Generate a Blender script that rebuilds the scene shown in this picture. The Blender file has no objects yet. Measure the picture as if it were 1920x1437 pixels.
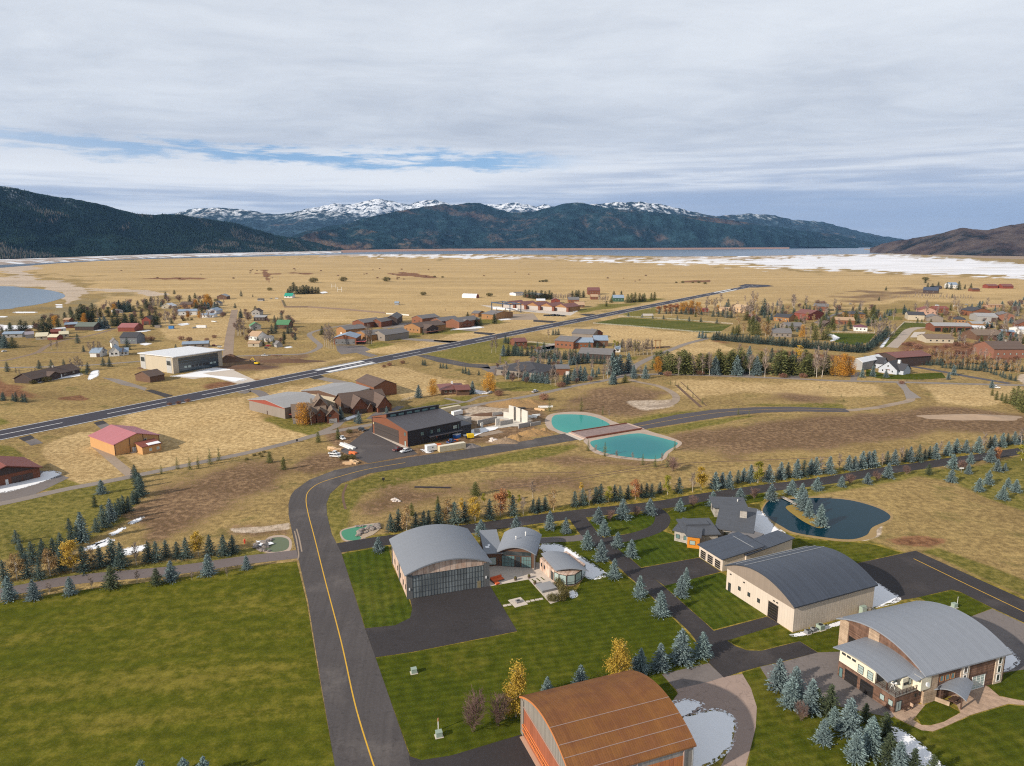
import bpy, bmesh, math, random
import numpy as np
from mathutils import Vector, Matrix
R = math.radians
rng = random.Random(7)
SC = bpy.context.scene
COL = SC.collection

# ---------------------------------------------------------------- camera
CAMH, F, CX, CY, PITCH = 100.0, 1331.0, 960.0, 718.5, R(11.3)
cam = bpy.data.cameras.new('camera'); cam_ob = bpy.data.objects.new('camera', cam); COL.objects.link(cam_ob)
cam.sensor_fit = 'HORIZONTAL'; cam.angle_x = 2*math.atan(960/F); cam.clip_start = 1; cam.clip_end = 120000
cam_ob.location = (0, 0, CAMH); cam_ob.rotation_euler = (R(90)-PITCH, 0, 0)
SC.camera = cam_ob

# ---------------------------------------------------------------- sun, exposure
SUN_EL, SUN_AZ = 26.0, 213.0           # the sun stands behind the camera's left shoulder: shadows run right and away
sd = Vector((math.cos(R(SUN_AZ))*math.cos(R(SUN_EL)), math.sin(R(SUN_AZ))*math.cos(R(SUN_EL)), math.sin(R(SUN_EL))))
sun = bpy.data.lights.new('sun', 'SUN'); sun.energy = 5.0; sun.angle = R(0.9); sun.color = (1.0, 0.90, 0.77)
sun_ob = bpy.data.objects.new('sun', sun); COL.objects.link(sun_ob)
sun_ob.rotation_euler = sd.to_track_quat('Z', 'Y').to_euler(); sun_ob.location = (-300, -200, 400)
SC.view_settings.view_transform = 'Standard'; SC.view_settings.look = 'None'
SC.view_settings.exposure = 0.14; SC.view_settings.gamma = 1.0
SC.render.engine = 'CYCLES'
SC.cycles.max_bounces = 5; SC.cycles.transparent_max_bounces = 8; SC.cycles.volume_bounces = 0
SC.cycles.use_denoising = False; SC.cycles.filter_width = 1.15; SC.cycles.sample_clamp_indirect = 4.0

# ---------------------------------------------------------------- node helper
class NT:
    """small expression builder over a node tree"""
    def __init__(s, nt): s.nt = nt; s.n = nt.nodes; s.l = nt.links
    def put(s, sock, v):
        if isinstance(v, bpy.types.NodeSocket): s.l.new(v, sock)
        elif v is not None: sock.default_value = v
    def m(s, op, a, b=None, c=None, clamp=False):
        n = s.n.new('ShaderNodeMath'); n.operation = op; n.use_clamp = clamp
        for i, v in enumerate((a, b, c)): s.put(n.inputs[i], v) if v is not None else None
        return n.outputs[0]
    def vm(s, op, a, b=None):
        n = s.n.new('ShaderNodeVectorMath'); n.operation = op
        s.put(n.inputs[0], a)
        if b is not None:
            if op == 'SCALE': s.put(n.inputs[3], b)
            else: s.put(n.inputs[1], b)
        return n.outputs[0]
    def sep(s, v):
        n = s.n.new('ShaderNodeSeparateXYZ'); s.l.new(v, n.inputs[0]); return n.outputs
    def comb(s, x, y, z):
        n = s.n.new('ShaderNodeCombineXYZ')
        for i, v in enumerate((x, y, z)): s.put(n.inputs[i], v)
        return n.outputs[0]
    def noise(s, vec, scale, detail=3, rough=.55, col=False, dist=0):
        n = s.n.new('ShaderNodeTexNoise'); n.inputs['Scale'].default_value = scale
        n.inputs['Detail'].default_value = detail; n.inputs['Roughness'].default_value = rough
        n.inputs['Distortion'].default_value = dist
        if vec is not None: s.l.new(vec, n.inputs['Vector'])
        return n.outputs['Color' if col else 'Fac']
    def ss(s, x, a, b):
        n = s.n.new('ShaderNodeMapRange'); n.interpolation_type = 'SMOOTHSTEP'
        s.put(n.inputs[0], x); s.put(n.inputs[1], a); s.put(n.inputs[2], b)
        return n.outputs[0]
    def mix(s, f, a, b, mode='MIX'):
        n = s.n.new('ShaderNodeMix'); n.data_type = 'RGBA'; n.blend_type = mode
        s.put(n.inputs[0], f)
        for sock, v in ((n.inputs[6], a), (n.inputs[7], b)):
            s.put(sock, (*v, 1) if isinstance(v, tuple) and len(v) == 3 else v)
        return n.outputs[2]
    def val(s, c, f):                                    # colour times a scalar
        return s.mix(1.0, c, s.comb(f, f, f), 'MULTIPLY')
    def bump(s, h, strength=.3, dist=.1):
        n = s.n.new('ShaderNodeBump'); n.inputs['Strength'].default_value = strength
        n.inputs['Distance'].default_value = dist; s.l.new(h, n.inputs['Height']); return n.outputs[0]

# ---------------------------------------------------------------- sky
W = bpy.data.worlds.new('World'); SC.world = W; W.use_nodes = True
w = NT(W.node_tree); w.n.clear()
skyt = w.n.new('ShaderNodeTexSky'); skyt.sky_type = 'NISHITA'; skyt.sun_disc = False
skyt.sun_elevation = R(SUN_EL); skyt.sun_rotation = R(90-SUN_AZ); skyt.altitude = 1700
tc = w.n.new('ShaderNodeTexCoord').outputs['Generated']
D = w.vm('NORMALIZE', tc); dx, dy, dz = w.sep(D)[0], w.sep(D)[1], w.sep(D)[2]
zc = w.m('MAXIMUM', dz, 0.0)
den = w.m('ADD', zc, 0.07)
P = w.comb(w.m('DIVIDE', dx, den), w.m('DIVIDE', dy, den), 0.0)              # cloud deck seen in perspective
az = w.m('ARCTAN2', dx, w.m('ADD', dy, 1e-4))
wob = w.noise(P, .55, 4, .6)
P2 = w.vm('ADD', P, w.vm('SCALE', w.noise(P, .8, 3, .5, col=True), .9))
Pst = w.vm('MULTIPLY', P2, (.33, 1.0, 1.0))
big = w.noise(Pst, .42, 5, .55); fine = w.noise(w.vm('MULTIPLY', P2, (.62, 1.0, 1.0)), 2.0, 7, .66)
shade = w.m('ADD', w.m('MULTIPLY', w.m('SUBTRACT', big, .5), 1.15), w.m('MULTIPLY', w.m('SUBTRACT', fine, .5), .62))
over = w.ss(dz, .30, .75)  # unseen deck overhead, darkened to weaken the sky light and deepen contrast
deck = w.mix(w.ss(shade, -.42, .30), (.435, .480, .562), (.745, .782, .832))
low = w.ss(dz, .150, .055)                                                    # 0 high, 1 near the horizon
# long layers near the horizon
lay = w.noise(w.comb(w.m('MULTIPLY', az, 2.4), w.m('MULTIPLY', dz, 30.0), 3.0), 1.6, 5, .6)
lay2 = w.noise(w.comb(w.m('MULTIPLY', az, 3.2), w.m('MULTIPLY', dz, 85.0), 8.0), 1.5, 4, .6)
layc = w.mix(w.ss(w.m('ADD', w.m('MULTIPLY', lay, .6), w.m('MULTIPLY', lay2, .4)), .40, .62), (.47, .52, .63), (.86, .87, .89))
# dark blue-grey bank at right, low over the far hills
rightw = w.ss(az, -.12, .30)
bank = w.m('MULTIPLY', w.ss(w.m('ADD', dz, w.m('MULTIPLY', w.m('SUBTRACT', lay, .5), .05)), .088, .052), w.m('ADD', w.m('MULTIPLY', rightw, w.m('ADD', .45, w.m('MULTIPLY', lay2, .6))), .12))
layc = w.mix(bank, layc, (.36, .43, .575))
# white lit band under the gap at left
band = w.m('MULTIPLY', w.m('MULTIPLY', w.ss(w.m('ADD', dz, w.m('MULTIPLY', w.m('SUBTRACT', lay2, .5), .03)), .050, .085), w.ss(dz, .128, .100)), w.ss(az, .20, -.12))
layc = w.mix(band, layc, (.92, .92, .92))
cl = w.val(w.mix(low, deck, layc), w.m('SUBTRACT', 1.0, w.m('MULTIPLY', over, .34)))
# gap of blue: a ragged strip that falls a little to the right
e0 = w.m('SUBTRACT', .1125, w.m('MULTIPLY', w.m('ADD', az, .62), .015))
off = w.m('ADD', w.m('SUBTRACT', dz, e0), w.m('MULTIPLY', w.m('SUBTRACT', w.noise(w.comb(w.m('MULTIPLY', az, 5.0), w.m('MULTIPLY', dz, 22.0), 0.0), 1.7, 5, .62), .5), .058))
strip = w.m('MULTIPLY', w.ss(w.m('ABSOLUTE', off), .0135, .0035), w.m('MULTIPLY', w.ss(az, .13, -.04), w.ss(w.noise(w.comb(w.m('MULTIPLY', az, 9.0), w.m('MULTIPLY', dz, 90.0), 5.0), 1.3, 4, .6), .34, .52)))
bgs = w.n.new('ShaderNodeBackground'); bgs.inputs[1].default_value = 0.10; w.l.new(skyt.outputs[0], bgs.inputs[0])
bgb = w.n.new('ShaderNodeBackground'); bgb.inputs[1].default_value = 1.0; w.put(bgb.inputs[0], w.mix(.35, (.15, .38, .76), (.26, .48, .82)))
bgc = w.n.new('ShaderNodeBackground'); bgc.inputs[1].default_value = 1.0; w.l.new(cl, bgc.inputs[0])
add = w.n.new('ShaderNodeMixShader'); add.inputs[0].default_value = .5; w.l.new(bgs.outputs[0], add.inputs[1]); w.l.new(bgb.outputs[0], add.inputs[2])
ms = w.n.new('ShaderNodeMixShader'); w.put(ms.inputs[0], w.m('SUBTRACT', 1.0, w.m('MULTIPLY', w.m('MULTIPLY', strip, .95), w.m('ADD', .45, w.m('MULTIPLY', w.ss(az, -.68, -.30), .55)))))
w.l.new(add.outputs[0], ms.inputs[1]); w.l.new(bgc.outputs[0], ms.inputs[2])
wo = w.n.new('ShaderNodeOutputWorld'); w.l.new(ms.outputs[0], wo.inputs[0])

# ---------------------------------------------------------------- where things stand
def G(px, py, z=0.0):
    """the point at height z that the survey photo shows at (px, py)"""
    x, y = (px-CX)/F, -(py-CY)/F
    d = (x, math.cos(PITCH)+y*math.sin(PITCH), -math.sin(PITCH)+y*math.cos(PITCH))
    t = (z-CAMH)/d[2]
    return Vector((d[0]*t, d[1]*t, z))
def at_dist(px, py, dist):
    x, y = (px-CX)/F, -(py-CY)/F
    d = (x, math.cos(PITCH)+y*math.sin(PITCH), -math.sin(PITCH)+y*math.cos(PITCH))
    t = dist/d[1]
    return Vector((d[0]*t, dist, CAMH+d[2]*t))
def height(p, py):
    """height of something standing at ground point p whose top is seen at row py"""
    y = -(py-CY)/F
    dz_, dy_ = -math.sin(PITCH)+y*math.cos(PITCH), math.cos(PITCH)+y*math.sin(PITCH)
    return CAMH + p.y*dz_/dy_
def tag(o, label=None, cat=None, group=None, kind=None):
    if label: o['label'] = label
    if cat: o['category'] = cat
    if group: o['group'] = group
    if kind: o['kind'] = kind
    return o
ORD = 'first second third fourth fifth sixth seventh eighth ninth tenth eleventh twelfth thirteenth fourteenth fifteenth sixteenth seventeenth eighteenth nineteenth twentieth'.split()
def ordn(i):
    if i < 20: return ORD[i]
    tens = {2: 'twenty', 3: 'thirty', 4: 'forty', 5: 'fifty', 6: 'sixty', 7: 'seventy'}
    t, u = divmod(i+1, 10)
    return (tens[t][:-1]+'ieth') if u == 0 else tens[t]+'-'+ORD[u-1]

# ---------------------------------------------------------------- materials
MATS = {}
def new_mat(name):
    m = bpy.data.materials.new(name); m.use_nodes = True
    t = NT(m.node_tree); bs = t.n['Principled BSDF']
    return m, t, bs
def M(name, col, rough=.75, var=.16, scale=.6, stripe=None, metal=0.0, spec=.35, col2=None, fine=0.0, streak=0.0):
    """painted or natural surface: uneven tone, optional seams or boards. stripe = (axis 'x' 'y' 'z' 'h', period, depth)"""
    if name in MATS: return MATS[name]
    m, t, bs = new_mat(name)
    oc = t.n.new('ShaderNodeTexCoord').outputs['Object']
    x, y, z = t.sep(oc)[0], t.sep(oc)[1], t.sep(oc)[2]
    f = t.noise(oc, scale, 4, .6)
    k = t.m('ADD', 1.0-var, t.m('MULTIPLY', f, 2*var))
    c = (*col, 1)
    if col2 is not None:
        c = t.mix(t.ss(t.noise(t.vm('MULTIPLY', oc, (1, 1, .35)), scale*1.7, 4, .6), .38, .64), col, col2)
    if fine:
        k = t.m('MULTIPLY', k, t.m('ADD', 1-fine, t.m('MULTIPLY', t.noise(oc, scale*14, 3, .6), 2*fine)))
    if streak:
        k = t.m('MULTIPLY', k, t.m('ADD', 1-streak, t.m('MULTIPLY', t.noise(t.vm('MULTIPLY', oc, (1, 1, .06)), scale*5, 3, .6), 2*streak)))
    h = None
    if stripe:
        ax, per, dep = stripe
        cc = {'x': x, 'y': y, 'z': z, 'h': t.m('ADD', x, y)}[ax]
        u = t.m('DIVIDE', cc, per)
        fr = t.m('FRACT', u)
        seam = t.m('MULTIPLY', t.ss(fr, .0, .10), t.ss(fr, 1.0, .90))
        idn = t.n.new('ShaderNodeTexWhiteNoise'); idn.noise_dimensions = '1D'; t.l.new(t.m('FLOOR', u), idn.inputs['W'])
        k = t.m('MULTIPLY', k, t.m('ADD', 1-dep*.5, t.m('MULTIPLY', idn.outputs[0], dep)))
        k = t.m('MULTIPLY', k, t.m('ADD', 1-dep, t.m('MULTIPLY', seam, dep)))
        h = seam
    t.put(bs.inputs['Base Color'], t.val(c, k))
    bs.inputs['Roughness'].default_value = rough; bs.inputs['Metallic'].default_value = metal
    bs.inputs['Specular IOR Level'].default_value = spec
    if h is not None: t.put(bs.inputs['Normal'], t.bump(h, .5, .06))
    MATS[name] = m
    return m

def MB(): return bmesh.new()
def link(name, bm, mat, parent=None, smooth=False):
    me = bpy.data.meshes.new(name); bm.normal_update(); bm.to_mesh(me); bm.free()
    for mm in (mat if isinstance(mat, (list, tuple)) else [mat]): me.materials.append(mm)
    if smooth:
        for p in me.polygons: p.use_smooth = True
    o = bpy.data.objects.new(name, me); COL.objects.link(o)
    if parent: o.parent = parent
    return o
def box(bm, x0, y0, z0, x1, y1, z1, bev=0.0):
    v = [bm.verts.new(p) for p in ((x0,y0,z0),(x1,y0,z0),(x1,y1,z0),(x0,y1,z0),(x0,y0,z1),(x1,y0,z1),(x1,y1,z1),(x0,y1,z1))]
    for f in ((0,3,2,1),(4,5,6,7),(0,1,5,4),(1,2,6,5),(2,3,7,6),(3,0,4,7)): bm.faces.new([v[i] for i in f])
def prism(bm, prof, a, b, fn):
    """extrude a closed profile; fn(p, t) gives the 3D point at t=a and t=b"""
    A = [bm.verts.new(fn(p, a)) for p in prof]; B = [bm.verts.new(fn(p, b)) for p in prof]
    n = len(prof)
    bm.faces.new(A[::-1]); bm.faces.new(B)
    for i in range(n): bm.faces.new((A[i], A[(i+1) % n], B[(i+1) % n], B[i]))
def tube(bm, p, q, r0, r1=None, n=6):
    p, q = Vector(p), Vector(q); r1 = r0 if r1 is None else r1
    d = (q-p).normalized(); s = d.orthogonal().normalized(); t = d.cross(s)
    A = []; B = []
    for i in range(n):
        a = 2*math.pi*i/n; e = s*math.cos(a)+t*math.sin(a)
        A.append(bm.verts.new(p+e*r0)); B.append(bm.verts.new(q+e*r1))
    for i in range(n): bm.faces.new((A[i], A[(i+1) % n], B[(i+1) % n], B[i]))
    bm.faces.new(A[::-1]); bm.faces.new(B)
def empty(name, loc=(0,0,0), rz=0.0, label=None, cat=None, group=None):
    o = bpy.data.objects.new(name, None); COL.objects.link(o); o.location = loc; o.rotation_euler = (0,0,rz)
    return tag(o, label, cat, group)
def mesh_np(name, V, Fc, mat, smooth=False, parent=None, attrs=None):
    """mesh from arrays; Fc is (n,3) or (n,4)"""
    me = bpy.data.meshes.new(name); V = np.asarray(V, np.float32); Fc = np.asarray(Fc, np.int32)
    me.vertices.add(len(V)); me.vertices.foreach_set('co', V.ravel())
    k = Fc.shape[1]; me.loops.add(Fc.size); me.loops.foreach_set('vertex_index', Fc.ravel())
    me.polygons.add(len(Fc)); me.polygons.foreach_set('loop_start', np.arange(0, Fc.size, k, dtype=np.int32))
    if smooth: me.polygons.foreach_set('use_smooth', np.ones(len(Fc), bool))
    for nm, arr in (attrs or {}).items():
        a = me.attributes.new(nm, 'FLOAT', 'POINT'); a.data.foreach_set('value', np.asarray(arr, np.float32))
    me.update(calc_edges=True); me.validate()
    for mm in (mat if isinstance(mat, (list, tuple)) else [mat]): me.materials.append(mm)
    if name is None: return me
    o = bpy.data.objects.new(name, me); COL.objects.link(o)
    if parent: o.parent = parent
    return o
# ================================================================ terrain
def smooth_poly(pts, n=5, closed=True):
    """Catmull-Rom through the points"""
    P = [Vector(p) for p in pts]; out = []; N = len(P)
    for i in range(N if closed else N-1):
        p0, p1, p2, p3 = (P[(i-1) % N] if closed or i > 0 else P[i]), P[i], P[(i+1) % N], (P[(i+2) % N] if closed or i+2 < N else P[(i+1) % N])
        for k in range(n):
            t = k/n
            out.append(.5*((2*p1)+(p2-p0)*t+(2*p0-5*p1+4*p2-p3)*t*t+(3*p1-p0-3*p2+p3)*t**3))
    if not closed: out.append(P[-1])
    return out
def poly_to_ground(pts, z=0.0, smooth=0, ragged=0.0):
    q = [G(x, y) for x, y in pts]
    if smooth: q = smooth_poly(q, smooth)
    if ragged:
        out = []; rr = random.Random(len(pts)*31+int(abs(pts[0][0])))
        for i in range(len(q)):
            a, b = q[i], q[(i+1) % len(q)]; L = (b-a).length; n = max(1, int(L/(ragged*1.6)))
            for k in range(n):
                p = a.lerp(b, k/n); out.append(p+Vector((rr.uniform(-1, 1), rr.uniform(-1, 1), 0))*ragged*.75)
        q = out
    for p in q: p.z = z
    return q
def flat(name, q, mat, kind='structure', parent=None, thick=0.0):
    bm = MB(); vs = [bm.verts.new(p) for p in q]
    es = [bm.edges.new((vs[i], vs[(i+1) % len(vs)])) for i in range(len(vs))]
    bmesh.ops.triangle_fill(bm, use_beauty=True, use_dissolve=False, edges=es, normal=(0, 0, 1))
    for f in bm.faces:
        if f.normal.z < 0: f.normal_flip()
    o = link(name, bm, mat, parent)
    if kind: o['kind'] = kind
    return o
def sheet(name, pts, z, mat, smooth=0, ragged=0.0, parent=None, kind='structure'):
    return flat(name, poly_to_ground(pts, z, smooth, ragged), mat, kind, parent)
def ribbon(name, pts, width, z, mat, parent=None, kind='structure', n=8, smooth=True, offset=0.0, ground=False):
    q = pts if ground else [G(x, y) for x, y in pts]
    if smooth and len(q) > 2: q = smooth_poly(q, n, closed=False)
    bm = MB(); prev = None
    for i, p in enumerate(q):
        d = (q[min(i+1, len(q)-1)]-q[max(i-1, 0)]).normalized(); nrm = Vector((-d.y, d.x, 0))
        wv = width[0]+(width[1]-width[0])*i/(len(q)-1) if isinstance(width, tuple) else width
        c = p+nrm*offset
        a, b = bm.verts.new((c.x+nrm.x*wv/2, c.y+nrm.y*wv/2, z)), bm.verts.new((c.x-nrm.x*wv/2, c.y-nrm.y*wv/2, z))
        if prev: bm.faces.new((prev[1], b, a, prev[0]))
        prev = (a, b)
    o = link(name, bm, mat, parent)
    if kind: o['kind'] = kind
    return o

def vnoise(x, y, seed):
    xi = np.floor(x).astype(np.int64); yi = np.floor(y).astype(np.int64); xf = x-xi; yf = y-yi
    def h(a, b):
        n = (a*374761393+b*668265263+seed*974711) & 0x7fffffff
        n = ((n ^ (n >> 13))*1274126177) & 0x7fffffff
        return ((n ^ (n >> 16)) & 0xffff)/65535.0
    u = xf*xf*(3-2*xf); v = yf*yf*(3-2*yf)
    return (h(xi, yi)*(1-u)+h(xi+1, yi)*u)*(1-v)+(h(xi, yi+1)*(1-u)+h(xi+1, yi+1)*u)*v
def fbm(x, y, seed, o=5, ridged=False):
    a = .5; s = 0; tot = 0
    for k in range(o):
        n = vnoise(x, y, seed+k*17)
        if ridged: n = 1-abs(2*n-1)
        s = s+a*n; tot += a; a *= .5; x = x*2.03+11.3; y = y*2.03+5.7
    return s/tot
# weights painted per patch of vegetation or soil: (channel, softness in px, outline)
PATCH = [
 ('gold', 10, [(-400,478),(600,474),(1000,478),(1300,484),(1500,500),(1700,512),(2400,520),(2400,575),(1760,572),(1560,575),(1400,572),(1240,590),(1000,600),(700,600),(480,600),(300,556),(170,548),(160,520),(-400,520)]),
 ('sage', 9, [(160,548),(330,528),(480,528),(700,524),(850,530),(1010,540),(980,552),(800,560),(700,553),(560,543),(480,553),(330,566),(250,556)]),
 ('sage', 10, [(-400,600),(0,592),(120,572),(200,560),(300,556),(290,566),(170,585),(60,620),(-400,640)]),
 ('gold', 5, [(190,560),(270,552),(300,560),(250,575),(170,582)]),
 ('gold', 6, [(470,572),(600,558),(900,556),(1010,575),(930,592),(700,588),(640,604),(560,606),(520,600)]),
 ('gold', 5, [(300,590),(430,580),(430,640),(400,660),(300,625)]),
 ('gold', 4, [(440,580),(530,562),(540,600),(470,600)]),
 ('gold', 5, [(250,776),(380,752),(480,738),(560,724),(640,716),(560,745),(466,752),(470,786),(540,800),(590,812),(470,845),(350,868),(262,876),(236,850),(212,806)]),
 ('gold', 5, [(80,835),(150,812),(170,812),(200,845),(235,880),(240,900),(150,905),(120,890),(75,850)]),
 ('gold', 4, [(618,702),(710,682),(760,690),(868,716),(875,742),(760,748),(740,735),(680,716)]),
 ('gold', 4, [(430,716),(480,700),(600,676),(680,664),(690,668),(600,690),(480,718),(450,722)]),
 ('gold', 4, [(690,658),(800,640),(920,604),(1060,590),(1130,582),(1050,600),(920,636),(800,660),(720,668)]),
 ('gold', 5, [(1000,618),(1100,606),(1300,623),(1335,628),(1250,655),(1180,660),(1080,630)]),
 ('gold', 4, [(1240,664),(1330,640),(1390,650),(1376,662),(1300,672),(1246,684)]),
 ('gold', 6, [(1270,716),(1500,716),(1640,724),(1690,740),(1660,752),(1560,748),(1400,736),(1300,758),(1270,740)]),
 ('gold', 6, [(1720,722),(1900,732),(1920,740),(1850,760),(1760,758)]),
 ('green', 5, [(613,955),(610,932),(638,908),(740,882),(900,860),(1075,829),(1102,838),(1030,856),(900,878),(760,900),(680,925),(655,960),(648,1000),(635,1032),(622,1000)]),
 ('green', 3, [(1200,807),(1290,794),(1400,777),(1480,775),(1400,787),(1250,814),(1215,812)]),
 ('green', 4, [(1150,797),(1185,790),(1268,773),(1410,756),(1580,758),(1584,765),(1412,764),(1300,774),(1190,796)]),
 ('green', 7, [(-100,975),(0,952),(120,924),(250,898),(262,925),(245,960),(185,1000),(140,1020),(60,1040),(-200,1090)]),
 ('green', 4, [(506,788),(540,784),(600,792),(640,800),(626,808),(585,816),(540,800)]),
 ('green', 4, [(640,792),(690,778),(700,785),(655,800)]),
 ('green', 6, [(740,768),(800,752),(860,744),(885,760),(830,772),(770,785)]),
 ('green', 4, [(830,748),(880,742),(900,750),(870,758)]), ('green', 4, [(882,752),(930,742),(980,744),(900,757)]),
 ('green', 4, [(930,722),(985,716),(1060,726),(1030,734),(960,738)]),
 ('green', 4, [(800,615),(870,622),(830,628),(760,640),(700,650),(690,640),(760,625)]),
 ('green', 4, [(770,622),(850,618),(880,622),(800,634)]), ('green', 4, [(880,600),(930,596),(930,606),(890,612)]),
 ('green', 5, [(790,665),(900,640),(960,630),(985,636),(940,660),(970,684),(900,682),(820,676)]),
 ('green', 3, [(940,646),(1060,640),(1060,650),(960,655)]),
 ('green', 4, [(1080,580),(1180,565),(1240,560),(1200,572),(1090,590)]), ('green', 3, [(1155,588),(1230,574),(1240,586),(1180,594)]),
 ('green', 5, [(1190,592),(1300,598),(1370,602),(1370,608),(1300,604),(1180,596)]),
 ('green', 3, [(1085,668),(1110,664),(1200,668),(1190,676)]), 
 ('green', 4, [(40,705),(110,700),(150,692),(160,697),(110,708),(70,716)]), ('green', 4, [(-100,790),(0,780),(45,795),(-100,820)]),
 ('green', 4, [(-60,822),(20,835),(55,858),(20,862),(-60,850)]), ('green', 3, [(82,905),(110,897),(150,912),(110,920),(80,918)]),
 ('green', 5, [(-100,1112),(0,1096),(200,1070),(330,1055),(470,1030),(545,1035),(555,1040),(470,1050),(330,1070),(136,1090),(0,1112)]),
 ('lush', 5, [(640,1014),(730,1000),(900,978),(1060,952),(1240,925),(1400,902),(1560,882),(1740,856),(1900,830),(1960,820),(1960,836),(1740,872),(1560,896),(1400,918),(1240,944),(1060,970),(900,990),(730,1012)]),
 ('green', 6, [(1430,922),(1560,904),(1730,876),(1790,880),(1900,930),(1980,960),(1980,985),(1890,945),(1790,900),(1720,892),(1640,905),(1560,925),(1440,942)]),
 ('green', 5, [(1430,1008),(1500,1010),(1620,1012),(1690,1035),(1605,1060),(1480,1040)]),
 ('green', 4, [(1716,1033),(1760,1045),(1960,1130),(1960,1108),(1850,1064),(1760,1030)]),
 ('green', 5, [(1760,880),(1920,850),(1980,850),(1980,950),(1900,925)]),
 ('green', 3, [(1600,600),(1660,592),(1700,594),(1690,602),(1640,604)]), ('green', 3, [(1540,594),(1600,586),(1600,592),(1560,598)]),
 ('green', 3, [(1660,580),(1700,580),(1710,586),(1660,588)]), ('green', 3, [(1730,658),(1790,655),(1830,662),(1760,668)]),
 ('dirt', 14, [(250,965),(290,905),(400,872),(500,862),(560,885),(535,930),(470,950),(380,985),(290,1000)]),
 ('dirt', 10, [(430,985),(540,985),(548,1004),(480,1008),(430,1000)]),
 ('dirt', 8, [(540,880),(600,850),(650,850),(690,870),(640,880),(580,895)]),
 ('dirt', 16, [(660,955),(720,920),(900,905),(1000,890),(1080,885),(1060,905),(900,930),(780,950),(700,980)]),
 ('dirt', 9, [(1000,860),(1080,845),(1130,850),(1220,868),(1200,880),(1060,878)]),
 ('dirt', 8, [(1035,768),(1050,735),(1120,722),(1200,722),(1252,736),(1240,764),(1180,776),(1100,772)]),
 ('dirt', 9, [(1200,835),(1270,810),(1380,792),(1500,779),(1600,774),(1700,765),(1800,762),(1900,785),(2000,800),(1850,812),(1700,828),(1560,846),(1450,852),(1380,858),(1330,846),(1290,840)]),
 ('dirt', 7, [(1390,742),(1480,734),(1560,738),(1640,744),(1560,756),(1420,757),(1370,756)]),
 ('dirt', 6, [(845,770),(900,752),(1010,752),(1030,790),(1030,812),(950,832),(870,842),(760,862),(700,866),(860,800)]),
 ('dirt', 5, [(600,802),(690,790),(705,800),(700,830),(640,842),(620,830)]),
 ('dirt', 5, [(400,700),(425,676),(470,670),(540,668),(570,664),(580,672),(520,690),(450,700)]),
 ('dirt', 7, [(1560,560),(1640,545),(1740,537),(1760,545),(1700,558),(1600,566)]),
 ('lush', 4, [(640,1030),(900,1005),(1100,950),(1260,945),(1440,925),(1440,990),(1600,1010),(1720,1040),(1960,1140),(1990,1300),(1990,1520),(600,1520),(690,1180)]),
 ('rust', 1.2, [(700,514),(760,511),(800,516),(822,522),(780,520)]), ('rust', 1, [(480,513),(560,512),(640,515),(560,515)]), ('rust', 1, [(250,523),(330,520),(420,524),(340,526)]), ('rust', 1, [(1270,527),(1330,525),(1335,530),(1280,530)]), ('rust', 1.2, [(490,505),(500,505),(508,530),(500,530)]), ('rust', 2, [(100,745),(150,742),(160,748),(110,750)]),
 ('rust', 8, [(1670,1015),(1720,1008),(1770,1015),(1740,1024),(1690,1024)]),
 ('rust', 6, [(380,725),(450,710),(480,712),(440,722),(390,732)]),
 ('rust', 9, [(1700,640),(1830,640),(1900,660),(1900,690),(1760,675),(1690,665)]),
 ('rust', 4, [(1340,640),(1400,644),(1480,660),(1600,668),(1600,674),(1470,668),(1380,655)]),
 ('rust', 6, [(-50,700),(60,735),(110,745),(60,752),(-50,745)]),
 ('sand', 3, [(-200,520),(0,520),(60,521),(110,527),(150,536),(166,548),(140,562),(122,572),(126,556),(112,548),(78,541),(26,537),(-200,535)]),
 ('sand', 3, [(0,502),(50,497),(75,503),(30,513),(0,513)]), ('sand', 3, [(10,517),(50,510),(68,516),(40,520)]),
 ('sand', 3, [(160,543),(230,541),(290,545),(305,551),(280,556),(270,550),(230,546)]),
 ('sand', 5, [(1170,752),(1250,748),(1266,744),(1260,760),(1210,764)]),
 ('sand', 3, [(430,992),(500,988),(540,982),(540,992),(480,998),(440,998)]),
 ('sand', 5, [(870,762),(960,762),(1000,790),(960,800),(880,790)]),
 ('sand', 3, [(1610,1012),(1640,990),(1652,986),(1650,1004),(1620,1014)]),
 ('sand', 4, [(1900,700),(2000,690),(2000,722),(1930,722)]),
 ('sand', 2.5, [(600,474),(900,480),(1250,484),(1500,477),(1640,476),(1640,479),(1400,487),(1250,489),(900,484),(600,480)]),
 ('snow', 3, [(1380,489),(1500,482),(1660,478),(1830,487),(1920,497),(2400,500),(2400,524),(1900,520),(1700,513),(1560,505),(1450,502)]),
 ('frost', 5, [(1050,486),(1270,483),(1500,480),(1700,480),(1700,508),(1450,504),(1250,497),(1080,492)]),
 ('frost', 3, [(650,476),(900,478),(1050,482),(900,486),(700,484)]),
 ('frost', 3, [(-60,600),(40,610),(70,608),(60,618),(-60,620)]), 
]
CH = ['gold', 'sage', 'green', 'lush', 'dirt', 'rust', 'sand', 'snow', 'frost']
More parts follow.
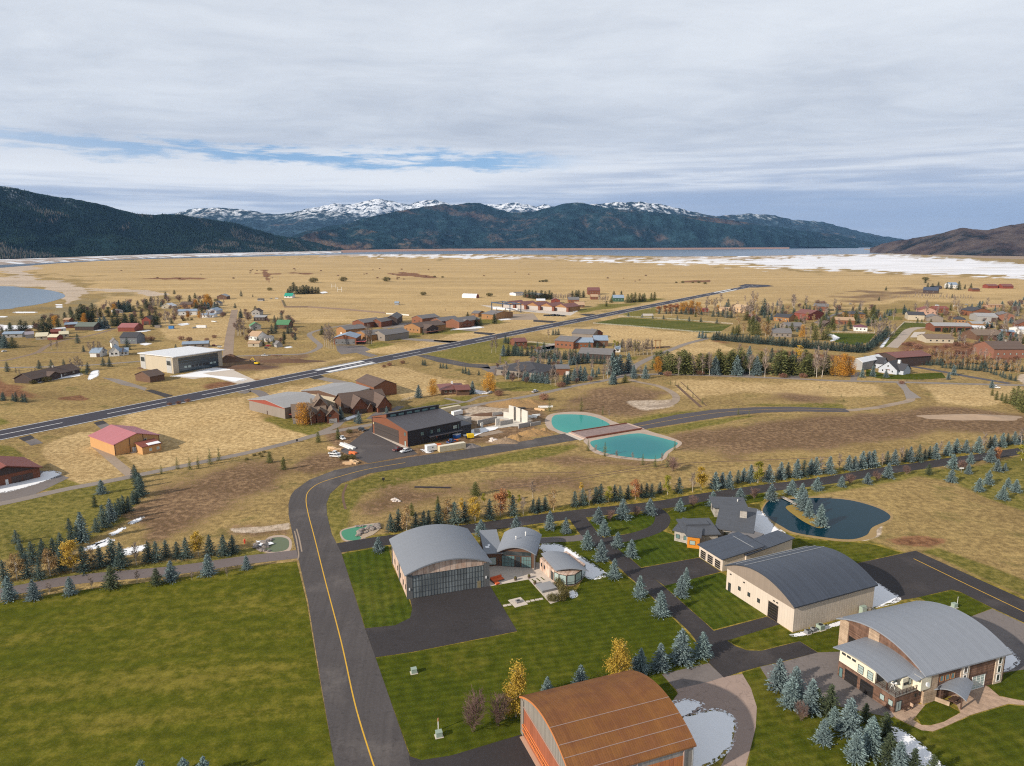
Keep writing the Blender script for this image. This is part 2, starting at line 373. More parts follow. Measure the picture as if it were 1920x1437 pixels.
def build_ground():
    ys = np.concatenate([[456.2, 457.5, 459, 461], np.arange(463, 700, 2.0), np.arange(700, 1000, 3.0), np.arange(1000, 1530, 6.0)])
    xs = np.concatenate([[-9000, -3000, -1500, -800], np.arange(-420, 2341, 5.0), [2800, 3500, 5000, 11000]])
    X, Y = np.meshgrid(xs, ys)
    y = -(Y-CY)/F; x = (X-CX)/F
    t = -CAMH/(-math.sin(PITCH)+y*math.cos(PITCH))
    gx = x*t; gy = (math.cos(PITCH)+y*math.sin(PITCH))*t
    wt = {c: np.zeros(X.shape) for c in CH}
    for c, s, poly in PATCH:
        p = np.array(poly, float); lo, hi = p.min(0)-2*s-5, p.max(0)+2*s+5
        m = (X >= lo[0]) & (X <= hi[0]) & (Y >= lo[1]) & (Y <= hi[1])
        qx, qy = X[m], Y[m]; d2 = np.full(qx.shape, 1e9); ins = np.zeros(qx.shape, bool)
        s = s*1.7; lo, hi = p.min(0)-3*s-5, p.max(0)+3*s+5
        m = (X >= lo[0]) & (X <= hi[0]) & (Y >= lo[1]) & (Y <= hi[1]); qx, qy = X[m], Y[m]; d2 = np.full(qx.shape, 1e9); ins = np.zeros(qx.shape, bool)
        wob = (fbm(gx[m]/45, gy[m]/45, 3, 4)-.5)*3.2*s
        for (x0, y0), (x1, y1) in zip(p, np.roll(p, -1, 0)):
            ex, ey = x1-x0, y1-y0; L = ex*ex+ey*ey
            tt = np.clip(((qx-x0)*ex+(qy-y0)*ey)/L, 0, 1)
            d2 = np.minimum(d2, (qx-x0-tt*ex)**2*.12+(qy-y0-tt*ey)**2)
            cr = ((y0 > qy) != (y1 > qy)); xi = x0+(qy-y0)*ex/(ey if ey else 1e-9)
            ins ^= cr & (qx < xi)
        sd_ = np.where(ins, 1, -1)*np.sqrt(d2)+wob
        v = np.clip(.5+sd_/(2*s), 0, 1)
        wt[c][m] = np.maximum(wt[c][m], v*v*(3-2*v))
    ny, nx = X.shape
    V = np.stack([gx.ravel(), gy.ravel(), np.zeros(X.size)], 1)
    i = np.arange(ny*nx).reshape(ny, nx)
    Fc = np.stack([i[1:, :-1].ravel(), i[1:, 1:].ravel(), i[:-1, 1:].ravel(), i[:-1, :-1].ravel()], 1)
    m, t_, bs = new_mat('ground_soil')
    geo = t_.n.new('ShaderNodeNewGeometry').outputs['Position']
    def at(c):
        n = t_.n.new('ShaderNodeAttribute'); n.attribute_name = 'w_'+c; return n.outputs['Fac']
    n1 = t_.noise(geo, .012, 6, .62); n2 = t_.noise(geo, .055, 6, .65); n3 = t_.noise(geo, .42, 5, .68); n4 = t_.noise(geo, 1.9, 3, .7)
    nm = t_.m('ADD', t_.m('MULTIPLY', n1, .30), t_.m('ADD', t_.m('MULTIPLY', n2, .38), t_.m('MULTIPLY', n3, .32)))
    nf = t_.m('ADD', t_.m('MULTIPLY', n2, .35), t_.m('MULTIPLY', n3, .65))
    c = t_.mix(t_.ss(nm, .40, .60), (.255, .175, .072), (.390, .275, .112))         # grazed pasture
    c = t_.mix(t_.ss(n2, .52, .70), c, (.175, .140, .048))
    def layer(c, name, a, b, k=.9, lo=.42, hi=.58, f=None):
        wv = at(name)
        th = t_.m('MULTIPLY', t_.ss(t_.m('ADD', wv, t_.m('MULTIPLY', t_.m('SUBTRACT', f or nm, .5), k)), lo, hi), t_.ss(wv, .0, .22))
        return t_.mix(th, c, t_.mix(t_.ss(nf, .36, .64), a, b))
    c = layer(c, 'sage', (.205, .160, .080), (.300, .235, .125), .5, .2, .8)
    c = layer(c, 'gold', (.400, .268, .118), (.560, .405, .200), .8, .25, .75)
    c = layer(c, 'green', (.130, .125, .024), (.230, .185, .050), .9, .25, .75)
    c = layer(c, 'lush', (.130, .125, .020), (.330, .235, .052), .9, .30, .7)
    c = layer(c, 'dirt', (.120, .070, .044), (.275, .178, .098), 2.4, .46, .98, nf)
    c = layer(c, 'rust', (.150, .068, .036), (.270, .140, .070), 1.6, .40, .75, nf)
    c = layer(c, 'sand', (.430, .330, .235), (.570, .470, .370), .5, .35, .65)
    strk = t_.noise(t_.vm('MULTIPLY', geo, (.0009, .0058, 1)), 1.0, 7, .74)
    c = layer(c, 'frost', (.80, .80, .82), (.86, .86, .88), 3.4, .78, .90, strk)
    c = layer(c, 'snow', (.72, .72, .75), (.82, .82, .85), 4.4, .30, .62, strk)
    sk = t_.noise(t_.vm('MULTIPLY', geo, (.0026, .010, 1)), 1.0, 6, .70)
    c = t_.val(c, t_.m('ADD', .82, t_.m('MULTIPLY', t_.ss(sk, .30, .70), .30)))
    k = t_.m('ADD', .62, t_.m('ADD', t_.m('MULTIPLY', t_.ss(n4, .30, .70), .36), t_.m('MULTIPLY', t_.ss(n3, .32, .68), .40)))
    t_.put(bs.inputs['Base Color'], t_.val(c, k)); bs.inputs['Roughness'].default_value = .95; bs.inputs['Specular IOR Level'].default_value = .08
    t_.put(bs.inputs['Normal'], t_.bump(t_.m('ADD', n4, t_.m('MULTIPLY', n3, 2.0)), .55, .35))
    o = mesh_np('ground', V, Fc, m, attrs={'w_'+c_: wt[c_].ravel() for c_ in CH})
    o['kind'] = 'structure'
build_ground()

# ---------------------------------------------------------------- surfaces
def asphalt(name, col, var=.2, warm=None, streak_dir=None):
    m, t, bs = new_mat(name)
    g = t.n.new('ShaderNodeNewGeometry').outputs['Position']
    k = t.m('ADD', 1-var, t.m('MULTIPLY', t.m('ADD', t.m('MULTIPLY', t.noise(g, .07, 5, .65), .6), t.m('MULTIPLY', t.ss(t.noise(g, 1.3, 4, .75), .25, .75), .4)), 2*var))
    c = (*col, 1)
    if warm: c = t.mix(t.ss(t.noise(g, .045, 5, .65), .50, .68), col, warm)
    if streak_dir:
        ca, sa = math.cos(streak_dir), math.sin(streak_dir); px, py = t.sep(g)[0], t.sep(g)[1]
        u = t.m('ADD', t.m('MULTIPLY', px, -sa), t.m('MULTIPLY', py, ca)); v = t.m('ADD', t.m('MULTIPLY', px, ca), t.m('MULTIPLY', py, sa))
        s = t.noise(t.comb(t.m('MULTIPLY', u, .9), t.m('MULTIPLY', v, .025), 0.0), 1.0, 4, .6)
        k = t.m('MULTIPLY', k, t.m('ADD', .72, t.m('MULTIPLY', s, .56)))
    crack = t.m('ABSOLUTE', t.m('SUBTRACT', t.noise(g, .16, 3, .5), .5))
    k = t.m('MULTIPLY', k, t.m('ADD', .78, t.m('MULTIPLY', t.ss(crack, .0, .010), .22)))
    t.put(bs.inputs['Base Color'], t.val(c, k)); bs.inputs['Roughness'].default_value = .85; bs.inputs['Specular IOR Level'].default_value = .25
    t.put(bs.inputs['Normal'], t.bump(t.noise(g, 3, 3, .6), .15, .05))
    return m
A_ROAD = asphalt('worn_asphalt', (.080, .071, .070), .30, (.118, .104, .098), R(97))
A_NEW = asphalt('new_asphalt', (.042, .037, .038), .32, (.066, .057, .056))
A_OLD = asphalt('old_asphalt', (.185, .160, .150), .22, (.125, .112, .112))
A_RUN = asphalt('runway_asphalt', (.050, .047, .060), .14)
A_LANE = asphalt('lane_asphalt', (.255, .215, .185), .14, (.205, .178, .160))
A_GRAV = asphalt('gravel', (.330, .255, .190), .20, (.250, .190, .140))
A_CONC = asphalt('concrete', (.560, .490, .420), .10, (.480, .420, .365))
A_PINK = asphalt('stamped_concrete', (.330, .245, .205), .14, (.400, .300, .245))
A_DIRTROAD = asphalt('dirt_track', (.235, .165, .115), .2)
PAINT_Y = M('yellow_line_paint', (.62, .36, .035), .7, .2, .8)
PAINT_W = M('white_line_paint', (.74, .74, .74), .7, .14, .6)
def lawn_mat(name, a, b, dry, ang, period=2.6, patch=.02, dryw=.3, amp=.16, strk=False):
    m, t, bs = new_mat(name)
    g = t.n.new('ShaderNodeNewGeometry').outputs['Position']
    px, py = t.sep(g)[0], t.sep(g)[1]
    u = t.m('ADD', t.m('MULTIPLY', px, -math.sin(ang)), t.m('MULTIPLY', py, math.cos(ang)))
    v = t.m('ADD', t.m('MULTIPLY', px, math.cos(ang)), t.m('MULTIPLY', py, math.sin(ang)))
    wu = t.m('ADD', u, t.m('MULTIPLY', t.noise(g, .05, 3), 1.2))
    s1 = t.m('MULTIPLY', t.m('ADD', t.m('SINE', t.m('MULTIPLY', wu, 2*math.pi/period)), 1.0), .5)
    s2 = t.m('MULTIPLY', t.m('ADD', t.m('SINE', t.m('MULTIPLY', v, 2*math.pi/(period*1.7))), 1.0), .5)
    n1 = t.noise(g, patch, 5, .6)
    if strk: n1 = t.m('ADD', t.m('MULTIPLY', n1, .4), t.m('MULTIPLY', t.noise(t.comb(t.m('MULTIPLY', v, .018), t.m('MULTIPLY', u, .085), 0.0), 1.0, 5, .6), .6))
    n2 = t.noise(g, .35, 5, .68); n3 = t.noise(g, 2.2, 3, .7)
    c = t.mix(t.ss(t.m('ADD', t.m('MULTIPLY', n1, .6), t.m('MULTIPLY', n2, .4)), .40, .60), a, b)
    c = t.mix(t.m('MULTIPLY', t.ss(t.m('ADD', t.m('MULTIPLY', n1, .7), t.m('MULTIPLY', n2, .3)), .50, .62), dryw*2.2, clamp=True), c, dry)
    k = t.m('ADD', 1-amp, t.m('ADD', t.m('MULTIPLY', s1, amp*.9), t.m('MULTIPLY', s2, amp*.45)))
    k = t.m('MULTIPLY', k, t.m('ADD', .66, t.m('ADD', t.m('MULTIPLY', t.ss(n2, .3, .7), .30), t.m('MULTIPLY', t.ss(n3, .28, .72), .38))))
    t.put(bs.inputs['Base Color'], t.val(c, k)); bs.inputs['Roughness'].default_value = .95; bs.inputs['Specular IOR Level'].default_value = .06
    t.put(bs.inputs['Normal'], t.bump(t.m('ADD', n3, n2), .4, .12))
    return m
LAWN_L = lawn_mat('rough_lawn', (.074, .086, .007), (.120, .115, .013), (.225, .180, .036), R(8), 5.0, .018, .24, .12, True)
LAWN_M = lawn_mat('mown_lawn', (.058, .075, .006), (.086, .094, .009), (.165, .138, .026), R(14), 2.2, .022, .16, .22)
LAWN_S = lawn_mat('striped_lawn', (.052, .077, .007), (.080, .097, .011), (.150, .140, .026), R(104), 2.6, .03, .14, .26)
LAWN_F = lawn_mat('playing_field', (.085, .098, .018), (.115, .115, .026), (.230, .190, .060), R(20), 14.0, .012, .34, .12, True)
SNOW = M('snow', (.86, .865, .885), .7, .05, .5, fine=.05, spec=.2)
m_, t_, b_ = new_mat('thin_snow'); g_ = t_.n.new('ShaderNodeNewGeometry').outputs['Position']
b_.inputs['Base Color'].default_value = (.80, .81, .84, 1); b_.inputs['Roughness'].default_value = .8
t_.put(b_.inputs['Alpha'], t_.ss(t_.m('ADD', t_.m('MULTIPLY', t_.noise(g_, 1.3, 5, .7), .7), t_.m('MULTIPLY', t_.noise(g_, .22, 3, .6), .3)), .49, .53)); SNOW_T = m_
def water(name, col, rough=.05, wave=.4, depth=.02, col2=None, center=None):
    m, t, bs = new_mat(name)
    g = t.n.new('ShaderNodeNewGeometry').outputs['Position']
    if col2 is not None:
        d = t.vm('SUBTRACT', g, tuple(center[0])); d = t.vm('MULTIPLY', d, (1/center[1], 1/center[2], 0))
        r = t.n.new('ShaderNodeVectorMath'); r.operation = 'LENGTH'; t.l.new(d, r.inputs[0])
        t.put(bs.inputs['Base Color'], t.mix(t.ss(t.m('ADD', r.outputs['Value'], t.m('MULTIPLY', t.noise(g, .12, 3), .25)), 1.15, .35), col, col2))
    else: bs.inputs['Base Color'].default_value = (*col, 1)
    bs.inputs['Roughness'].default_value = rough; bs.inputs['Specular IOR Level'].default_value = .5; bs.inputs['IOR'].default_value = 1.16 if depth < .04 else 1.33
    t.put(bs.inputs['Normal'], t.bump(t.noise(g, wave, 4, .6), .25, depth)); return m

# lakes and ponds
sheet('lake_water', [(-400,509),(0,502.5),(60,498),(110,494),(200,489),(300,485.5),(420,483),(560,479.5),(640,477.5),(900,477),(1100,478.5),(1250,481.5),(1400,480.5),(1560,477.5),(1640,476.5),(1700,474),(1700,461),(650,461),(640,474.5),(560,476.5),(300,483),(160,489),(0,496),(-400,502)], .10, water('lake_water', (.085, .125, .190), .24, .02, .5))
sheet('lake_bay_water', [(-400,534),(0,537),(26,538.5),(78,542.5),(112,549),(122,555.5),(109,562),(78,570),(26,577.6),(0,581),(-400,612)], .10, water('bay_water', (.165, .225, .300), .22, .05, .3), smooth=4)
pc = G(1192, 838); pc2 = G(1088, 792)
BANK = asphalt('pond_bank', (.440, .345, .275), .12, (.370, .285, .220))
sheet('pond_shore', [(1022,787),(1032,777),(1067,772.5),(1100,773.5),(1127,779.5),(1147,789),(1164,797),(1140,803),(1100,812),(1062,815),(1045,812),(1030,806),(1023,797)], .02, BANK, smooth=4)
sheet('pond_shore', [(1097,824),(1150,812),(1203,805.5),(1225,811),(1262,822),(1279,832),(1257,848),(1244,863),(1215,865),(1160,860),(1125,853),(1108,845),(1101,835)], .02, BANK, smooth=4)
sheet('pond_water', [(1034,790),(1038,780.5),(1050,777.5),(1087,778),(1117,783),(1143,796),(1127,802),(1072,812),(1050,808),(1038,801)], .05, water('upper_pond_water', (.050, .340, .265), .12, .5, .01, (.012, .250, .215), (pc2, 34, 40)), smooth=5)
sheet('pond_water', [(1107,829),(1130,823),(1167,816),(1197,813),(1217,816),(1250,824),(1271,832),(1249,847),(1239,859),(1217,861),(1167,856),(1133,849),(1115,841)], .05, water('lower_pond_water', (.050, .350, .270), .12, .5, .01, (.004, .165, .180), (pc, 38, 40)), smooth=5)
sheet('pond_shore', [(1427,955),(1445,934),(1480,933),(1535,931),(1591,935),(1641,947),(1672,963),(1671,977),(1645,992),(1640,1008),(1592,1016),(1531,1010),(1485,1001),(1463,991),(1443,979),(1429,967)], .02, asphalt('reedy_bank', (.330, .225, .100), .2, (.240, .190, .075)), smooth=4)
sheet('pond_water', [(1431,954),(1447,937),(1490,936),(1535,934),(1591,938),(1638,950),(1666,964),(1666,975),(1636,989),(1624,1004),(1591,1012),(1531,1006),(1487,998),(1467,988),(1447,976),(1433,964)], .05, water('dark_pond_water', (.004, .028, .044), .03, .4, .008), smooth=5)
sheet('pond_island', [(1473,952),(1491,947),(1511,956),(1535,971),(1549,986),(1535,991),(1511,981),(1491,968)], .10, asphalt('island_grass', (.300, .205, .050), .3, (.190, .160, .035)), smooth=5)
sheet('pond_shore', [(494,1016),(507,1006),(532,1004),(546,1013),(545,1031),(530,1037),(507,1038),(480,1030)], .02, BANK, smooth=4)
sheet('pond_water', [(497,1016),(510,1009),(530,1008),(541,1014),(540,1028),(527,1034),(508,1035),(495,1028)], .05, water('olive_pond_water', (.125, .150, .085), .12, .5, .01), smooth=4)
sheet('pond_shore', [(638,996),(660,988),(704,981),(713,985),(690,1003),(680,1015),(658,1017),(642,1012)], .02, BANK, smooth=4)
sheet('pond_water', [(641,997),(662,990),(701,984),(690,992),(672,999),(677,1010),(658,1014),(645,1010)], .05, water('green_pond_water', (.060, .240, .140), .10, .5, .01), smooth=4)

# lawns
for nm, mt, pts in [
 ('lawn', LAWN_L, [(-260,1175),(0,1130),(136,1109),(330,1085),(470,1062),(556,1053),(575,1130),(598,1270),(628,1437),(640,1515),(-260,1515)]),
 ('lawn', LAWN_S, [(641,1039),(728,1024),(735,1060),(765,1122),(773,1142),(769,1159),(741,1173),(685,1178)]),
 ('lawn', LAWN_M, [(704,1234),(773,1224),(970,1185),(919,1100),(991,1087),(1029,1131),(1075,1118),(1095,1082),(1030,1050),(1016,1012),(1075,1006),(1092,1003),(1110,1022),(1150,1063),(1187,1090),(1222,1121),(1268,1166),(1305,1205),(1322,1230),(1329,1243),(1241,1265),(1271,1301),(1258,1325),(983,1376),(847,1417),(790,1426),(770,1418)]),
 ('lawn', LAWN_S, [(1145,1022),(1200,1010),(1240,995),(1262,1003),(1312,1020),(1311,1045),(1202,1064),(1180,1045)]),
 ('lawn', LAWN_S, [(1104,978),(1115,970),(1218,963),(1232,968),(1225,985),(1190,999),(1140,1005),(1127,1005)]),
 ('lawn', LAWN_M, [(1010,992),(1060,985),(1082,1000),(1075,1006),(1016,1010)]),
 ('lawn', LAWN_M, [(1250,962),(1280,947),(1330,937),(1400,927),(1440,925),(1430,940),(1400,945),(1390,975),(1330,1000),(1290,1003),(1262,1000),(1252,985)]),
 ('lawn', LAWN_S, [(1244,1098),(1352,1074),(1362,1080),(1364,1107),(1437,1155),(1338,1181)]),
 ('lawn', LAWN_M, [(1364,1200),(1461,1172),(1487,1188),(1590,1160),(1590,1225),(1533,1223),(1499,1202),(1427,1219),(1400,1217),(1378,1209)]),
 ('lawn', LAWN_M, [(1440,1020),(1470,1006),(1530,1014),(1600,1017),(1640,1022),(1690,1037),(1605,1056),(1500,1035)]),
 ('lawn', LAWN_M, [(1391,1262),(1425,1252),(1450,1292),(1600,1332),(1672,1345),(1703,1360),(1749,1374),(1820,1343),(1891,1322),(1975,1330),(1975,1530),(1385,1530),(1408,1401),(1417,1364),(1419,1326),(1408,1291)]),
 ('lawn', LAWN_M, [(1715,1340),(1735,1322),(1758,1312),(1800,1336),(1770,1353),(1745,1360),(1728,1359)]),
 ('lawn', LAWN_M, [(1845,1283),(1880,1264),(1975,1238),(1975,1324),(1920,1314),(1874,1305)]),
 ('lawn', LAWN_M, [(1722,1120),(1785,1108),(1806,1113),(1860,1141),(1818,1157),(1780,1150)]),
 ('playing_field_lawn', LAWN_F, [(1112,606),(1166,595.6),(1300,604),(1372,609.6),(1353,621),(1325,625),(1300,622),(1180,611.5)]),
 ('playing_field_lawn', LAWN_S, [(1556,625),(1642,626),(1628,642),(1605,648),(1566,642)]),
 ('lawn', LAWN_F, [(1654,651),(1695,605),(1749,607.5),(1749,613),(1706,614),(1672,651)]),
 ('lawn', LAWN_M, [(1624,692),(1660,703),(1766,699),(1774,709),(1729,712.5),(1654,711),(1624,705)]),
]: sheet(nm, pts, .03, mt)

# pavements and roads
road = sheet('main_road', [(541,945),(545,930),(552,920),(580,900),(627,882),(673,873),(773,857),(873,843),(1007,822),(1060,813),(1085,825),(973,843),(873,860),(773,875),(693,888),(640,907),(619,926),(612,945),(613,965),(622,1002),(640,1037),(684,1178),(704,1233),(768,1418),(795,1520),(648,1520),(628,1437),(600,1270),(578,1130),(560,1050),(548,1000),(541,965)], .04, A_ROAD)
ribbon('centre_line', [(712,1470),(668,1330),(640,1205),(610,1090),(590,1010),(577,960),(574,935),(580,920),(600,906),(640,893),(690,880),(760,868)], .30, .055, PAINT_Y, road, None)
r2 = sheet('road', [(1178,796),(1188,795),(1268,778),(1335,768.6),(1412,764),(1479,763),(1586,766.5),(1594,773.5),(1498,772),(1431,774),(1364,780.6),(1287,792.6),(1203,806)], .04, asphalt('side_road_asphalt', (.088, .078, .082), .16))
ribbon('centre_line', [(1190,801),(1280,784.5),(1345,774.5),(1420,769),(1490,767.5),(1580,769.5)], .28, .055, PAINT_Y, r2, None)
ribbon('lane', [(-150,1135),(0,1112),(136,1088),(320,1070.5),(457,1051),(570,1038)], 6.6, .036, asphalt('mauve_lane_asphalt', (.165, .135, .128), .16, (.130, .110, .108)))
ribbon('lane', [(620,1031),(640,1027),(700,1017),(780,1006),(920,986),(1020,972),(1120,960),(1237,947),(1312,934),(1434,916),(1545,902),(1639,886),(1730,873),(1797,863),(1857,855),(1908,847),(1990,836)], 8.0, .036, A_NEW)
ribbon('driveway', [(1080,968),(1092,984),(1107,1003),(1135,1027),(1169,1054),(1197,1079),(1224,1101),(1277,1149),(1320,1190),(1345,1232)], 6.4, .046, A_NEW)
ribbon('driveway', [(1222,952),(1240,966),(1241,980),(1228,993),(1194,1005),(1150,1013),(1120,1018)], 5.6, .042, A_NEW)
ribbon('driveway', [(1000,1015),(1040,1012),(1077,1010),(1100,1006)], 4.6, .042, asphalt('pale_drive_asphalt', (.15, .13, .125), .15))
sheet('apron', [(769,1124),(919,1099),(970,1184),(773,1223),(704,1233),(684.6,1178.7),(741,1173),(769,1159),(773,1142)], .050, A_NEW)
sheet('apron', [(766,1418),(790,1426),(847,1417),(983,1376),(1030,1450),(1080,1530),(785,1530)], .050, A_NEW)
sheet('driveway', [(1199,1066),(1310.5,1046),(1351,1072.5),(1246,1099)], .052, A_NEW)
sheet('driveway', [(1336,1184),(1438.7,1156.7),(1462,1171),(1362.5,1202)], .052, A_NEW)
sheet('driveway', [(1276,1150),(1338,1183),(1362,1201),(1378,1212),(1400,1220),(1427,1221),(1499,1203),(1533,1224),(1470,1240),(1425,1250),(1390,1260),(1357,1271),(1329,1243),(1335,1225),(1318,1200)], .050, A_NEW)
sheet('driveway', [(1425,1251),(1470,1241),(1533,1224),(1590,1222),(1590,1262),(1692,1335),(1672,1346),(1600,1332),(1450,1291)], .044, A_OLD)
sheet('driveway', [(1240.6,1264.7),(1329,1244),(1356,1270),(1329,1279),(1267,1293)], .046, A_OLD)
sheet('driveway', [(1267,1292),(1329,1279),(1356,1270),(1391.7,1263.7),(1408,1291),(1419,1326),(1417,1364),(1408,1401),(1398,1437),(1385,1500),(1330,1500),(1352,1437),(1373,1395),(1379,1364),(1375,1343),(1358,1334.5),(1333,1332),(1279,1345),(1250,1330),(1271,1301)], .042, A_PINK)
ra = sheet('taxiway', [(1603,1057.5),(1716.6,1033),(1920,1125),(1990,1157),(1990,1200),(1920,1168),(1860,1140),(1800,1110),(1783,1106),(1719,1121),(1682,1127),(1600,1145)], .044, A_NEW)
ribbon('centre_line', [(1713,1048),(1816,1098),(1920,1147.5),(1985,1178)], .28, .056, PAINT_Y, ra, None, smooth=False)
sheet('apron', [(1860,1142),(1990,1202),(1990,1245),(1880,1262),(1780,1170),(1822,1156)], .038, A_OLD)
PAVER = M('brick_pavers', (.470, .330, .235), .8, .2, .5, stripe=('h', .45, .22), col2=(.380, .265, .190), fine=.2)
sheet('paved_path', [(1672,1337),(1700,1318),(1735,1322),(1712,1350),(1728,1360),(1745,1361),(1770,1354),(1801,1337),(1795,1325),(1780,1300),(1828,1280),(1853,1288),(1874,1306),(1920,1315),(1980,1326),(1980,1336),(1920,1323),(1891,1320),(1820,1341),(1807,1347),(1770,1364),(1749,1372),(1728,1370),(1703,1358),(1680,1347)], .050, PAVER)
sheet('patio', [(917,1100),(902,1062),(1010,1055),(1033,1085),(1062,1110),(1040,1122),(1060,1124),(1032,1133),(991,1087)], .048, A_CONC)
for i, pts in enumerate([[(998,1086),(1005,1091.5),(1003,1092.2),(996,1086.7)], [(1007,1084.5),(1014,1090),(1012,1090.8),(1005,1085)], [(1015,1082.5),(1022,1088),(1020,1088.6),(1013,1083)]]):
    sheet('grass_strip', pts, .056, LAWN_M)
sheet('lane', [(1059,814),(1068,812.5),(1099,823),(1087,826.5)], .06, A_CONC)
LANEP = [(-160,970),(0,945),(117,919),(175,908),(251,893),(350,872.5),(467,848.5),(554,827),(585,818),(623,810),(697,796.5),(790,780),(865,765),(915,756),(965,747.5),(1006,740),(1077,724),(1130,714.5),(1166,706.5)]
ribbon('lane', LANEP, 5.2, .045, A_LANE)
ribbon('lane', [(1160,708),(1180,699),(1192,686),(1219,672),(1251,659),(1287,645),(1326,635)], 6.5, .049, A_LANE)
ribbon('lane', [(1160,708),(1180,704),(1236,702),(1272,702.8),(1347,705),(1500,711),(1560,714),(1691,717),(1804,720),(1920,723),(2050,727)], 6.0, .053, A_LANE)
ribbon('gravel_track', [(1180,712),(1197,716.7),(1230,723),(1253,732),(1267,743),(1265,753),(1250,760),(1213,763)], 5.0, .041, A_GRAV)
ribbon('gravel_track', [(1590,770),(1640,765),(1671,759),(1704,752),(1708,746)], 5.0, .041, A_GRAV)
sheet('driveway', [(1680,718),(1696,718),(1706,732),(1728,747),(1699,748),(1694,733)], .057, asphalt('stub_asphalt', (.26, .225, .20), .12))
ribbon('driveway', [(1702,686),(1766,697),(1822,707.5),(1894,719.5)], 7.0, .037, asphalt('house_drive_asphalt', (.10, .09, .098), .15))
ribbon('gravel_road', [(427,668),(432,626),(440,581)], 9.0, .041, asphalt('gravel_road', (.300, .220, .160), .14, (.245, .180, .130), R(92)))
ribbon('lane', [(-100,692),(0,690),(130,687),(234,680),(271,677),(360,671),(422,669),(500,666),(566,664),(592,656),(600,648),(589,638),(580,627.6),(592,621),(623,614),(660,608)], 5.5, .045, A_LANE)
ribbon('dirt_track', [(-100,684),(0,677),(37,670),(70,661),(85,651),(106,642),(131,636),(156,632),(187,625),(219,615)], 5.0, .041, A_DIRTROAD)
ribbon('dirt_track', [(70,662),(110,661),(170,660),(240,652)], 3.5, .037, A_DIRTROAD)
ribbon('gravel_track', [(1672,652),(1691,634),(1706,619),(1729,614)], 10.0, .041, asphalt('pale_gravel', (.40, .33, .27), .1))
sheet('apron', [(1714,623),(1736,622.5),(1727,633),(1706,633)], .045, A_CONC)
ribbon('lane', [(1530,606),(1552,595),(1573,588),(1600,584)], 7.0, .041, A_LANE)
ribbon('path', [(740,778),(800,766),(872,754)], 3.0, .041, A_LANE); ribbon('path', [(835,747),(872,754),(896,745),(915,742)], 3.5, .049, A_LANE)
ribbon('driveway', [(600,812),(628,800),(640,790),(665,782),(672,775)], 5.0, .041, A_LANE)
ribbon('driveway', [(694,786),(715,772),(735,770),(752,762)], 5.0, .049, A_OLD)
sheet('apron', [(637,846),(697,800),(765,835),(783,852),(690,869)], .048, asphalt('dusty_asphalt', (.088, .078, .078), .28, (.150, .130, .120)))
sheet('concrete_strip', [(697,812),(703,808),(767,839),(760,842)], .056, A_CONC)
# farm tracks and dark ruts across the pasture
RUT = asphalt('rut_soil', (.150, .092, .058), .2)
for pts, wd in [([(920,918),(1000,907),(1100,893),(1240,872),(1400,864),(1560,858)], .7), ([(925,921),(1000,911),(1060,904),(1180,884),(1300,872)], .6), ([(900,884),(1010,886),(1080,886)], .7),
                ([(1268,722),(1290,742),(1315,764)], 2.2), ([(1276,716),(1300,738),(1325,762)], .8), ([(650,908),(643,930),(648,955)], 1.0), ([(1020,748),(1060,752),(1130,742)], .6)]:
    ribbon('wheel_rut', pts, wd, .014, RUT)
for pts in [[(552,996),(556,1012),(560,1040),(558,1050)], [(556,992),(561,1010),(566,1035)]]: ribbon('tyre_track', pts, .45, .052, A_GRAV)

# runway: two straight edges on the ground
e0, e1 = G(0, 826.7), G(1300, 560.8); f0, f1 = G(0, 806.2), G(1300, 555.5)
ax = ((e1+f1)/2-(e0+f0)/2).normalized(); nr = Vector((-ax.y, ax.x, 0)); c0 = (e0+f0)/2
rw = ((f0-e0).dot(nr)+(f1-e1).dot(nr))/2; Lf = (G(1405, 535.3)-c0).dot(ax)
def rwp(s, o): return c0+ax*s+nr*o
def rquad(name, s0, s1, o0, o1, z, mat, parent):
    q = [rwp(s0, o0), rwp(s1, o0), rwp(s1, o1), rwp(s0, o1)]
    for p in q: p.z = z
    return flat(name, q, mat, None, parent)
run = rquad('runway', -420, Lf, -rw/2, rw/2, .060, A_RUN, None); run['kind'] = 'structure'
for sg in (-1, 1): rquad('edge_line', -420, Lf, sg*(rw/2-.9)-.35, sg*(rw/2-.9)+.35, .070, PAINT_W, run)
d0 = (G(200, 776)-c0).dot(ax); d1 = (G(379, 741)-c0).dot(ax); per = d1-d0
k = -4
while d0+k*per < Lf-20:
    rquad('centre_dash', d0+k*per, d0+k*per+per*.60, -.35, .35, .070, PAINT_W, run); k += 1
s0, s1 = (G(600, 696)-c0).dot(ax), (G(690, 679)-c0).dot(ax)
for sg in (-1, 1): rquad('aiming_bar', s0, s1, sg*rw*.27-rw*.10, sg*rw*.27+rw*.10, .070, PAINT_W, run)
s0 = (G(1339, 549)-c0).dot(ax); s1 = (G(1372, 543)-c0).dot(ax)
for sg in (-1, 1): rquad('aiming_bar', s0, s1, sg*rw*.27-rw*.10, sg*rw*.27+rw*.10, .070, PAINT_W, run)
sheet('runway_pad', [(1384,536.5),(1398,533),(1440,534.6),(1452,537),(1420,539.5),(1396,539.5)], .056, A_RUN)
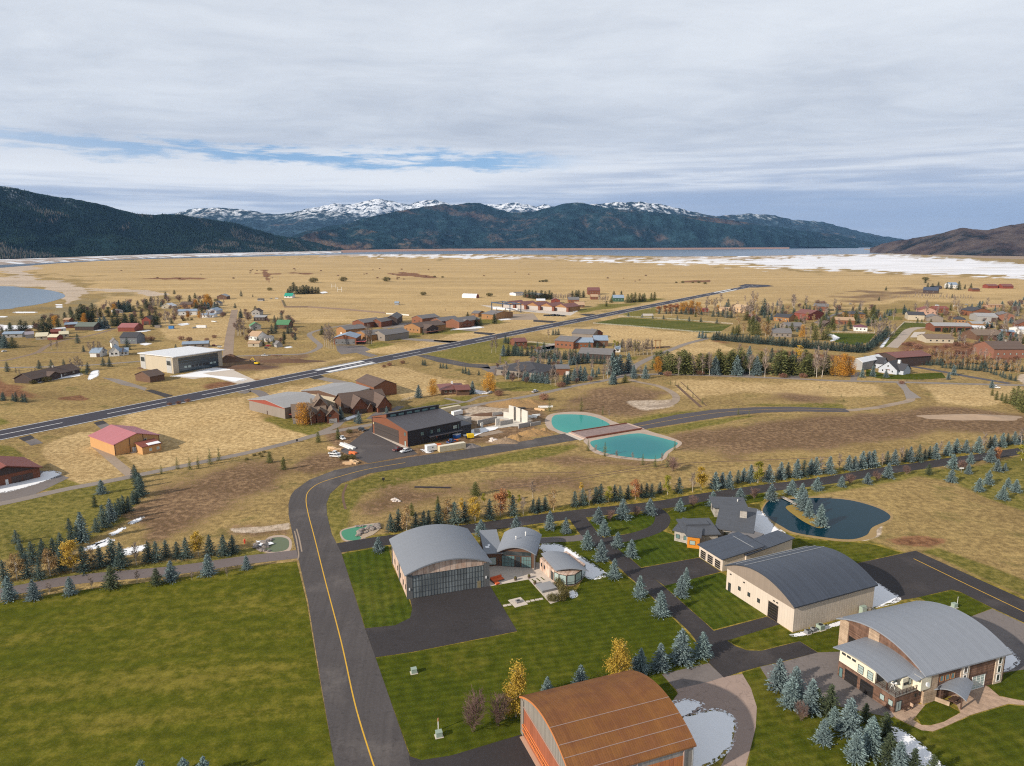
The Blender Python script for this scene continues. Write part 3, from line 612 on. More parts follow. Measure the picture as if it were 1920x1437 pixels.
for pts, mt in [([(35,822),(57,816),(66,822),(45,828)], A_NEW), ([(46,828),(67,822.5),(81,831),(58,836)], A_OLD), ([(175,793),(193,788.5),(201,794),(182,798.5)], A_NEW),
                ([(182,798.5),(201,794),(215,806),(198,812)], A_OLD), ([(273,733),(284,730.5),(325,742),(311,746)], A_NEW), ([(190,708),(222,711),(276,728),(271,733),(254,727),(228,722)], A_LANE),
                ([(330,707),(379,692),(437,687),(449,690),(437,694),(480,714),(446,720),(394,707),(362,711)], A_CONC), ([(579,708),(600,703),(609,707.5),(590,712)], A_NEW),
                ([(594,711),(609,707.5),(675,721),(662,726)], A_LANE), ([(630,648),(680,648),(695,656),(684,660),(709,667),(694,670),(668,662),(640,665),(632,658)], A_OLD),
                ([(752,634),(800,636),(858,641),(840,644),(790,640),(752,637)], A_LANE), ([(815,638),(860,639.5),(848,643.5),(812,640)], A_NEW), ([(842,612),(900,618),(890,622),(850,618)], A_LANE), ([(890,622.5),(930,625),(920,629),(888,625.5)], A_NEW),
                ([(700,608),(790,604),(810,618),(770,622),(760,614),(720,616)], A_LANE), ([(1000,600),(1045,602.5),(1035,606),(1000,603.5)], A_NEW), ([(1085,589),(1112,589),(1122,592),(1100,593)], A_NEW),
                ([(780,667),(800,665.5),(880,682),(915,684),(920,692),(870,688),(820,679)], A_ROAD), ([(900,690),(1000,676),(1010,690),(930,705)], A_OLD), ([(1010,650),(1045,642),(1045,654),(1020,656)], A_LANE),
                ([(1000,655),(1040,648),(1044,654),(1010,664)], A_OLD), ([(1205,588.5),(1224,588.5),(1226,592.5),(1202,592.5)], A_CONC), ([(900,572),(1080,586),(1070,592),(930,580)], A_CONC), ([(945,590),(1000,588),(1010,600),(950,600)], A_GRAV),
                ([(1395,690),(1418,690),(1415,706),(1390,706)], A_OLD), ([(1480,696),(1498,696),(1500,710),(1478,710)], A_OLD), ([(1596,700),(1612,698),(1606,714),(1594,714)], A_LANE), ([(0,900),(40,880),(90,884),(130,896),(60,930),(0,945)], A_OLD), ([(172,838),(190,835),(245,880),(250,892),(236,894)], A_GRAV)]:
    sheet('apron', pts, .034, mt)
ribbon('taxiway', [(452,738),(470,733),(488,737),(503,750)], 7.0, .038, A_OLD)

# snow left lying
for pts, rg in [([(1256,1322),(1285,1314),(1304,1318),(1316,1322),(1300,1334),(1280,1345),(1264,1344)], .5), ([(1272,1347),(1333,1333.5),(1352,1335),(1372,1347),(1378,1368),(1366,1400),(1340,1425),(1310,1440),(1280,1450)], .5),
                ([(1673,1374),(1690,1371),(1725,1396),(1748,1420),(1775,1445),(1740,1455),(1708,1425)], .5), ([(1884,1219),(1892,1219),(1908,1239),(1893,1253),(1872,1258),(1860,1240)], .4), ([(1630,1086),(1636,1089),(1659,1104),(1684,1121),(1672,1130),(1650,1136),(1630,1139)], .4),
                ([(1400,955),(1425,959),(1440,973),(1450,988),(1469,1000),(1440,1011),(1418,1020),(1408,1014),(1400,985)], .4), ([(1408,1014),(1424,1016),(1432,1030),(1408,1037)], .4), ([(1440,1004),(1446,1003),(1443,1024),(1438,1022)], .4),
                ([(1012,1028),(1018,1022),(1043,1022),(1068,1031),(1088,1045),(1134,1075),(1110,1085),(1092,1078),(1070,1055),(1040,1045)], .45), ([(1068,1112),(1076,1108),(1080,1116),(1072,1120)], .25), ([(1484,1190),(1510,1184),(1585,1163),(1590,1168),(1520,1188),(1500,1193)], .3),
                ([(0,912),(40,904),(70,896),(80,886),(100,884),(112,890),(90,900),(40,916),(0,924)], .5), ([(165,710),(172,697),(184,694),(184,704),(170,712)], .5), ([(60,716),(110,706),(140,703),(150,700),(150,705),(110,711),(75,718)], .5),
                ([(162,1026),(200,1014),(212,1014),(200,1022),(170,1032)], .4), ([(178,1020),(200,1010),(200,1014),(180,1024)], .3), ([(208,1000),(228,990),(232,993),(214,1003)], .35), ([(244,980),(264,970),(266,974),(250,982)], .35), ([(222,1036),(245,1027),(268,1023),(272,1028),(258,1036),(232,1042)], .35),
                ([(645,785),(664,779),(668,781),(652,788)], .3), ([(322,706),(360,700),(400,690),(430,690),(432,694),(380,700),(396,704),(460,710),(440,716),(400,708)], .4), ([(878,738),(890,731),(920,737),(905,739)], .4), ([(165,613),(190,611),(206,614),(190,620),(176,620)], .8),
                ([(255,622),(275,619),(282,620),(268,623)], .7), ([(262,645),(275,643),(284,645),(272,648)], .6), ([(28,585),(65,585),(66,587),(30,587.5)], .8), ([(104,571),(116,571),(117,573),(106,573)], .8), ([(105,575),(117,575),(116,577),(106,577)], .8), ([(-10,593),(12,593.5),(10,595.5),(-10,595)], .8),
                ([(334,608),(352,606),(354,609),(340,611)], .6), ([(845,619),(880,612),(900,612),(905,615),(870,618)], .6), ([(932,598),(950,597.5),(960,599),(940,601)], .6), ([(535,651),(545,649.5),(547,652),(536,653)], .5), ([(1073,583),(1082,582),(1083,584),(1075,585)], .6), ([(1552,630),(1556,626),(1566,629),(1574,634),(1564,639),(1556,640),(1562,634)], .8),
                ([(1650,650),(1664,634),(1668,634),(1656,651)], .7), ([(600,548),(610,547),(614,549),(604,551)], .8), ([(790,843),(812,846),(800,850)], .3)]:
    sp_ = sheet('snow_patch', pts, .066, SNOW, ragged=rg)
    q = poly_to_ground(pts); c_ = sum(q, Vector())/len(q); q = [(G(x, y)-c_)*1.02+c_+(G(x, y)-c_).normalized()*.7 for x, y in pts]; q = smooth_poly(q, 4)
    for v in q: v.z = .060
    flat('thin_snow', q, SNOW_T, None, sp_)
# ================================================================ hills
def hill_mat(name, forest, open_a, open_b, snow_lo, snow_hi, openw=.5, spk=.02, snow_amt=1.0):
    m, t, bs = new_mat(name)
    g = t.n.new('ShaderNodeNewGeometry').outputs['Position']; z = t.sep(g)[2]
    big = t.noise(g, .0011, 6, .6); mid = t.noise(t.vm('MULTIPLY', g, (1.0, .8, .45)), .0062, 6, .66); fn = t.noise(g, spk, 4, .75)
    c = t.mix(t.ss(t.m('ADD', t.m('MULTIPLY', fn, .38), t.m('MULTIPLY', mid, .62)), .42, .62), forest, tuple(v*2.9 for v in forest))
    op = t.m('ADD', t.m('MULTIPLY', big, .62), t.m('ADD', t.m('MULTIPLY', mid, .25), t.m('MULTIPLY', fn, .13)))
    c = t.mix(t.ss(op, 1-openw-.03, 1-openw+.06), c, t.mix(t.ss(mid, .4, .6), open_a, open_b))
    sz = t.m('ADD', z, t.m('MULTIPLY', t.m('SUBTRACT', mid, .5), (snow_hi-snow_lo)*2.2))
    sn = t.m('MULTIPLY', t.ss(sz, snow_lo, snow_hi), t.ss(t.m('ADD', t.m('MULTIPLY', fn, .32), t.m('MULTIPLY', mid, .78)), .58-.14*snow_amt, .66-.10*snow_amt))
    c = t.mix(sn, c, (.80, .82, .86))
    t.put(bs.inputs['Base Color'], c); bs.inputs['Roughness'].default_value = 1; bs.inputs['Specular IOR Level'].default_value = 0
    t.put(bs.inputs['Normal'], t.bump(t.m('ADD', fn, t.m('MULTIPLY', mid, 2)), .9, 26)); return m
def hill(name, ridge, base, d_ridge, d_base, seed, mat, spur=.42, wl=1500, nx=260, nt=70, back=1.25):
    """ridge: photo outline of the crest; base: photo row of the foot (or None: foot hidden, distance d_base)"""
    rx = np.array([p[0] for p in ridge], float); ry = np.array([p[1] for p in ridge], float)
    px = np.linspace(rx[0], rx[-1], nx); py = np.interp(px, rx, ry)
    py = py+(fbm(px/9.0, px*0, seed+5, 4)-.5)*3.2
    dr = np.interp(px, [rx[0], rx[-1]], d_ridge) if not isinstance(d_ridge[0], tuple) else np.interp(px, [a for a, b in d_ridge], [b for a, b in d_ridge])
    if base:
        by = np.interp(px, [p[0] for p in base], [p[1] for p in base])
        yy = -(by-CY)/F; db = (math.cos(PITCH)+yy*math.sin(PITCH))*(-CAMH/(-math.sin(PITCH)+yy*math.cos(PITCH)))
    else: db = np.interp(px, [rx[0], rx[-1]], d_base)
    y = -(py-CY)/F
    H = CAMH+dr*((-math.sin(PITCH)+y*math.cos(PITCH))/(math.cos(PITCH)+y*math.sin(PITCH)))
    H = np.maximum(H, 2)
    sx = ((px-CX)/F)/(math.cos(PITCH)+(-(460-CY)/F)*math.sin(PITCH))
    V = []; T = np.concatenate([np.linspace(0, 1, nt), np.linspace(1.06, 1.7, 10)])
    for t in T:
        d = db+(dr-db)*t; X = sx*d; Y = d
        ww = fbm(X/2300, Y/2300, seed+3, 3)*900
        rn = fbm((X+ww)/wl, Y/wl, seed, 6, True)
        if t <= 1:
            prof = t**.82; z = H*(prof-(spur*(1.15-rn)*np.sin(np.pi*min(t, .999)**.9)**.85))
            z = np.maximum(z, H*t*.18)+((fbm(X/160, Y/160, seed+9, 3)-.5)*30+(fbm(X/480, Y/480, seed+19, 4, True)-.6)*H*.22)*min(1, t*5)*(1-t)**.5
        else: z = H*(1-(t-1)*.9)-(1.15-rn)*H*spur*(t-1)
        V.append(np.stack([X, Y, np.maximum(z, -4) if t > 0 else X*0-6], 1))
    n = len(T); V = np.concatenate(V); i = np.arange(n*nx).reshape(n, nx)
    Fc = np.stack([i[:-1, :-1].ravel(), i[:-1, 1:].ravel(), i[1:, 1:].ravel(), i[1:, :-1].ravel()], 1)
    o = mesh_np(name, V, Fc, mat, smooth=True); o['kind'] = 'structure'
    return V.reshape(n, nx, 3)
FOREST = (.008, .019, .023)
HM_L = hill_mat('forest_slope', (.009, .020, .019), (.040, .042, .036), (.080, .074, .064), 360, 560, .38, .045, .0)
HM_C = hill_mat('mountain_slope', FOREST, (.070, .044, .040), (.115, .084, .066), 700, 1000, .445, .024, .25)
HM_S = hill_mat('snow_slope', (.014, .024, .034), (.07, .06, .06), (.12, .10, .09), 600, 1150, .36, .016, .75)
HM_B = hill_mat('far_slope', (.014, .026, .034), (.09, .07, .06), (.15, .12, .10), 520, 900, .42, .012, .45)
HM_R = hill_mat('brush_slope', (.018, .021, .023), (.072, .052, .050), (.125, .096, .084), 900, 1200, .545, .05, 0)
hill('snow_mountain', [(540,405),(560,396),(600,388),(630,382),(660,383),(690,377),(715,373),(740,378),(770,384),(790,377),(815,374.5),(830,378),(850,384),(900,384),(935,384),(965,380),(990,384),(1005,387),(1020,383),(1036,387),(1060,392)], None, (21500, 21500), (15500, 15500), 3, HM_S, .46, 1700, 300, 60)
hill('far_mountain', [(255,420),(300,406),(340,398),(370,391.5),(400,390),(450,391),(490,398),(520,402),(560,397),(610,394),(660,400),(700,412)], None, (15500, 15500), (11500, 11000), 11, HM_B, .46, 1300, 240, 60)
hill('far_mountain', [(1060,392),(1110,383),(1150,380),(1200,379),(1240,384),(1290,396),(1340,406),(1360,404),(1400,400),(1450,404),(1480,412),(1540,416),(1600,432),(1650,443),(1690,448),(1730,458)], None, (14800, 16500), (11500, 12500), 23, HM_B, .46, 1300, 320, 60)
hill('forested_mountain', [(548,443),(575,434),(600,428),(650,420),(700,405),(750,396),(800,387),(830,383),(855,385),(880,380),(905,382),(930,391),(960,399),(1000,397),(1030,389),(1060,381),(1090,380),(1120,388),(1160,392),(1220,398),(1300,405),(1350,410),(1400,418),(1500,432),(1560,440),(1630,454),(1668,462)],
     [(548,470.5),(700,470),(1000,468.5),(1300,467),(1500,465.5),(1668,464)], ((548,9200),(900,12000),(1200,11600),(1668,12600)), None, 31, HM_C, .60, 1150, 520, 110)
HM_C2 = hill_mat('spur_slope', FOREST, (.105, .062, .048), (.165, .118, .082), 1500, 1900, .50, .024, 0)
hill('forested_mountain', [(985,467),(1010,446),(1030,431),(1060,417),(1100,402),(1135,396),(1180,399),(1240,405),(1300,412),(1360,421),(1420,433),(1500,446),(1560,455),(1610,464)], [(985,468.7),(1300,467.2),(1610,464.6)], ((985,9000),(1100,10600),(1400,10400),(1610,10900)), None, 67, HM_C, .58, 900, 320, 80)
hill('brown_mountain', [(540,466),(556,446),(580,438),(620,431),(650,427),(690,430),(730,440),(770,455),(800,468)], [(540,471),(700,470.2),(800,469.8)], ((540,7700),(650,8700),(800,8100)), None, 71, HM_C2, .50, 700, 180, 60)
hill('forested_hill', [(1632,465),(1650,459),(1680,452),(1730,444),(1770,435),(1800,427),(1820,430),(1850,432),(1880,424),(1920,417),(2000,405),(2150,392),(2350,400)],
     [(1632,474),(1700,477),(1790,480.5),(1850,483),(1920,484),(2350,490)], ((1632,6500),(1800,5600),(2350,4700)), None, 47, HM_R, .44, 620, 260, 60)
left_hill = hill('forested_hill', [(-420,318),(-200,330),(0,346.5),(40,352),(100,366),(150,373),(200,384),(262,401),(300,402.5),(340,402.5),(400,412),(450,420),(500,436),(560,448),(620,462),(656,469)],
     [(-420,496),(0,488.5),(160,483),(300,479),(480,475.5),(560,473.5),(656,471)], ((-420,5200),(0,5200),(300,6000),(560,7200),(656,7300)), None, 59, HM_L, .44, 800, 300, 80)
# pale drawn-down shoreline at the foot of the hills
def shore(name, pts, h, mat):
    bm = MB(); q = [G(x, y) for x, y in pts]; prev = None
    for p in q:
        d = Vector((p.x, p.y, 0)).normalized()
        a = [bm.verts.new(v) for v in ((p.x, p.y, .05), (p.x+d.x*120, p.y+d.y*120, h), (p.x+d.x*420, p.y+d.y*420, h*1.6))]
        if prev:
            for i in range(2): bm.faces.new((prev[i], a[i], a[i+1], prev[i+1]))
        prev = a
    o = link(name, bm, mat); o['kind'] = 'structure'
shore('shoreline', [(640,474.3),(750,471.8),(900,470.3),(1100,469.3),(1300,468.2),(1480,467)], 11, asphalt('red_shore', (.30, .17, .12), .2, (.40, .28, .21)))
shore('shoreline', [(1620,468.5),(1700,476.5),(1790,481.5),(1850,484.5),(1920,486.5),(2300,493)], 6, asphalt('tan_shore', (.30, .215, .145), .2))
m_, t_, b_ = new_mat('snowy_shore'); g_ = t_.n.new('ShaderNodeNewGeometry').outputs['Position']
t_.put(b_.inputs['Base Color'], t_.mix(t_.ss(t_.noise(t_.vm('MULTIPLY', g_, (.004, .012, .05)), 1.0, 5, .7), .46, .56), (.34, .24, .16), (.82, .83, .86)))
shore('shoreline', [(-420,505),(0,497),(60,494.5),(160,489.5),(300,483.5),(420,480.5),(560,477),(640,474.8)], 9, m_)

# the wood on the near slope: one mass of conifers
def slope_wood():
    r = np.random.RandomState(5); A = left_hill[:80]; n_t, n_x = A.shape[:2]
    N = 46000
    t = r.rand(N)**1.25*.985*(n_t-1); s = (r.rand(N)*.97+.015)*(n_x-1)
    ti, si = t.astype(int), s.astype(int); ft, fs = (t-ti)[:, None], (s-si)[:, None]
    ti1, si1 = np.minimum(ti+1, n_t-1), np.minimum(si+1, n_x-1)
    P = (A[ti, si]*(1-ft)*(1-fs)+A[ti1, si]*ft*(1-fs)+A[ti, si1]*(1-ft)*fs+A[ti1, si1]*ft*fs)
    dens = fbm(P[:, 0]/420, P[:, 1]/420, 77, 4)+.12*(r.rand(N)-.5)
    lowb = (t/(n_t-1) < .30)
    keep = dens > np.where(lowb, .43, .37)
    P = P[keep]; N = len(P)
    hh = r.uniform(11, 24, N); ww = hh*r.uniform(.15, .22, N)
    base = np.array([[1, 0], [-.5, .866], [-.5, -.866]])
    a = r.rand(N)*6.28; ca, sa = np.cos(a), np.sin(a)
    V = np.zeros((N, 4, 3))
    for k, (bx, by) in enumerate(base):
        V[:, k, 0] = P[:, 0]+(bx*ca-by*sa)*ww; V[:, k, 1] = P[:, 1]+(bx*sa+by*ca)*ww; V[:, k, 2] = P[:, 2]+hh*.06-1
    V[:, 3] = P; V[:, 3, 2] += hh
    i = (np.arange(N)*4)[:, None]
    Fc = np.concatenate([i+np.array([[0, 1, 3]]), i+np.array([[1, 2, 3]]), i+np.array([[2, 0, 3]])])
    tint = np.repeat(np.where((fbm(P[:, 0]/300, P[:, 1]/300, 91, 4) > np.where(t[keep]/(n_t-1) < .35, .53, .64)) & (r.rand(N) < .6), 1.0, r.rand(N)*.88), 4)
    m, t_, bs = new_mat('slope_conifer')
    n = t_.n.new('ShaderNodeAttribute'); n.attribute_name = 'tint'
    c = t_.mix(t_.ss(n.outputs['Fac'], .0, .85), (.009, .021, .017), (.022, .042, .034))
    c = t_.mix(t_.ss(n.outputs['Fac'], .90, .94), c, (.105, .098, .085))
    t_.put(bs.inputs['Base Color'], c); bs.inputs['Roughness'].default_value = 1; bs.inputs['Specular IOR Level'].default_value = 0
    o = mesh_np('slope_forest', V.reshape(-1, 3), Fc, m, attrs={'tint': tint}); o['kind'] = 'stuff'
    tag(o, 'dense dark conifer forest covering the long hill beside the lake', 'forest')
slope_wood()
# ================================================================ building kit
GLASS = M('window_glass', (.035, .045, .050), .08, .25, .4, spec=.9)
GLASS_P = M('pale_glass', (.34, .42, .40), .10, .18, .5, spec=.8)
GLASS_T = M('teal_glass', (.11, .19, .19), .06, .2, .5, spec=.9)
DARKF = M('dark_frame', (.030, .028, .028), .5, .1)
WHITEF = M('white_frame', (.72, .71, .68), .6, .08)
FOOT = []
class Bld:
    """front wall from ground point A to B (left to right as one faces it); x along it, y into the building"""
    def __init__(s, name, label, A, B, depth=None, C=None, cat='building', W=None, group=None):
        a, b = G(*A), G(*B); d = b-a
        s.rz = math.atan2(d.y, d.x); s.W = W or d.length
        FOOT.append((a, b, None)); s.root = empty(name, (a.x, a.y, 0), s.rz, label, cat, group)
        v = Vector((-math.sin(s.rz), math.cos(s.rz), 0))
        s.D = depth or (G(*C)-a).dot(v); FOOT[-1] = (a, d.normalized(), v, s.W, s.D)
    def part(s, name, bm, mat, parent=None, label=None, smooth=False):
        o = link(name, bm, mat, parent or s.root, smooth)
        if label: o['label'] = label
        return o
    def block(s, name, x0, y0, z0, x1, y1, z1, mat, parent=None, label=None):
        bm = MB(); box(bm, x0, y0, z0, x1, y1, z1); return s.part(name, bm, mat, parent, label)
    def walls(s, eave, rise, mat, kind='x', x0=0, y0=0, x1=None, y1=None, name='wall', label=None, z0=0.0):
        """kind: ridge axis 'x' or 'y', 'flat', 'arch' (arch spans x), 'archy', 'shedx', 'shedy' (rising along that axis)"""
        x1 = s.W if x1 is None else x1; y1 = s.D if y1 is None else y1
        bm = MB(); fx = lambda p, t: (p[0], t, p[1]); fy = lambda p, t: (t, p[0], p[1])
        if kind == 'flat': box(bm, x0, y0, z0, x1, y1, eave)
        elif kind in ('y', 'arch', 'shedx'):
            if kind == 'y': top = [(x1, eave), ((x0+x1)/2, eave+rise), (x0, eave)]
            elif kind == 'shedx': top = [(x1, eave+rise), (x0, eave)]
            else: top = [(x0+(x1-x0)*k/14, eave+rise*(1-(2*k/14-1)**2)) for k in range(14, -1, -1)]
            prism(bm, [(x0, z0), (x1, z0)]+top, y0, y1, fx)
        else:
            if kind == 'x': top = [(y1, eave), ((y0+y1)/2, eave+rise), (y0, eave)]
            elif kind == 'shedy': top = [(y1, eave+rise), (y0, eave)]
            else: top = [(y0+(y1-y0)*k/14, eave+rise*(1-(2*k/14-1)**2)) for k in range(14, -1, -1)]
            prism(bm, [(y0, z0), (y1, z0)]+top, x0, x1, fy)
        bmesh.ops.recalc_face_normals(bm, faces=bm.faces)
        return s.part(name, bm, mat, None, label)
    def roof(s, eave, rise, mat, kind='x', x0=0, y0=0, x1=None, y1=None, o=.6, og=.5, th=.28, name='roof', label=None, lift=.04, n=18):
        x1 = s.W if x1 is None else x1; y1 = s.D if y1 is None else y1
        bm = MB(); e = eave+lift
        if kind in ('y', 'arch', 'shedx', 'flat'):
            a, b, c, d, fn = x0, x1, y0-og, y1+og, lambda p, t: (p[0], t, p[1])
        else: a, b, c, d, fn = y0, y1, x0-og, x1+og, lambda p, t: (t, p[0], p[1])
        w2 = (b-a)/2
        if kind in ('x', 'y'):
            sl = rise/w2; low = [(a-o, e-o*sl), ((a+b)/2, e+rise), (b+o, e-o*sl)]
        elif kind in ('shedx', 'shedy'):
            sl = rise/(b-a); low = [(a-o, e-o*sl), (b+o, e+rise+o*sl)]
        elif kind == 'flat': low = [(a-o, e), (b+o, e)]
        else:
            low = [(a-o+(b-a+2*o)*k/n, e+rise*(1-((a-o+(b-a+2*o)*k/n-a)/w2-1)**2)) for k in range(n+1)]
        prof = low+[(p[0], p[1]+th) for p in low[::-1]]
        prism(bm, prof, c, d, fn)
        # split long quads keeps the ngon caps planar
        bmesh.ops.recalc_face_normals(bm, faces=bm.faces)
        return s.part(name, bm, mat, None, label)
    def hip(s, eave, rise, mat, o=.6, x0=0, y0=0, x1=None, y1=None, name='roof'):
        x1 = s.W if x1 is None else x1; y1 = s.D if y1 is None else y1
        bm = MB(); a = (x0-o, y0-o); b = (x1+o, y1+o); k = min(b[0]-a[0], b[1]-a[1])/2; ym = (y0+y1)/2; xm = (x0+x1)/2
        c = [bm.verts.new(p) for p in ((a[0], a[1], eave), (b[0], a[1], eave), (b[0], b[1], eave), (a[0], b[1], eave))]
        if b[0]-a[0] >= b[1]-a[1]: r = [bm.verts.new((a[0]+k, ym, eave+rise)), bm.verts.new((b[0]-k, ym, eave+rise))]; fs = [(c[0], c[1], r[1], r[0]), (c[1], c[2], r[1]), (c[2], c[3], r[0], r[1]), (c[3], c[0], r[0])]
        else: r = [bm.verts.new((xm, a[1]+k, eave+rise)), bm.verts.new((xm, b[1]-k, eave+rise))]; fs = [(c[0], c[1], r[0]), (c[1], c[2], r[1], r[0]), (c[2], c[3], r[1]), (c[3], c[0], r[0], r[1])]
        for f in fs: bm.faces.new(f)
        bm.faces.new(c[::-1]); return s.part(name, bm, mat)
    def face(s, f, u, z, off, x0=0, y0=0, x1=None, y1=None):
        x1 = s.W if x1 is None else x1; y1 = s.D if y1 is None else y1
        return {'F': (x0+u, y0-off, z), 'R': (x1+off, y0+u, z), 'L': (x0-off, y1-u, z), 'B': (x1-u, y1+off, z)}[f]
    def slab(s, bm, f, u, z, w, h, o0, o1, **k):
        p = s.face(f, u, z, o0, **k); q = s.face(f, u+w, z+h, o1, **k)
        lo = [min(a, b) for a, b in zip(p, q)]; hi = [max(a, b) for a, b in zip(p, q)]
        box(bm, *lo, *hi)
    def opening(s, name, f, u, z, w, h, mat=None, frame=None, pane=True, bars=(1, 1), ft=.09, label=None, **k):
        """window or glazed door: frame with a pane (sub-part) set in it; also plain doors when pane is False"""
        bm = MB(); mat = mat or GLASS; frame = frame or DARKF
        if not pane:
            s.slab(bm, f, u, z, w, h, -.05, .07, **k); return s.part(name, bm, mat, None, label)
        s.slab(bm, f, u, z, ft, h, -.03, .09, **k); s.slab(bm, f, u+w-ft, z, ft, h, -.03, .09, **k)
        s.slab(bm, f, u+ft, z, w-2*ft, ft, -.03, .09, **k); s.slab(bm, f, u+ft, z+h-ft, w-2*ft, ft, -.03, .09, **k)
        for i in range(1, bars[0]): s.slab(bm, f, u+w*i/bars[0]-.03, z+ft, .06, h-2*ft, -.03, .075, **k)
        for i in range(1, bars[1]): s.slab(bm, f, u+ft, z+h*i/bars[1]-.03, w-2*ft, .06, -.03, .07, **k)
        fr = s.part(name, bm, frame, None, label)
        bm = MB(); s.slab(bm, f, u+ft*.6, z+ft*.6, w-ft*1.2, h-ft*1.2, -.05, .035, **k); s.part('pane', bm, mat, fr)
        return fr

# roofs and walls
R_GREY = M('grey_standing_seam', (.205, .222, .252), .5, .05, .25, ('y', .42, .05), spec=.4, streak=.06)
R_GREYY = M('grey_standing_seam_long', (.235, .255, .290), .48, .05, .25, ('y', .46, .10), spec=.4, streak=.06)
R_NAVY = M('slate_blue_standing_seam', (.050, .060, .082), .45, .08, .25, ('y', .62, .22), spec=.5, streak=.08)
R_NAVYX = M('slate_blue_seam_cross', (.050, .060, .082), .45, .08, .25, ('x', .62, .22), spec=.5, streak=.08)
R_RUST = M('rusted_steel_roof', (.220, .094, .030), .7, .20, .16, ('y', .46, .15), spec=.2, col2=(.185, .076, .030), fine=.12)
R_DARKM = M('charcoal_metal_roof', (.075, .070, .078), .5, .12, .3, ('y', .5, .16), spec=.4)
R_SLATE = M('dark_slate_roof', (.080, .086, .100), .6, .16, .4, ('y', .5, .12), spec=.4, streak=.12)
SH_BROWN = M('brown_shingle', (.125, .088, .072), .9, .2, .5, ('z', .25, .14), fine=.22)
SH_TAUPE = M('taupe_shingle', (.190, .140, .105), .9, .2, .5, ('z', .25, .14), fine=.22)
SH_GREY = M('grey_shingle', (.175, .165, .165), .9, .18, .4, ('z', .25, .12), fine=.2)
SH_CHAR = M('charcoal_shingle', (.060, .060, .068), .9, .2, .5, ('z', .25, .12), fine=.22)
SH_GREEN = M('grey_green_roof', (.140, .160, .135), .8, .15, .3, fine=.12)
R_RED = M('dusty_red_metal', (.330, .120, .115), .5, .1, .25, ('x', .5, .14), spec=.4)
R_MAROON = M('maroon_metal', (.190, .075, .062), .55, .14, .25, ('y', .5, .14), spec=.35)
R_BARNRED = M('barn_red_roof', (.230, .070, .052), .6, .16, .3, ('x', .5, .12))
R_WHITE = M('white_metal_roof', (.700, .710, .730), .5, .06, .2, ('x', .6, .05), streak=.06)
R_PALE = M('pale_grey_metal', (.330, .322, .318), .5, .08, .2, ('x', .6, .07), streak=.08)
R_BLUE = M('blue_grey_metal', (.260, .330, .420), .5, .1, .3, ('x', .5, .10))
R_GREEN = M('green_metal', (.090, .230, .110), .6, .12, .3, ('x', .5, .1))
R_TEAL = M('teal_metal', (.030, .300, .215), .6, .1, .3)
R_TAN = M('tan_roof', (.430, .290, .180), .8, .14, .3, fine=.14)
R_CREAM = M('cream_roof', (.620, .560, .400), .8, .1, .3, fine=.1)
W_TAN = M('tan_metal_siding', (.560, .480, .400), .6, .05, .3, ('h', .9, .05), streak=.04)
W_TAUPE = M('taupe_siding', (.250, .200, .160), .7, .1, .3, ('h', .38, .10))
W_GREYP = M('grey_steel_siding', (.120, .122, .125), .6, .12, .4, ('h', .5, .14))
W_PANEL = M('weathered_board_panels', (.560, .430, .350), .8, .20, .5, ('h', 1.6, .36), col2=(.420, .280, .210), fine=.18)
W_CORR = M('corrugated_grey_steel', (.230, .205, .175), .6, .18, .3, ('h', .30, .35), fine=.1)
W_CORTEN = M('corten_panel', (.400, .140, .040), .75, .16, .4, ('h', .9, .16), col2=(.330, .110, .040))
W_CREAM = M('cream_lap_siding', (.720, .660, .520), .7, .05, .3, ('z', .28, .12))
W_SLAT = M('dark_wood_slats', (.125, .068, .045), .7, .25, .4, ('z', .30, .55), col2=(.200, .115, .080))
W_STONE = M('sandstone_veneer', (.430, .320, .225), .85, .25, .7, ('z', .45, .22), col2=(.350, .250, .170), fine=.22)
W_STONEG = M('grey_stone', (.400, .370, .330), .85, .22, .8, ('z', .4, .18), col2=(.320, .290, .255), fine=.22)
W_ORANGE = M('amber_cedar', (.620, .230, .022), .6, .16, .5, ('z', .25, .12))
W_CEDAR = M('red_cedar_siding', (.215, .088, .045), .7, .16, .5, ('h', .35, .12))
W_BLACK = M('black_metal_siding', (.022, .022, .028), .5, .15, .4, ('h', .4, .25), spec=.4)
W_BROWN = M('brown_board_siding', (.135, .075, .048), .8, .2, .5, ('z', .3, .16))
W_LOG = M('red_brown_log', (.175, .065, .036), .8, .2, .5, ('z', .35, .25))
W_WOOD = M('golden_board_siding', (.300, .155, .062), .75, .18, .5, ('h', .4, .14))
W_OCHRE = M('ochre_siding', (.500, .280, .115), .75, .08, .4, ('h', .6, .06))
W_GREYB = M('warm_grey_siding', (.240, .205, .175), .7, .12, .4, ('h', .4, .12))
W_CRM2 = M('pale_cream_siding', (.470, .410, .310), .7, .08, .4, ('h', .4, .08))
W_WHITE = M('white_siding', (.720, .710, .690), .7, .06, .4, ('z', .3, .08))
W_BLUE = M('pale_blue_siding', (.450, .480, .540), .7, .06, .4, ('z', .3, .08))
W_DKBR = M('dark_brown_siding', (.062, .042, .036), .75, .2, .5, ('h', .35, .15))
W_RED = M('barn_red_siding', (.215, .052, .034), .75, .14, .5, ('h', .35, .12))
W_GREY2 = M('mid_grey_siding', (.330, .320, .310), .7, .1, .4, ('h', .35, .1))
W_CONC = M('poured_concrete', (.620, .590, .540), .8, .14, .5, fine=.08)
G_DOOR = M('dark_garage_glass', (.020, .018, .018), .25, .3, .5, ('z', .55, .35), spec=.6)
BEAM = M('dark_timber', (.080, .045, .032), .7, .2, 1.2)
STEEL = M('galvanised_steel', (.420, .430, .440), .4, .12, 1.0, metal=.5)
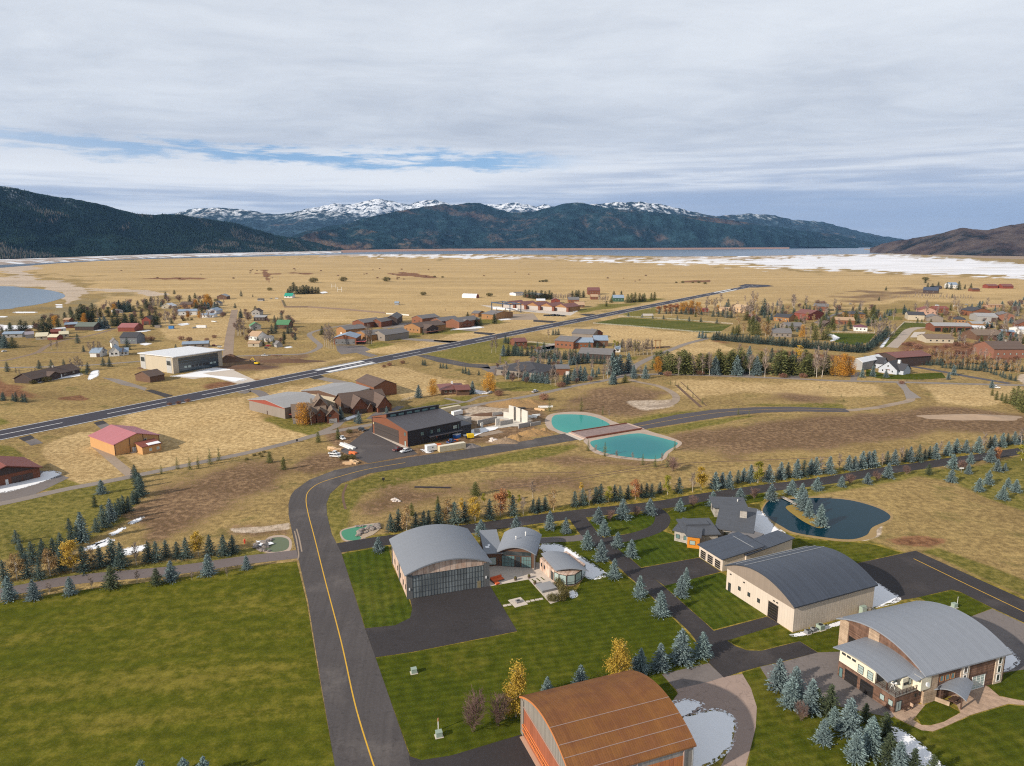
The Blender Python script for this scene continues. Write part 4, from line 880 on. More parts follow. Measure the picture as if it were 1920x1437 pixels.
# ================================================================ the big arched hangar homes
# ---- grey hangar home beside the main road
b = Bld('hangar_house', 'long grey arched hangar with a gridded glass door facing a black apron', (764,1124), (917,1099), depth=24.6)
e, rs = 7.7, 2.7
b.walls(e-.05, rs-.2, W_PANEL, 'arch'); b.roof(e, rs, R_GREY, 'arch', o=.7, og=.9, th=.38, n=26)
b.block('corner_pier', -.12, -.14, 0, 1.5, .3, e-.3, W_GREYP); b.block('corner_pier', b.W-1.7, -.14, 0, b.W+.12, .3, e-.2, W_GREYP)
b.block('corner_pier', -.14, b.D-.9, 0, .3, b.D+.1, e-.3, W_GREYP); b.block('corner_pier', -.16, 11.2, 0, .3, 12.6, e-.3, W_GREYP)
DOORP = M('translucent_door_panel', (.200, .225, .235), .22, .30, .12, ('h', .92, .30), spec=.7, col2=(.120, .135, .142))
bm = MB(); b.slab(bm, 'F', 1.5, .05, b.W-3.2, 6.9, -.05, .10); door = b.part('hangar_door', bm, DOORP)
bm = MB()
for i in range(25): b.slab(bm, 'F', 1.5+(b.W-3.25)*i/24, .05, .06, 6.9, .09, .17)
for z in (.05, 1.7, 3.4, 5.2, 6.85): b.slab(bm, 'F', 1.5, z, b.W-3.2, .10, .09, .15)
b.part('door_grid', bm, M('door_grid_steel', (.050, .055, .060), .5, .1), door)
b.opening('side_door', 'F', b.W-3.6, 0, 1.0, 2.2, M('khaki_door', (.230, .190, .110), .6), pane=False, x0=0, y0=-.12)
for u in (.5, b.W-1.1): b.block('wall_lamp', u, -.34, 2.7, u+.3, -.12, 3.4, M('white_lamp_box', (.80, .80, .80), .5))
for u in (4.5, 9.0, 14.2, 18.6, 21.6): b.opening('window', 'L', u, 1.9, .8, 1.5, GLASS)
b2 = Bld('house_wing', 'low grey roofed link with snow scraps between the hangar and the lounge', (909,1063), (941,1061), depth=15.0)
b2.walls(4.3, 1.0, W_BROWN, 'shedy'); b2.roof(4.3, 1.0, R_GREY, 'shedy', o=.5, og=.2)
b2.opening('window', 'F', 1.0, .5, 2.6, 2.5, GLASS_P); b2.opening('door', 'F', 4.2, 0, 1.0, 2.2, W_DKBR, pane=False)
bm = MB(); box(bm, .6, 3.0, 4.85, 1.8, 4.4, 4.93); box(bm, 1.5, 4.4, 4.93, 2.2, 5.4, 5.0); b2.part('roof_snow', bm, SNOW)
bm = MB(); box(bm, 4.2, .6, 4.68, 5.4, 1.6, 4.78); b2.part('roof_snow', bm, SNOW)
b3 = Bld('lounge_pavilion', 'small grey arched pavilion with a glazed gable and two roof flues', (936,1061.5), (1001,1066), depth=13.8)
b3.walls(5.0, 1.5, W_BROWN, 'arch'); b3.roof(5.1, 1.7, R_GREYY, 'arch', o=.8, og=1.0, th=.34)
bm = MB(); b3.slab(bm, 'F', .9, 3.9, b3.W-1.8, 1.3, -.05, .06); tr = b3.part('transom_window', bm, GLASS)
b3.opening('glass_wall', 'F', .8, .05, (b3.W-1.6)*.44, 3.7, GLASS_T, BEAM, bars=(4, 3)); b3.opening('glass_door', 'F', .8+(b3.W-1.6)*.46, .05, 1.6, 3.7, GLASS, BEAM, bars=(1, 2)); b3.opening('glass_wall', 'F', .8+(b3.W-1.6)*.66, .05, (b3.W-1.6)*.34, 3.7, GLASS_T, BEAM, bars=(4, 3))
for x, y, h in ((4.6, 5.0, 1.1), (7.2, 8.4, 1.3)):
    bm = MB(); tube(bm, (x, y, 6.4), (x, y, 6.9+h), .16, .16, 8); tube(bm, (x, y, 6.9+h), (x, y, 7.1+h), .30, .05, 8); b3.part('flue', bm, WHITEF)
bm = MB(); box(bm, b3.W+.1, -1.2, 0, b3.W+.5, .5, 5.0); b3.part('corner_pier', bm, W_GREYP)
b4 = Bld('studio_wing', 'curved glass ended studio with a shallow grey roof beside a snow bank', (1012,1067), (1039,1092), depth=9.6)
q = [b4.root.matrix_basis.inverted() @ G(x, y) for x, y in ((1012,1067),(1039,1092),(1048,1097),(1062,1100),(1078,1098),(1090,1090),(1097,1079),(1062,1054))]
bm = MB(); prism(bm, [(p.x, p.y) for p in q], 0, 3.7, lambda p, t: (p[0], p[1], t)); bmesh.ops.recalc_face_normals(bm, faces=bm.faces); b4.part('wall', bm, W_PANEL)
bm = MB(); cc = [b4.root.matrix_basis.inverted() @ G(x, y, 4.2) for x, y in ((1014,1038),(1042,1070),(1104,1071),(1062,1037.5))]
n = 12; rows = [[], [], [], []]
for k in range(n+1):
    t = k/n; z = .75*(1-(2*t-1)**2)
    for r_, (p, s_, dz_) in enumerate(((0, 3, 0), (1, 2, 0), (0, 3, .26), (1, 2, .26))):
        v = cc[p].lerp(cc[s_], t); rows[r_].append(bm.verts.new((v.x, v.y, 3.95+z+dz_)))
for k in range(n):
    bm.faces.new((rows[0][k], rows[0][k+1], rows[1][k+1], rows[1][k])); bm.faces.new((rows[2][k], rows[3][k], rows[3][k+1], rows[2][k+1]))
    bm.faces.new((rows[1][k], rows[1][k+1], rows[3][k+1], rows[3][k])); bm.faces.new((rows[0][k], rows[2][k], rows[2][k+1], rows[0][k+1]))
for k in (0, n): bm.faces.new([rows[i][k] for i in ((0, 1, 3, 2) if k == 0 else (0, 2, 3, 1))])
bmesh.ops.recalc_face_normals(bm, faces=bm.faces); b4.part('roof', bm, R_GREY)
for i in range(2, 7):
    p, r_ = q[i-1], q[i]; d = (r_-p); L = d.length; d.normalize(); nn = Vector((d.y, -d.x, 0))
    def pan(bm, a, c, z0, z1, o0, o1):
        pts = [p+d*a+nn*o0, p+d*c+nn*o0, p+d*c+nn*o1, p+d*a+nn*o1]
        prism(bm, [(v.x, v.y) for v in pts], z0, z1, lambda v, t: (v[0], v[1], t)); bmesh.ops.recalc_face_normals(bm, faces=bm.faces)
    bm = MB()
    for a_, c_, z0, z1 in ((.05, .17, .4, 3.5), (L-.17, L-.05, .4, 3.5), (.17, L-.17, .4, .55), (.17, L-.17, 3.35, 3.5), (.17, L-.17, 1.2, 1.28)): pan(bm, a_, c_, z0, z1, -.03, .10)
    fr = b4.part('window', bm, DARKF); bm = MB(); pan(bm, .1, L-.1, .45, 3.45, -.03, .04); b4.part('pane', bm, GLASS_P, fr)
for u in (1.0, 3.0): b4.opening('window', 'F', u, 1.4, .6, 1.2, GLASS)
b4.opening('window', 'F', b4.W-2.2, .3, .8, 2.6, GLASS, bars=(1, 2)); b4.opening('window', 'F', b4.W-1.2, .3, .8, 2.6, GLASS, bars=(1, 2))

# ---- rust hangar
b = Bld('rust_hangar', 'rust brown arched steel hangar at the bottom edge with an orange door', (978,1374), (1030,1462), depth=24.8, W=24.4)
b.root.rotation_euler.z = b.rz = R(-69.3)
e, rs = 8.2, 3.7
b.walls(e-.05, rs-.2, W_CORR, 'arch'); rf = b.roof(e, rs, R_RUST, 'arch', o=.35, og=.35, th=.30, n=28)
RAIL = M('snow_rail', (.34, .24, .20), .5, .1)
for x in (15.2, 19.0, 21.3, 23.6):
    bm = MB(); z = e+.36+rs*(1-(2*x/24.4-1)**2); box(bm, x-.055, -.3, z-.02, x+.055, 25.1, z+.07); b.part('snow_rail', bm, RAIL, rf)
bm = MB()
for k in range(28):
    x0, x1 = -.35+25.1*k/28, -.35+25.1*(k+1)/28
    z0, z1 = [e+.04+rs*(1-(x/12.2-1)**2) for x in (x0, x1)]
    prism(bm, [(x0, z0-.10), (x1, z1-.10), (x1, z1+.34), (x0, z0+.34)], -.44, -.36, lambda p, t: (p[0], t, p[1]))
bmesh.ops.recalc_face_normals(bm, faces=bm.faces); b.part('fascia', bm, M('orange_steel_trim', (.46, .17, .055), .6, .12))
bm = MB(); b.slab(bm, 'F', 1.4, .05, 21.6, 6.6, -.05, .06); door = b.part('hangar_door', bm, M('rust_red_door', (.280, .090, .045), .7, .2, .3, ('h', 1.2, .2)))
TRUSS = M('orange_truss', (.640, .200, .055), .6, .1)
bm = MB()
for z, o in ((3.1, .5), (1.9, .5), (3.1, .12)): tube(bm, (1.5, -o, z), (22.9, -o, z), .09, .09, 6)
for i in range(19):
    x = 1.5+21.4*i/18
    tube(bm, (x, -.5, 1.9), (x, -.5, 3.1), .05, .05, 4); tube(bm, (x, -.12, 3.1), (x, -.5, 3.1), .05, .05, 4)
    if i < 18: tube(bm, (x, -.5, 1.9 if i % 2 else 3.1), (x+21.4/18, -.5, 3.1 if i % 2 else 1.9), .04, .04, 4)
b.part('door_truss', bm, TRUSS, door)
b.block('door_sill', 1.2, -.9, .02, 23.2, .02, .14, M('sill_plate', (.52, .34, .24), .7, .1))
b.block('door_header', 1.2, -.14, 6.7, 23.2, .02, 6.95, RAIL)
b.block('corner_pier', -.12, -.2, 0, 1.3, .2, e-.1, W_CORR)
bm = MB(); b.slab(bm, 'R', 13.0, .05, 9.6, 6.6, -.05, .08); sd_ = b.part('side_door', bm, W_CORTEN)
bm = MB(); b.slab(bm, 'R', 17.2, .1, 2.6, 3.0, .07, .14); b.part('window', bm, GLASS, sd_)
for u in (12.7, 22.6): b.block('door_post', 24.38, u-.1, 0, 24.62, u+.1, 7.9, RAIL)
b.block('downspout', 24.42, 24.5, 0, 24.6, 24.7, 8.0, STEEL)
bm = MB(); b.slab(bm, 'R', .6, .05, 11.0, 6.6, -.05, .08); b.part('side_door', bm, W_CORTEN)

# ---- tan hangar with the slate blue arch
b = Bld('tan_hangar', 'tan walled hangar with a dark slate blue arched roof', (1361,1105), (1486,1186), depth=29.3)
e, rs = 7.4, 3.7
b.walls(e-.05, rs-.25, W_TAN, 'arch'); rf = b.roof(e, rs, R_NAVY, 'arch', o=.55, og=.55, th=.34, n=28)
bm = MB(); prof = [(x, e-.9) for x in (.05, b.W-.05)]+[(b.W*k/14, e+(rs-.3)*(1-(2*k/14-1)**2)) for k in range(14, -1, -1)]
prism(bm, prof, -.10, -.02, lambda p, t: (p[0], t, p[1])); bmesh.ops.recalc_face_normals(bm, faces=bm.faces); b.part('gable_panel', bm, W_TAUPE)
for x in (1.2, 4.2, 7.4):
    z = e+.40+rs*(1-(2*x/b.W-1)**2); bm = MB(); box(bm, x-.08, -.5, z-.02, x+.08, b.D+.5, z+.14); b.part('snow_rail', bm, STEEL, rf)
b.opening('door', 'F', .9, .05, 1.1, 2.6, GLASS, bars=(1, 1))
for u in (5.0, 8.8, 12.6): b.opening('window', 'F', u, 2.2, 1.0, 1.2, GLASS)
b.opening('garage_door', 'F', 16.7, .05, 3.6, 4.6, G_DOOR, M('bronze_frame', (.10, .07, .055), .6), bars=(1, 6))
for u in (1.5, 7.0, 18.5, 19.6): b.block('wall_lamp', u, -.30, 5.4, u+.5, -.02, 5.65, DARKF)
b.block('gutter', b.W+.3, -.5, e-.35, b.W+.5, b.D+.5, e-.1, DARKF)
# garage wing in front
b = Bld('garage_wing', 'three door tan garage with a slate blue metal roof', (1310.5,1044), (1354,1072), depth=15.2)
b.walls(3.9, 1.5, W_TAN, 'shedy'); rf = b.roof(4.0, 1.5, R_NAVYX, 'shedy', o=.6, og=.5)
for u in (.7, 4.2, 7.8): b.opening('garage_door', 'F', u, .05, 2.8, 2.9, G_DOOR, W_TAN, bars=(1, 4), ft=.12)
b.block('snow_rail', b.W*.1, 12.2, 5.45, b.W*.95, 12.35, 5.62, STEEL, rf)
b = Bld('rear_wing', 'low slate blue roofed wing joining garage and tan hangar', (1372,1050), (1398,1064), depth=20.0)
b.walls(4.0, 1.6, W_TAN, 'shedy'); b.roof(4.0, 1.6, R_NAVY, 'shedy', o=.5, og=.6); b.opening('window', 'F', .5, 1.2, 1.2, 1.2, GLASS)

# ---- stone house by the dark pond
b = Bld('stone_house', 'grey stone house with dark metal roof and square chimney by dark pond', (1345,1009), (1406,1018), depth=16.0)
W_, D_ = b.W, b.D
b.walls(3.6, 2.0, W_STONEG, 'shedy'); b.roof(3.7, 2.0, R_SLATE, 'shedy', o=1.1, og=1.0)
ch = b.block('chimney', W_*.60, D_*.55, 4.0, W_*.60+2.3, D_*.55+1.6, 7.6, W_STONEG); b.block('chimney_cap', W_*.60-.1, D_*.55-.1, 7.6, W_*.60+2.4, D_*.55+1.7, 7.9, R_SLATE, ch)
b.opening('window', 'F', 2.0, .9, 2.4, 1.8, GLASS); b.opening('window', 'F', 7.0, .6, 3.0, 2.2, GLASS, bars=(2, 1)); b.opening('door', 'R', 2.0, .05, 1.2, 2.4, GLASS); b.opening('window', 'R', 5.0, .8, 3.4, 2.2, GLASS, bars=(3, 1))
bb = Bld('stone_wing', 'smaller stone wing with dark roof at the far end of stone house', (1340,970), (1398,972), depth=8.0)
bb.walls(3.6, .8, W_STONEG, 'shedy'); bb.roof(3.7, .8, R_SLATE, 'shedy', o=.7, og=.8); bb.opening('window', 'L', 2.0, 1.0, 1.4, 1.4, GLASS)
bb.block('flue', bb.W*.8, 5.0, 4.2, bb.W*.8+.3, 5.3, 5.4, WHITEF)
bb = Bld('stone_wing', 'low pale stone wing with two roofs beside the driveway loop', (1264,1014), (1290,1020), depth=9.0)
bb.walls(3.6, .9, W_STONEG, 'shedy'); bb.roof(3.7, .9, R_SLATE, 'shedy', o=.6, og=.6); bb.opening('window', 'F', .6, 1.1, 1.3, 1.5, GLASS_T); bb.opening('window', 'F', bb.W-1.6, 1.1, 1.0, 1.5, GLASS_T)
bb = Bld('stone_wing', 'long dark roofed middle wing behind the amber cedar room', (1289,1023), (1345,1021), depth=10.0)
bb.walls(3.6, 1.0, W_STONEG, 'shedy'); bb.roof(3.7, 1.0, R_SLATE, 'shedy', o=.8, og=.8); bb.opening('window', 'F', 1, 1.2, 1.5, 1.2, GLASS)
bb.block('roof_cap', 1.0, 5.5, 4.3, bb.W-1, 8.8, 5.1, R_SLATE)
bb = Bld('cedar_room', 'amber orange cedar room with one pale window under a dark roof', (1288,1027), (1311,1030), depth=6.0)
bb.walls(4.0, .4, W_ORANGE, 'shedy'); bb.roof(4.1, .4, R_SLATE, 'shedy', o=.6, og=.5); bb.opening('window', 'F', .7, 1.2, 1.9, 1.5, GLASS_P)
bb = Bld('breezeway', 'flat grey covered walk beside the garage roof and snowy courtyard', (1366,1020), (1408,1034), depth=7.5)
bb.walls(3.2, .3, W_STONEG, 'shedy', x0=1, x1=bb.W-1.5, y0=1); bb.roof(3.2, .3, SH_GREY, 'shedy', o=.3, og=.3); bb.block('post', bb.W-.3, .1, 0, bb.W-.1, .3, 3.1, BEAM); bb.block('post', .1, .1, 0, .3, .3, 3.1, BEAM)

# ---- modern house at right
b = Bld('modern_hangar_house', 'large modern house with a broad curved grey roof and stone piers', (1573,1211), (1730,1320), depth=24.4)
e, rs = 7.4, 3.1; Wd = b.W
b.walls(e-.05, rs-.2, W_SLAT, 'arch'); b.roof(e, rs, R_GREYY, 'arch', o=.7, og=1.0, th=.34, n=28)
b.block('stone_pier', -.15, -.2, 0, 2.6, .4, e+.4, W_STONE); b.block('stone_pier', 8.6, -.2, 0, 11.6, .3, e+2.3, W_STONE)
b.block('stone_pier', Wd-1.4, -.22, 0, Wd+.16, 3.6, e-.2, W_STONE)
b.opening('garage_door', 'F', 2.8, .05, 4.6, 4.4, G_DOOR, bars=(1, 5))
for y0 in (10.4, 21.2):
    b.block('stone_pier', Wd-.1, y0, 0, Wd+.18, y0+2.6, e-.3, M('pale_stone', (.52, .42, .32), .85, .2, .7, ('z', .45, .18), fine=.15))
    for z in (.6, 2.8, 5.0): b.opening('window', 'R', y0+.7, z, 1.2, 1.9, GLASS, WHITEF, ft=.16, x1=Wd+.18)
for u in (4.2, 5.9, 7.5): b.opening('window', 'R', u, 4.4, 1.2, 1.5, GLASS_T, M('cedar_trim', (.36, .17, .07), .7), ft=.12)
b.opening('garage_door', 'R', 14.4, .05, 4.0, 3.4, GLASS_P, WHITEF, bars=(3, 5), ft=.14)
b.block('trim_band', Wd+.02, 14.2, 3.45, Wd+.14, 18.6, 3.7, BEAM)
# annex: dark slatted ground floor, cream upper floor, deck
a = Bld('living_annex', 'two storey annex with cream upper floor, curved grey roof and deck', (1570,1266), (1675,1337), depth=10.2)
Wa, Da = a.W, a.D
a.walls(3.75, 0, W_SLAT, 'flat'); ux = 9.7
a.block('upper_storey', .05, .05, 3.76, ux, 9.9, 6.7, W_CREAM); a.block('upper_bay', ux+.02, 3.6, 3.78, Wa-1.2, 9.9, 6.4, W_CREAM)
a.block('upper_bay', Wa-1.16, 6.8, 3.78, Wa+.8, 9.95, 6.9, W_CREAM)
a.roof(6.7, .9, R_GREYY, 'archy' if False else 'arch', x0=-.6, x1=ux+3.2, y0=0, y1=9.9, o=.6, og=.9, th=.26)
a.roof(6.5, .5, R_GREYY, 'shedy', x0=Wa-3.4, x1=Wa+.4, y0=5.6, y1=9.6, o=.4, og=.4, th=.2)
dk = a.block('deck', ux+.03, -.1, 3.755, Wa+.15, 3.55, 3.86, M('grey_deck', (.200, .185, .165), .8, .12)); a.block('deck', Wa-1.1, 3.6, 3.755, Wa+.15, 6.7, 3.855, M('grey_deck', (.2, .185, .165)))
bm = MB(); pts = [(ux+.2, .0), (Wa, .0), (Wa, 3.4), (Wa, 6.6)]
for p, q_ in zip(pts, pts[1:]):
    for z in (4.3, 4.6, 4.9): tube(bm, (*p, z), (*q_, z), .035, .035, 4)
    n_ = 3
    for i in range(n_+1):
        x, y = p[0]+(q_[0]-p[0])*i/n_, p[1]+(q_[1]-p[1])*i/n_; tube(bm, (x, y, 3.86), (x, y, 4.95), .06, .06, 4)
a.part('railing', bm, BEAM, dk)
a.block('post', ux+2.6, .3, 3.87, ux+2.85, .55, 6.6, BEAM)
for u in (.7, 2.1, 3.5): a.opening('window', 'F', u, 5.9, 1.0, .5, GLASS, y0=.05)
for u in (5.2, 7.7): a.opening('window', 'F', u, 4.0, 1.5, 2.0, GLASS_P, bars=(1, 3), y0=.05)
a.opening('patio_door', 'R', .5, 3.9, 2.6, 2.4, GLASS, bars=(3, 1), x1=ux); a.opening('window', 'F', 1.6, 4.5, 1.1, 1.6, GLASS_P, x0=ux, y0=3.6)
a.opening('window', 'R', 3.9, 4.8, 1.4, .6, GLASS, x1=Wa-1.2); a.opening('window', 'R', 5.4, 4.6, .9, 1.5, GLASS_P, x1=Wa-1.2)
a.opening('door', 'F', .4, .05, 1.0, 2.4, GLASS_T); a.opening('garage_door', 'F', 2.0, .05, 3.4, 2.9, G_DOOR, bars=(1, 4)); a.opening('garage_door', 'F', 6.2, .05, 3.4, 2.9, G_DOOR, bars=(1, 4))
a.opening('window', 'F', 11.3, 1.2, 1.2, 1.4, GLASS_P); a.opening('window', 'F', 13.4, 1.2, 1.2, 1.4, GLASS_P)
a.opening('door', 'R', .4, .05, 1.8, 2.5, GLASS_P, bars=(2, 1)); a.opening('window', 'R', 6.2, 2.1, .5, .8, GLASS); a.opening('window', 'R', 7.5, 2.1, .5, .8, GLASS)
c = Bld('porch', 'curved grey porch roof on dark timber posts over the paver patio', (1757,1316), (1803,1333), depth=7.0, cat='porch')
for x, y in ((.2, .2), (c.W-.4, .2), (c.W-.4, 6.0), (.2, 6.0)): c.block('post', x, y, .05, x+.3, y+.3, 3.3, BEAM)
c.roof(3.3, .7, R_GREYY, 'arch', o=.7, og=.7, th=.22)
c.block('low_wall', -1.4, -.1, 0, -1.1, 6.2, 1.0, W_STONE); c.block('low_wall', -1.08, -.1, 0, c.W*.5, .15, 1.0, W_STONE)
c.block('glazed_wall', .6, 5.9, .1, c.W*.5, 6.05, 2.6, GLASS_T)

# ================================================================ black hangar house, building site
b = Bld('black_hangar', 'black metal hangar with rust orange end wall and raised clerestory', (699,812), (765,838.5), depth=32.5)
Wd, Dp = b.W, b.D
bm = MB(); xm = Wd*.44
prism(bm, [(0, 0), (Wd, 0), (Wd, 8.3), (xm, 11.0), (0, 8.6)], .02, Dp, lambda p, t: (p[0], t, p[1])); bmesh.ops.recalc_face_normals(bm, faces=bm.faces); b.part('wall', bm, W_BLACK)
bm = MB(); prism(bm, [(.05, 0), (Wd-.05, 0), (Wd-.05, 8.2), (xm, 10.9), (.05, 8.5)], -.10, .0, lambda p, t: (p[0], t, p[1])); bmesh.ops.recalc_face_normals(bm, faces=bm.faces); b.part('gable_panel', bm, M('rust_orange_panel', (.175, .066, .034), .7, .1, .3))
bm = MB(); prism(bm, [(xm+.2, 11.0), (Wd+.8, 8.05), (Wd+.8, 8.35), (xm+.2, 11.3)], -.4, Dp+.4, lambda p, t: (p[0], t, p[1])); bmesh.ops.recalc_face_normals(bm, faces=bm.faces); b.part('roof', bm, R_DARKM)
bm = MB(); prism(bm, [(-.6, 8.9), (xm, 11.1), (xm, 13.2), (-.6, 9.2)], -.4, .3, lambda p, t: (p[0], t, p[1])); bmesh.ops.recalc_face_normals(bm, faces=bm.faces)
b.part('gable_trim', bm, M('rust_orange_panel', (.175, .066, .034)))
bm = MB(); prism(bm, [(-.8, 9.0), (xm+.25, 13.1), (xm+.25, 13.4), (-.8, 9.3)], -.5, Dp+.5, lambda p, t: (p[0], t, p[1])); bmesh.ops.recalc_face_normals(bm, faces=bm.faces); b.part('roof', bm, R_DARKM)
cl_ = b.block('clerestory', xm-.3, .4, 10.6, xm+.05, Dp-.3, 13.05, W_BLACK)
for i in range(6):
    y = 2.0+i*4.9; b.block('window', xm+.05, y, 11.45, xm+.12, y+3.2, 12.45, GLASS_T, cl_)
bm = MB(); b.slab(bm, 'F', 2.2, .1, Wd*.70, 6.6, .06, .16); hd = b.part('hangar_door', bm, M('brown_hangar_door', (.060, .048, .044), .6, .12, .3, ('z', 1.1, .1)))
bm = MB(); b.slab(bm, 'F', 2.2, 3.1, Wd*.70, .14, .15, .22); b.part('door_seam', bm, DARKF, hd)
b.block('corner_pier', -.2, -.16, 0, .5, .5, 8.6, W_BLACK)
b.opening('window', 'F', Wd-2.9, 5.2, 1.3, 1.8, GLASS_T, y0=-.1); b.opening('door', 'F', Wd-2.9, .1, 1.3, 2.6, GLASS_P, y0=-.1)
for u, w_ in ((7.5, 2.0), (13.4, 1.6), (17.5, 2.0), (27.5, 2.6)): b.opening('window', 'R', u, 4.4, w_, 1.9, GLASS_P if u > 20 else GLASS_T, bars=(2, 2))
cn = b.block('canopy', Wd+.02, 11.5, 3.4, Wd+3.0, Dp-.4, 3.65, R_DARKM)
for y in (11.8, 18.2, 25.0, Dp-.9): b.block('post', Wd+2.6, y, .02, Wd+2.8, y+.2, 3.4, DARKF, cn)
b.opening('patio_door', 'R', 14, .1, 4.0, 2.5, GLASS, bars=(3, 1)); b.opening('patio_door', 'R', 22, .1, 4.0, 2.5, GLASS, bars=(3, 1)); b.opening('window', 'R', 30.5, 4.0, .8, 2.6, GLASS_T)
b.block('side_lean_to', Wd*.62, Dp+.02, 0, Wd-.3, Dp+7.0, 5.0, W_BLACK); b.block('side_roof', Wd*.60, Dp+.04, 5.02, Wd+.2, Dp+7.6, 5.25, R_DARKM)
b.block('wall_lamp', 1.5, -.5, 5.3, 2.1, -.12, 6.2, M('site_lamp', (.75, .62, .35), .5))
# foundations
def site_wall(p, q, h, th, mat, label, name='concrete_wall', z0=0.0, grp=None):
    a_, b_ = G(*p), G(*q); d = b_-a_; o = Bld(name, label, p, q, depth=th, cat='wall', group=grp)
    o.block('wall', 0, 0, z0, o.W, th, h, mat) if False else None
    bm = MB(); box(bm, 0, 0, z0, o.W, th, h)
    me = link(name, bm, mat); me.location = o.root.location; me.rotation_euler = o.root.rotation_euler
    tag(me, label, 'wall', grp); bpy.data.objects.remove(o.root); return me
CW = M('new_concrete', (.54, .51, .46), .8, .12, .6, fine=.06); CF = M('grey_block_wall', (.34, .32, .30), .85, .14, .6, ('z', .6, .12))
site_wall((954,787),(963,789.5),8.4,.4,CW,'tall pale concrete panel, thinnest of three on the building site')
site_wall((963,787),(975,792),7.8,.4,CW,'tall pale concrete panel standing in the middle of the foundations')
site_wall((978,792),(989,797),7.6,.4,CW,'tall pale concrete panel nearest the turquoise pond')
site_wall((944,783),(956,785),3.4,.6,CW,'waist high concrete stub joined to the tall panels')
site_wall((868,803),(884,797),4.6,8.5,CF,'grey block room core beside the black hangar')
site_wall((896,799),(932,791),3.0,.6,CF,'long low grey foundation wall across the site')
site_wall((930,799),(937,798),4.0,.8,CW,'short white concrete corner pier at mid site')
site_wall((938,799),(962,794),2.4,.6,CF,'low grey foundation wall ending near the white floor')
site_wall((902,803),(906,802),2.8,.6,CW,'small white concrete end pier beside the low wall')
site_wall((973,804),(996,799),2.4,.7,CF,'dark edged retaining wall along the front of the slab')
site_wall((995,800),(1014,796),1.9,.7,CF,'low retaining wall end nearest the pond')
site_wall((889,812),(900,812.5),2.2,.8,CF,'short grey wall stub over snow by the yellow machine')
site_wall((924,781),(942,779),2.2,.5,CF,'low wall round the far side of the footing')
sheet('concrete_floor', [(923,782),(944,779),(962,785),(1000,794),(990,800),(960,800),(905,808),(880,806),(935,797),(965,792)], .09, CW)
sheet('snow_patch', [(865,815),(880,808),(905,803),(935,801),(930,806),(905,812),(892,818),(875,822)], .12, SNOW, ragged=.4)
sheet('concrete_floor', [(896,815),(935,807),(945,811),(900,820)], .08, A_GRAV)
# ================================================================ other houses, hangars and sheds
def house(label, A, B, depth, eave, rise, kind, wall, roof, win=(0, GLASS), door=None, name='house', o=.6, side=0, cat=None, group=None, base=None, chim=False):
    """plain house or shed: win = (how many along the front, glass), door = (u fraction, width, height, material) or a list of them"""
    b = Bld(name, label, A, B, depth=depth, cat=cat or name.replace('_', ' '), group=group)
    if kind == 'hip': b.walls(eave, 0, wall, 'flat'); b.hip(eave+.02, rise, roof, o)
    else: b.walls(eave, rise, wall, kind); b.roof(eave, rise, roof, kind, o=o, og=o*.8)
    n, gm = win; z = max(.9, eave*.38); h = min(1.4, eave*.38)
    for i in range(n):
        w_ = min(1.5, b.W/(n+1)*.6); b.opening('window', 'F', b.W*(i+.75)/(n+.5)-w_/2, z, w_, h, gm, DARKF if wall not in (W_DKBR, W_BLACK, W_BROWN, W_LOG) else M('pale_trim', (.5, .45, .38)), ft=.12)
    for i in range(side):
        w_ = 1.3; b.opening('window', 'R', b.D*(i+.75)/(side+.5)-w_/2, z, w_, h, gm, DARKF, ft=.12); b.opening('window', 'L', b.D*(i+.75)/(side+.5)-w_/2, z, w_, h, gm, DARKF, ft=.12)
    for u, w_, h_, m_ in ([] if not door else [door] if not isinstance(door, list) else door):
        b.opening('garage_door' if w_ > 2 else 'door', 'F', b.W*u-w_/2, .05, w_, h_, m_, pane=False)
    if base: b.block('stone_base', -.08, -.08, 0, b.W+.08, b.D+.08, base[0], base[1])
    if chim: c_ = b.block('chimney', b.W*.6, b.D*.45, eave, b.W*.6+1.1, b.D*.45+1.1, eave+rise+1.5, W_STONEG)
    return b
DG = M('grey_garage_door', (.36, .34, .32), .6, .08, .4, ('z', .55, .14)); DB = M('brown_garage_door', (.085, .055, .045), .6, .1, .4, ('z', .55, .14)); DW = M('white_garage_door', (.68, .67, .65), .6, .06, .4, ('z', .55, .1))
# pink roofed barn on the straw field
b = Bld('metal_barn', 'ochre barn with a dusty pink roof and low snow topped lean-to', (216,855), (300,836), C=(195,832))
b.walls(5.4, 3.2, W_OCHRE, 'y'); b.roof(5.4, 3.2, M('pink_metal_roof', (.420, .150, .165), .5, .08, .25, ('y', .6, .1)), 'y', o=.5, og=.5)
for u in (.05, 7.0, 13.5, b.W-.3): b.block('batten', u, -.1, 0, u+.3, .02, 5.4+(3.0*(1-abs(2*u/b.W-1)) if 1 < u < b.W-1 else 0), BEAM)
b.opening('door', 'F', 8.0, .05, 2.4, 2.4, WHITEF, DARKF, bars=(2, 1)); b.opening('window', 'F', 14.0, 1.2, 1.2, 1.5, GLASS_P, WHITEF); b.opening('window', 'F', 14.0, 4.0, 1.2, 1.3, GLASS, WHITEF)
b.block('door_slab', 7.0, -2.2, 0, 15.0, -.05, .14, A_CONC)
l = Bld('lean_to', 'low ochre lean-to with two windows and snow on the roof', (268,853), (303,845), depth=6.5)
l.walls(3.6, .9, W_OCHRE, 'shedy'); l.roof(3.6, .9, R_BARNRED, 'shedy', o=.5, og=.4); l.opening('window', 'F', l.W*.35, 1.0, 1.3, 1.4, GLASS_P, WHITEF, bars=(2, 2)); l.opening('window', 'F', l.W*.75, 1.0, 1.3, 1.4, GLASS_P, WHITEF, bars=(2, 2))
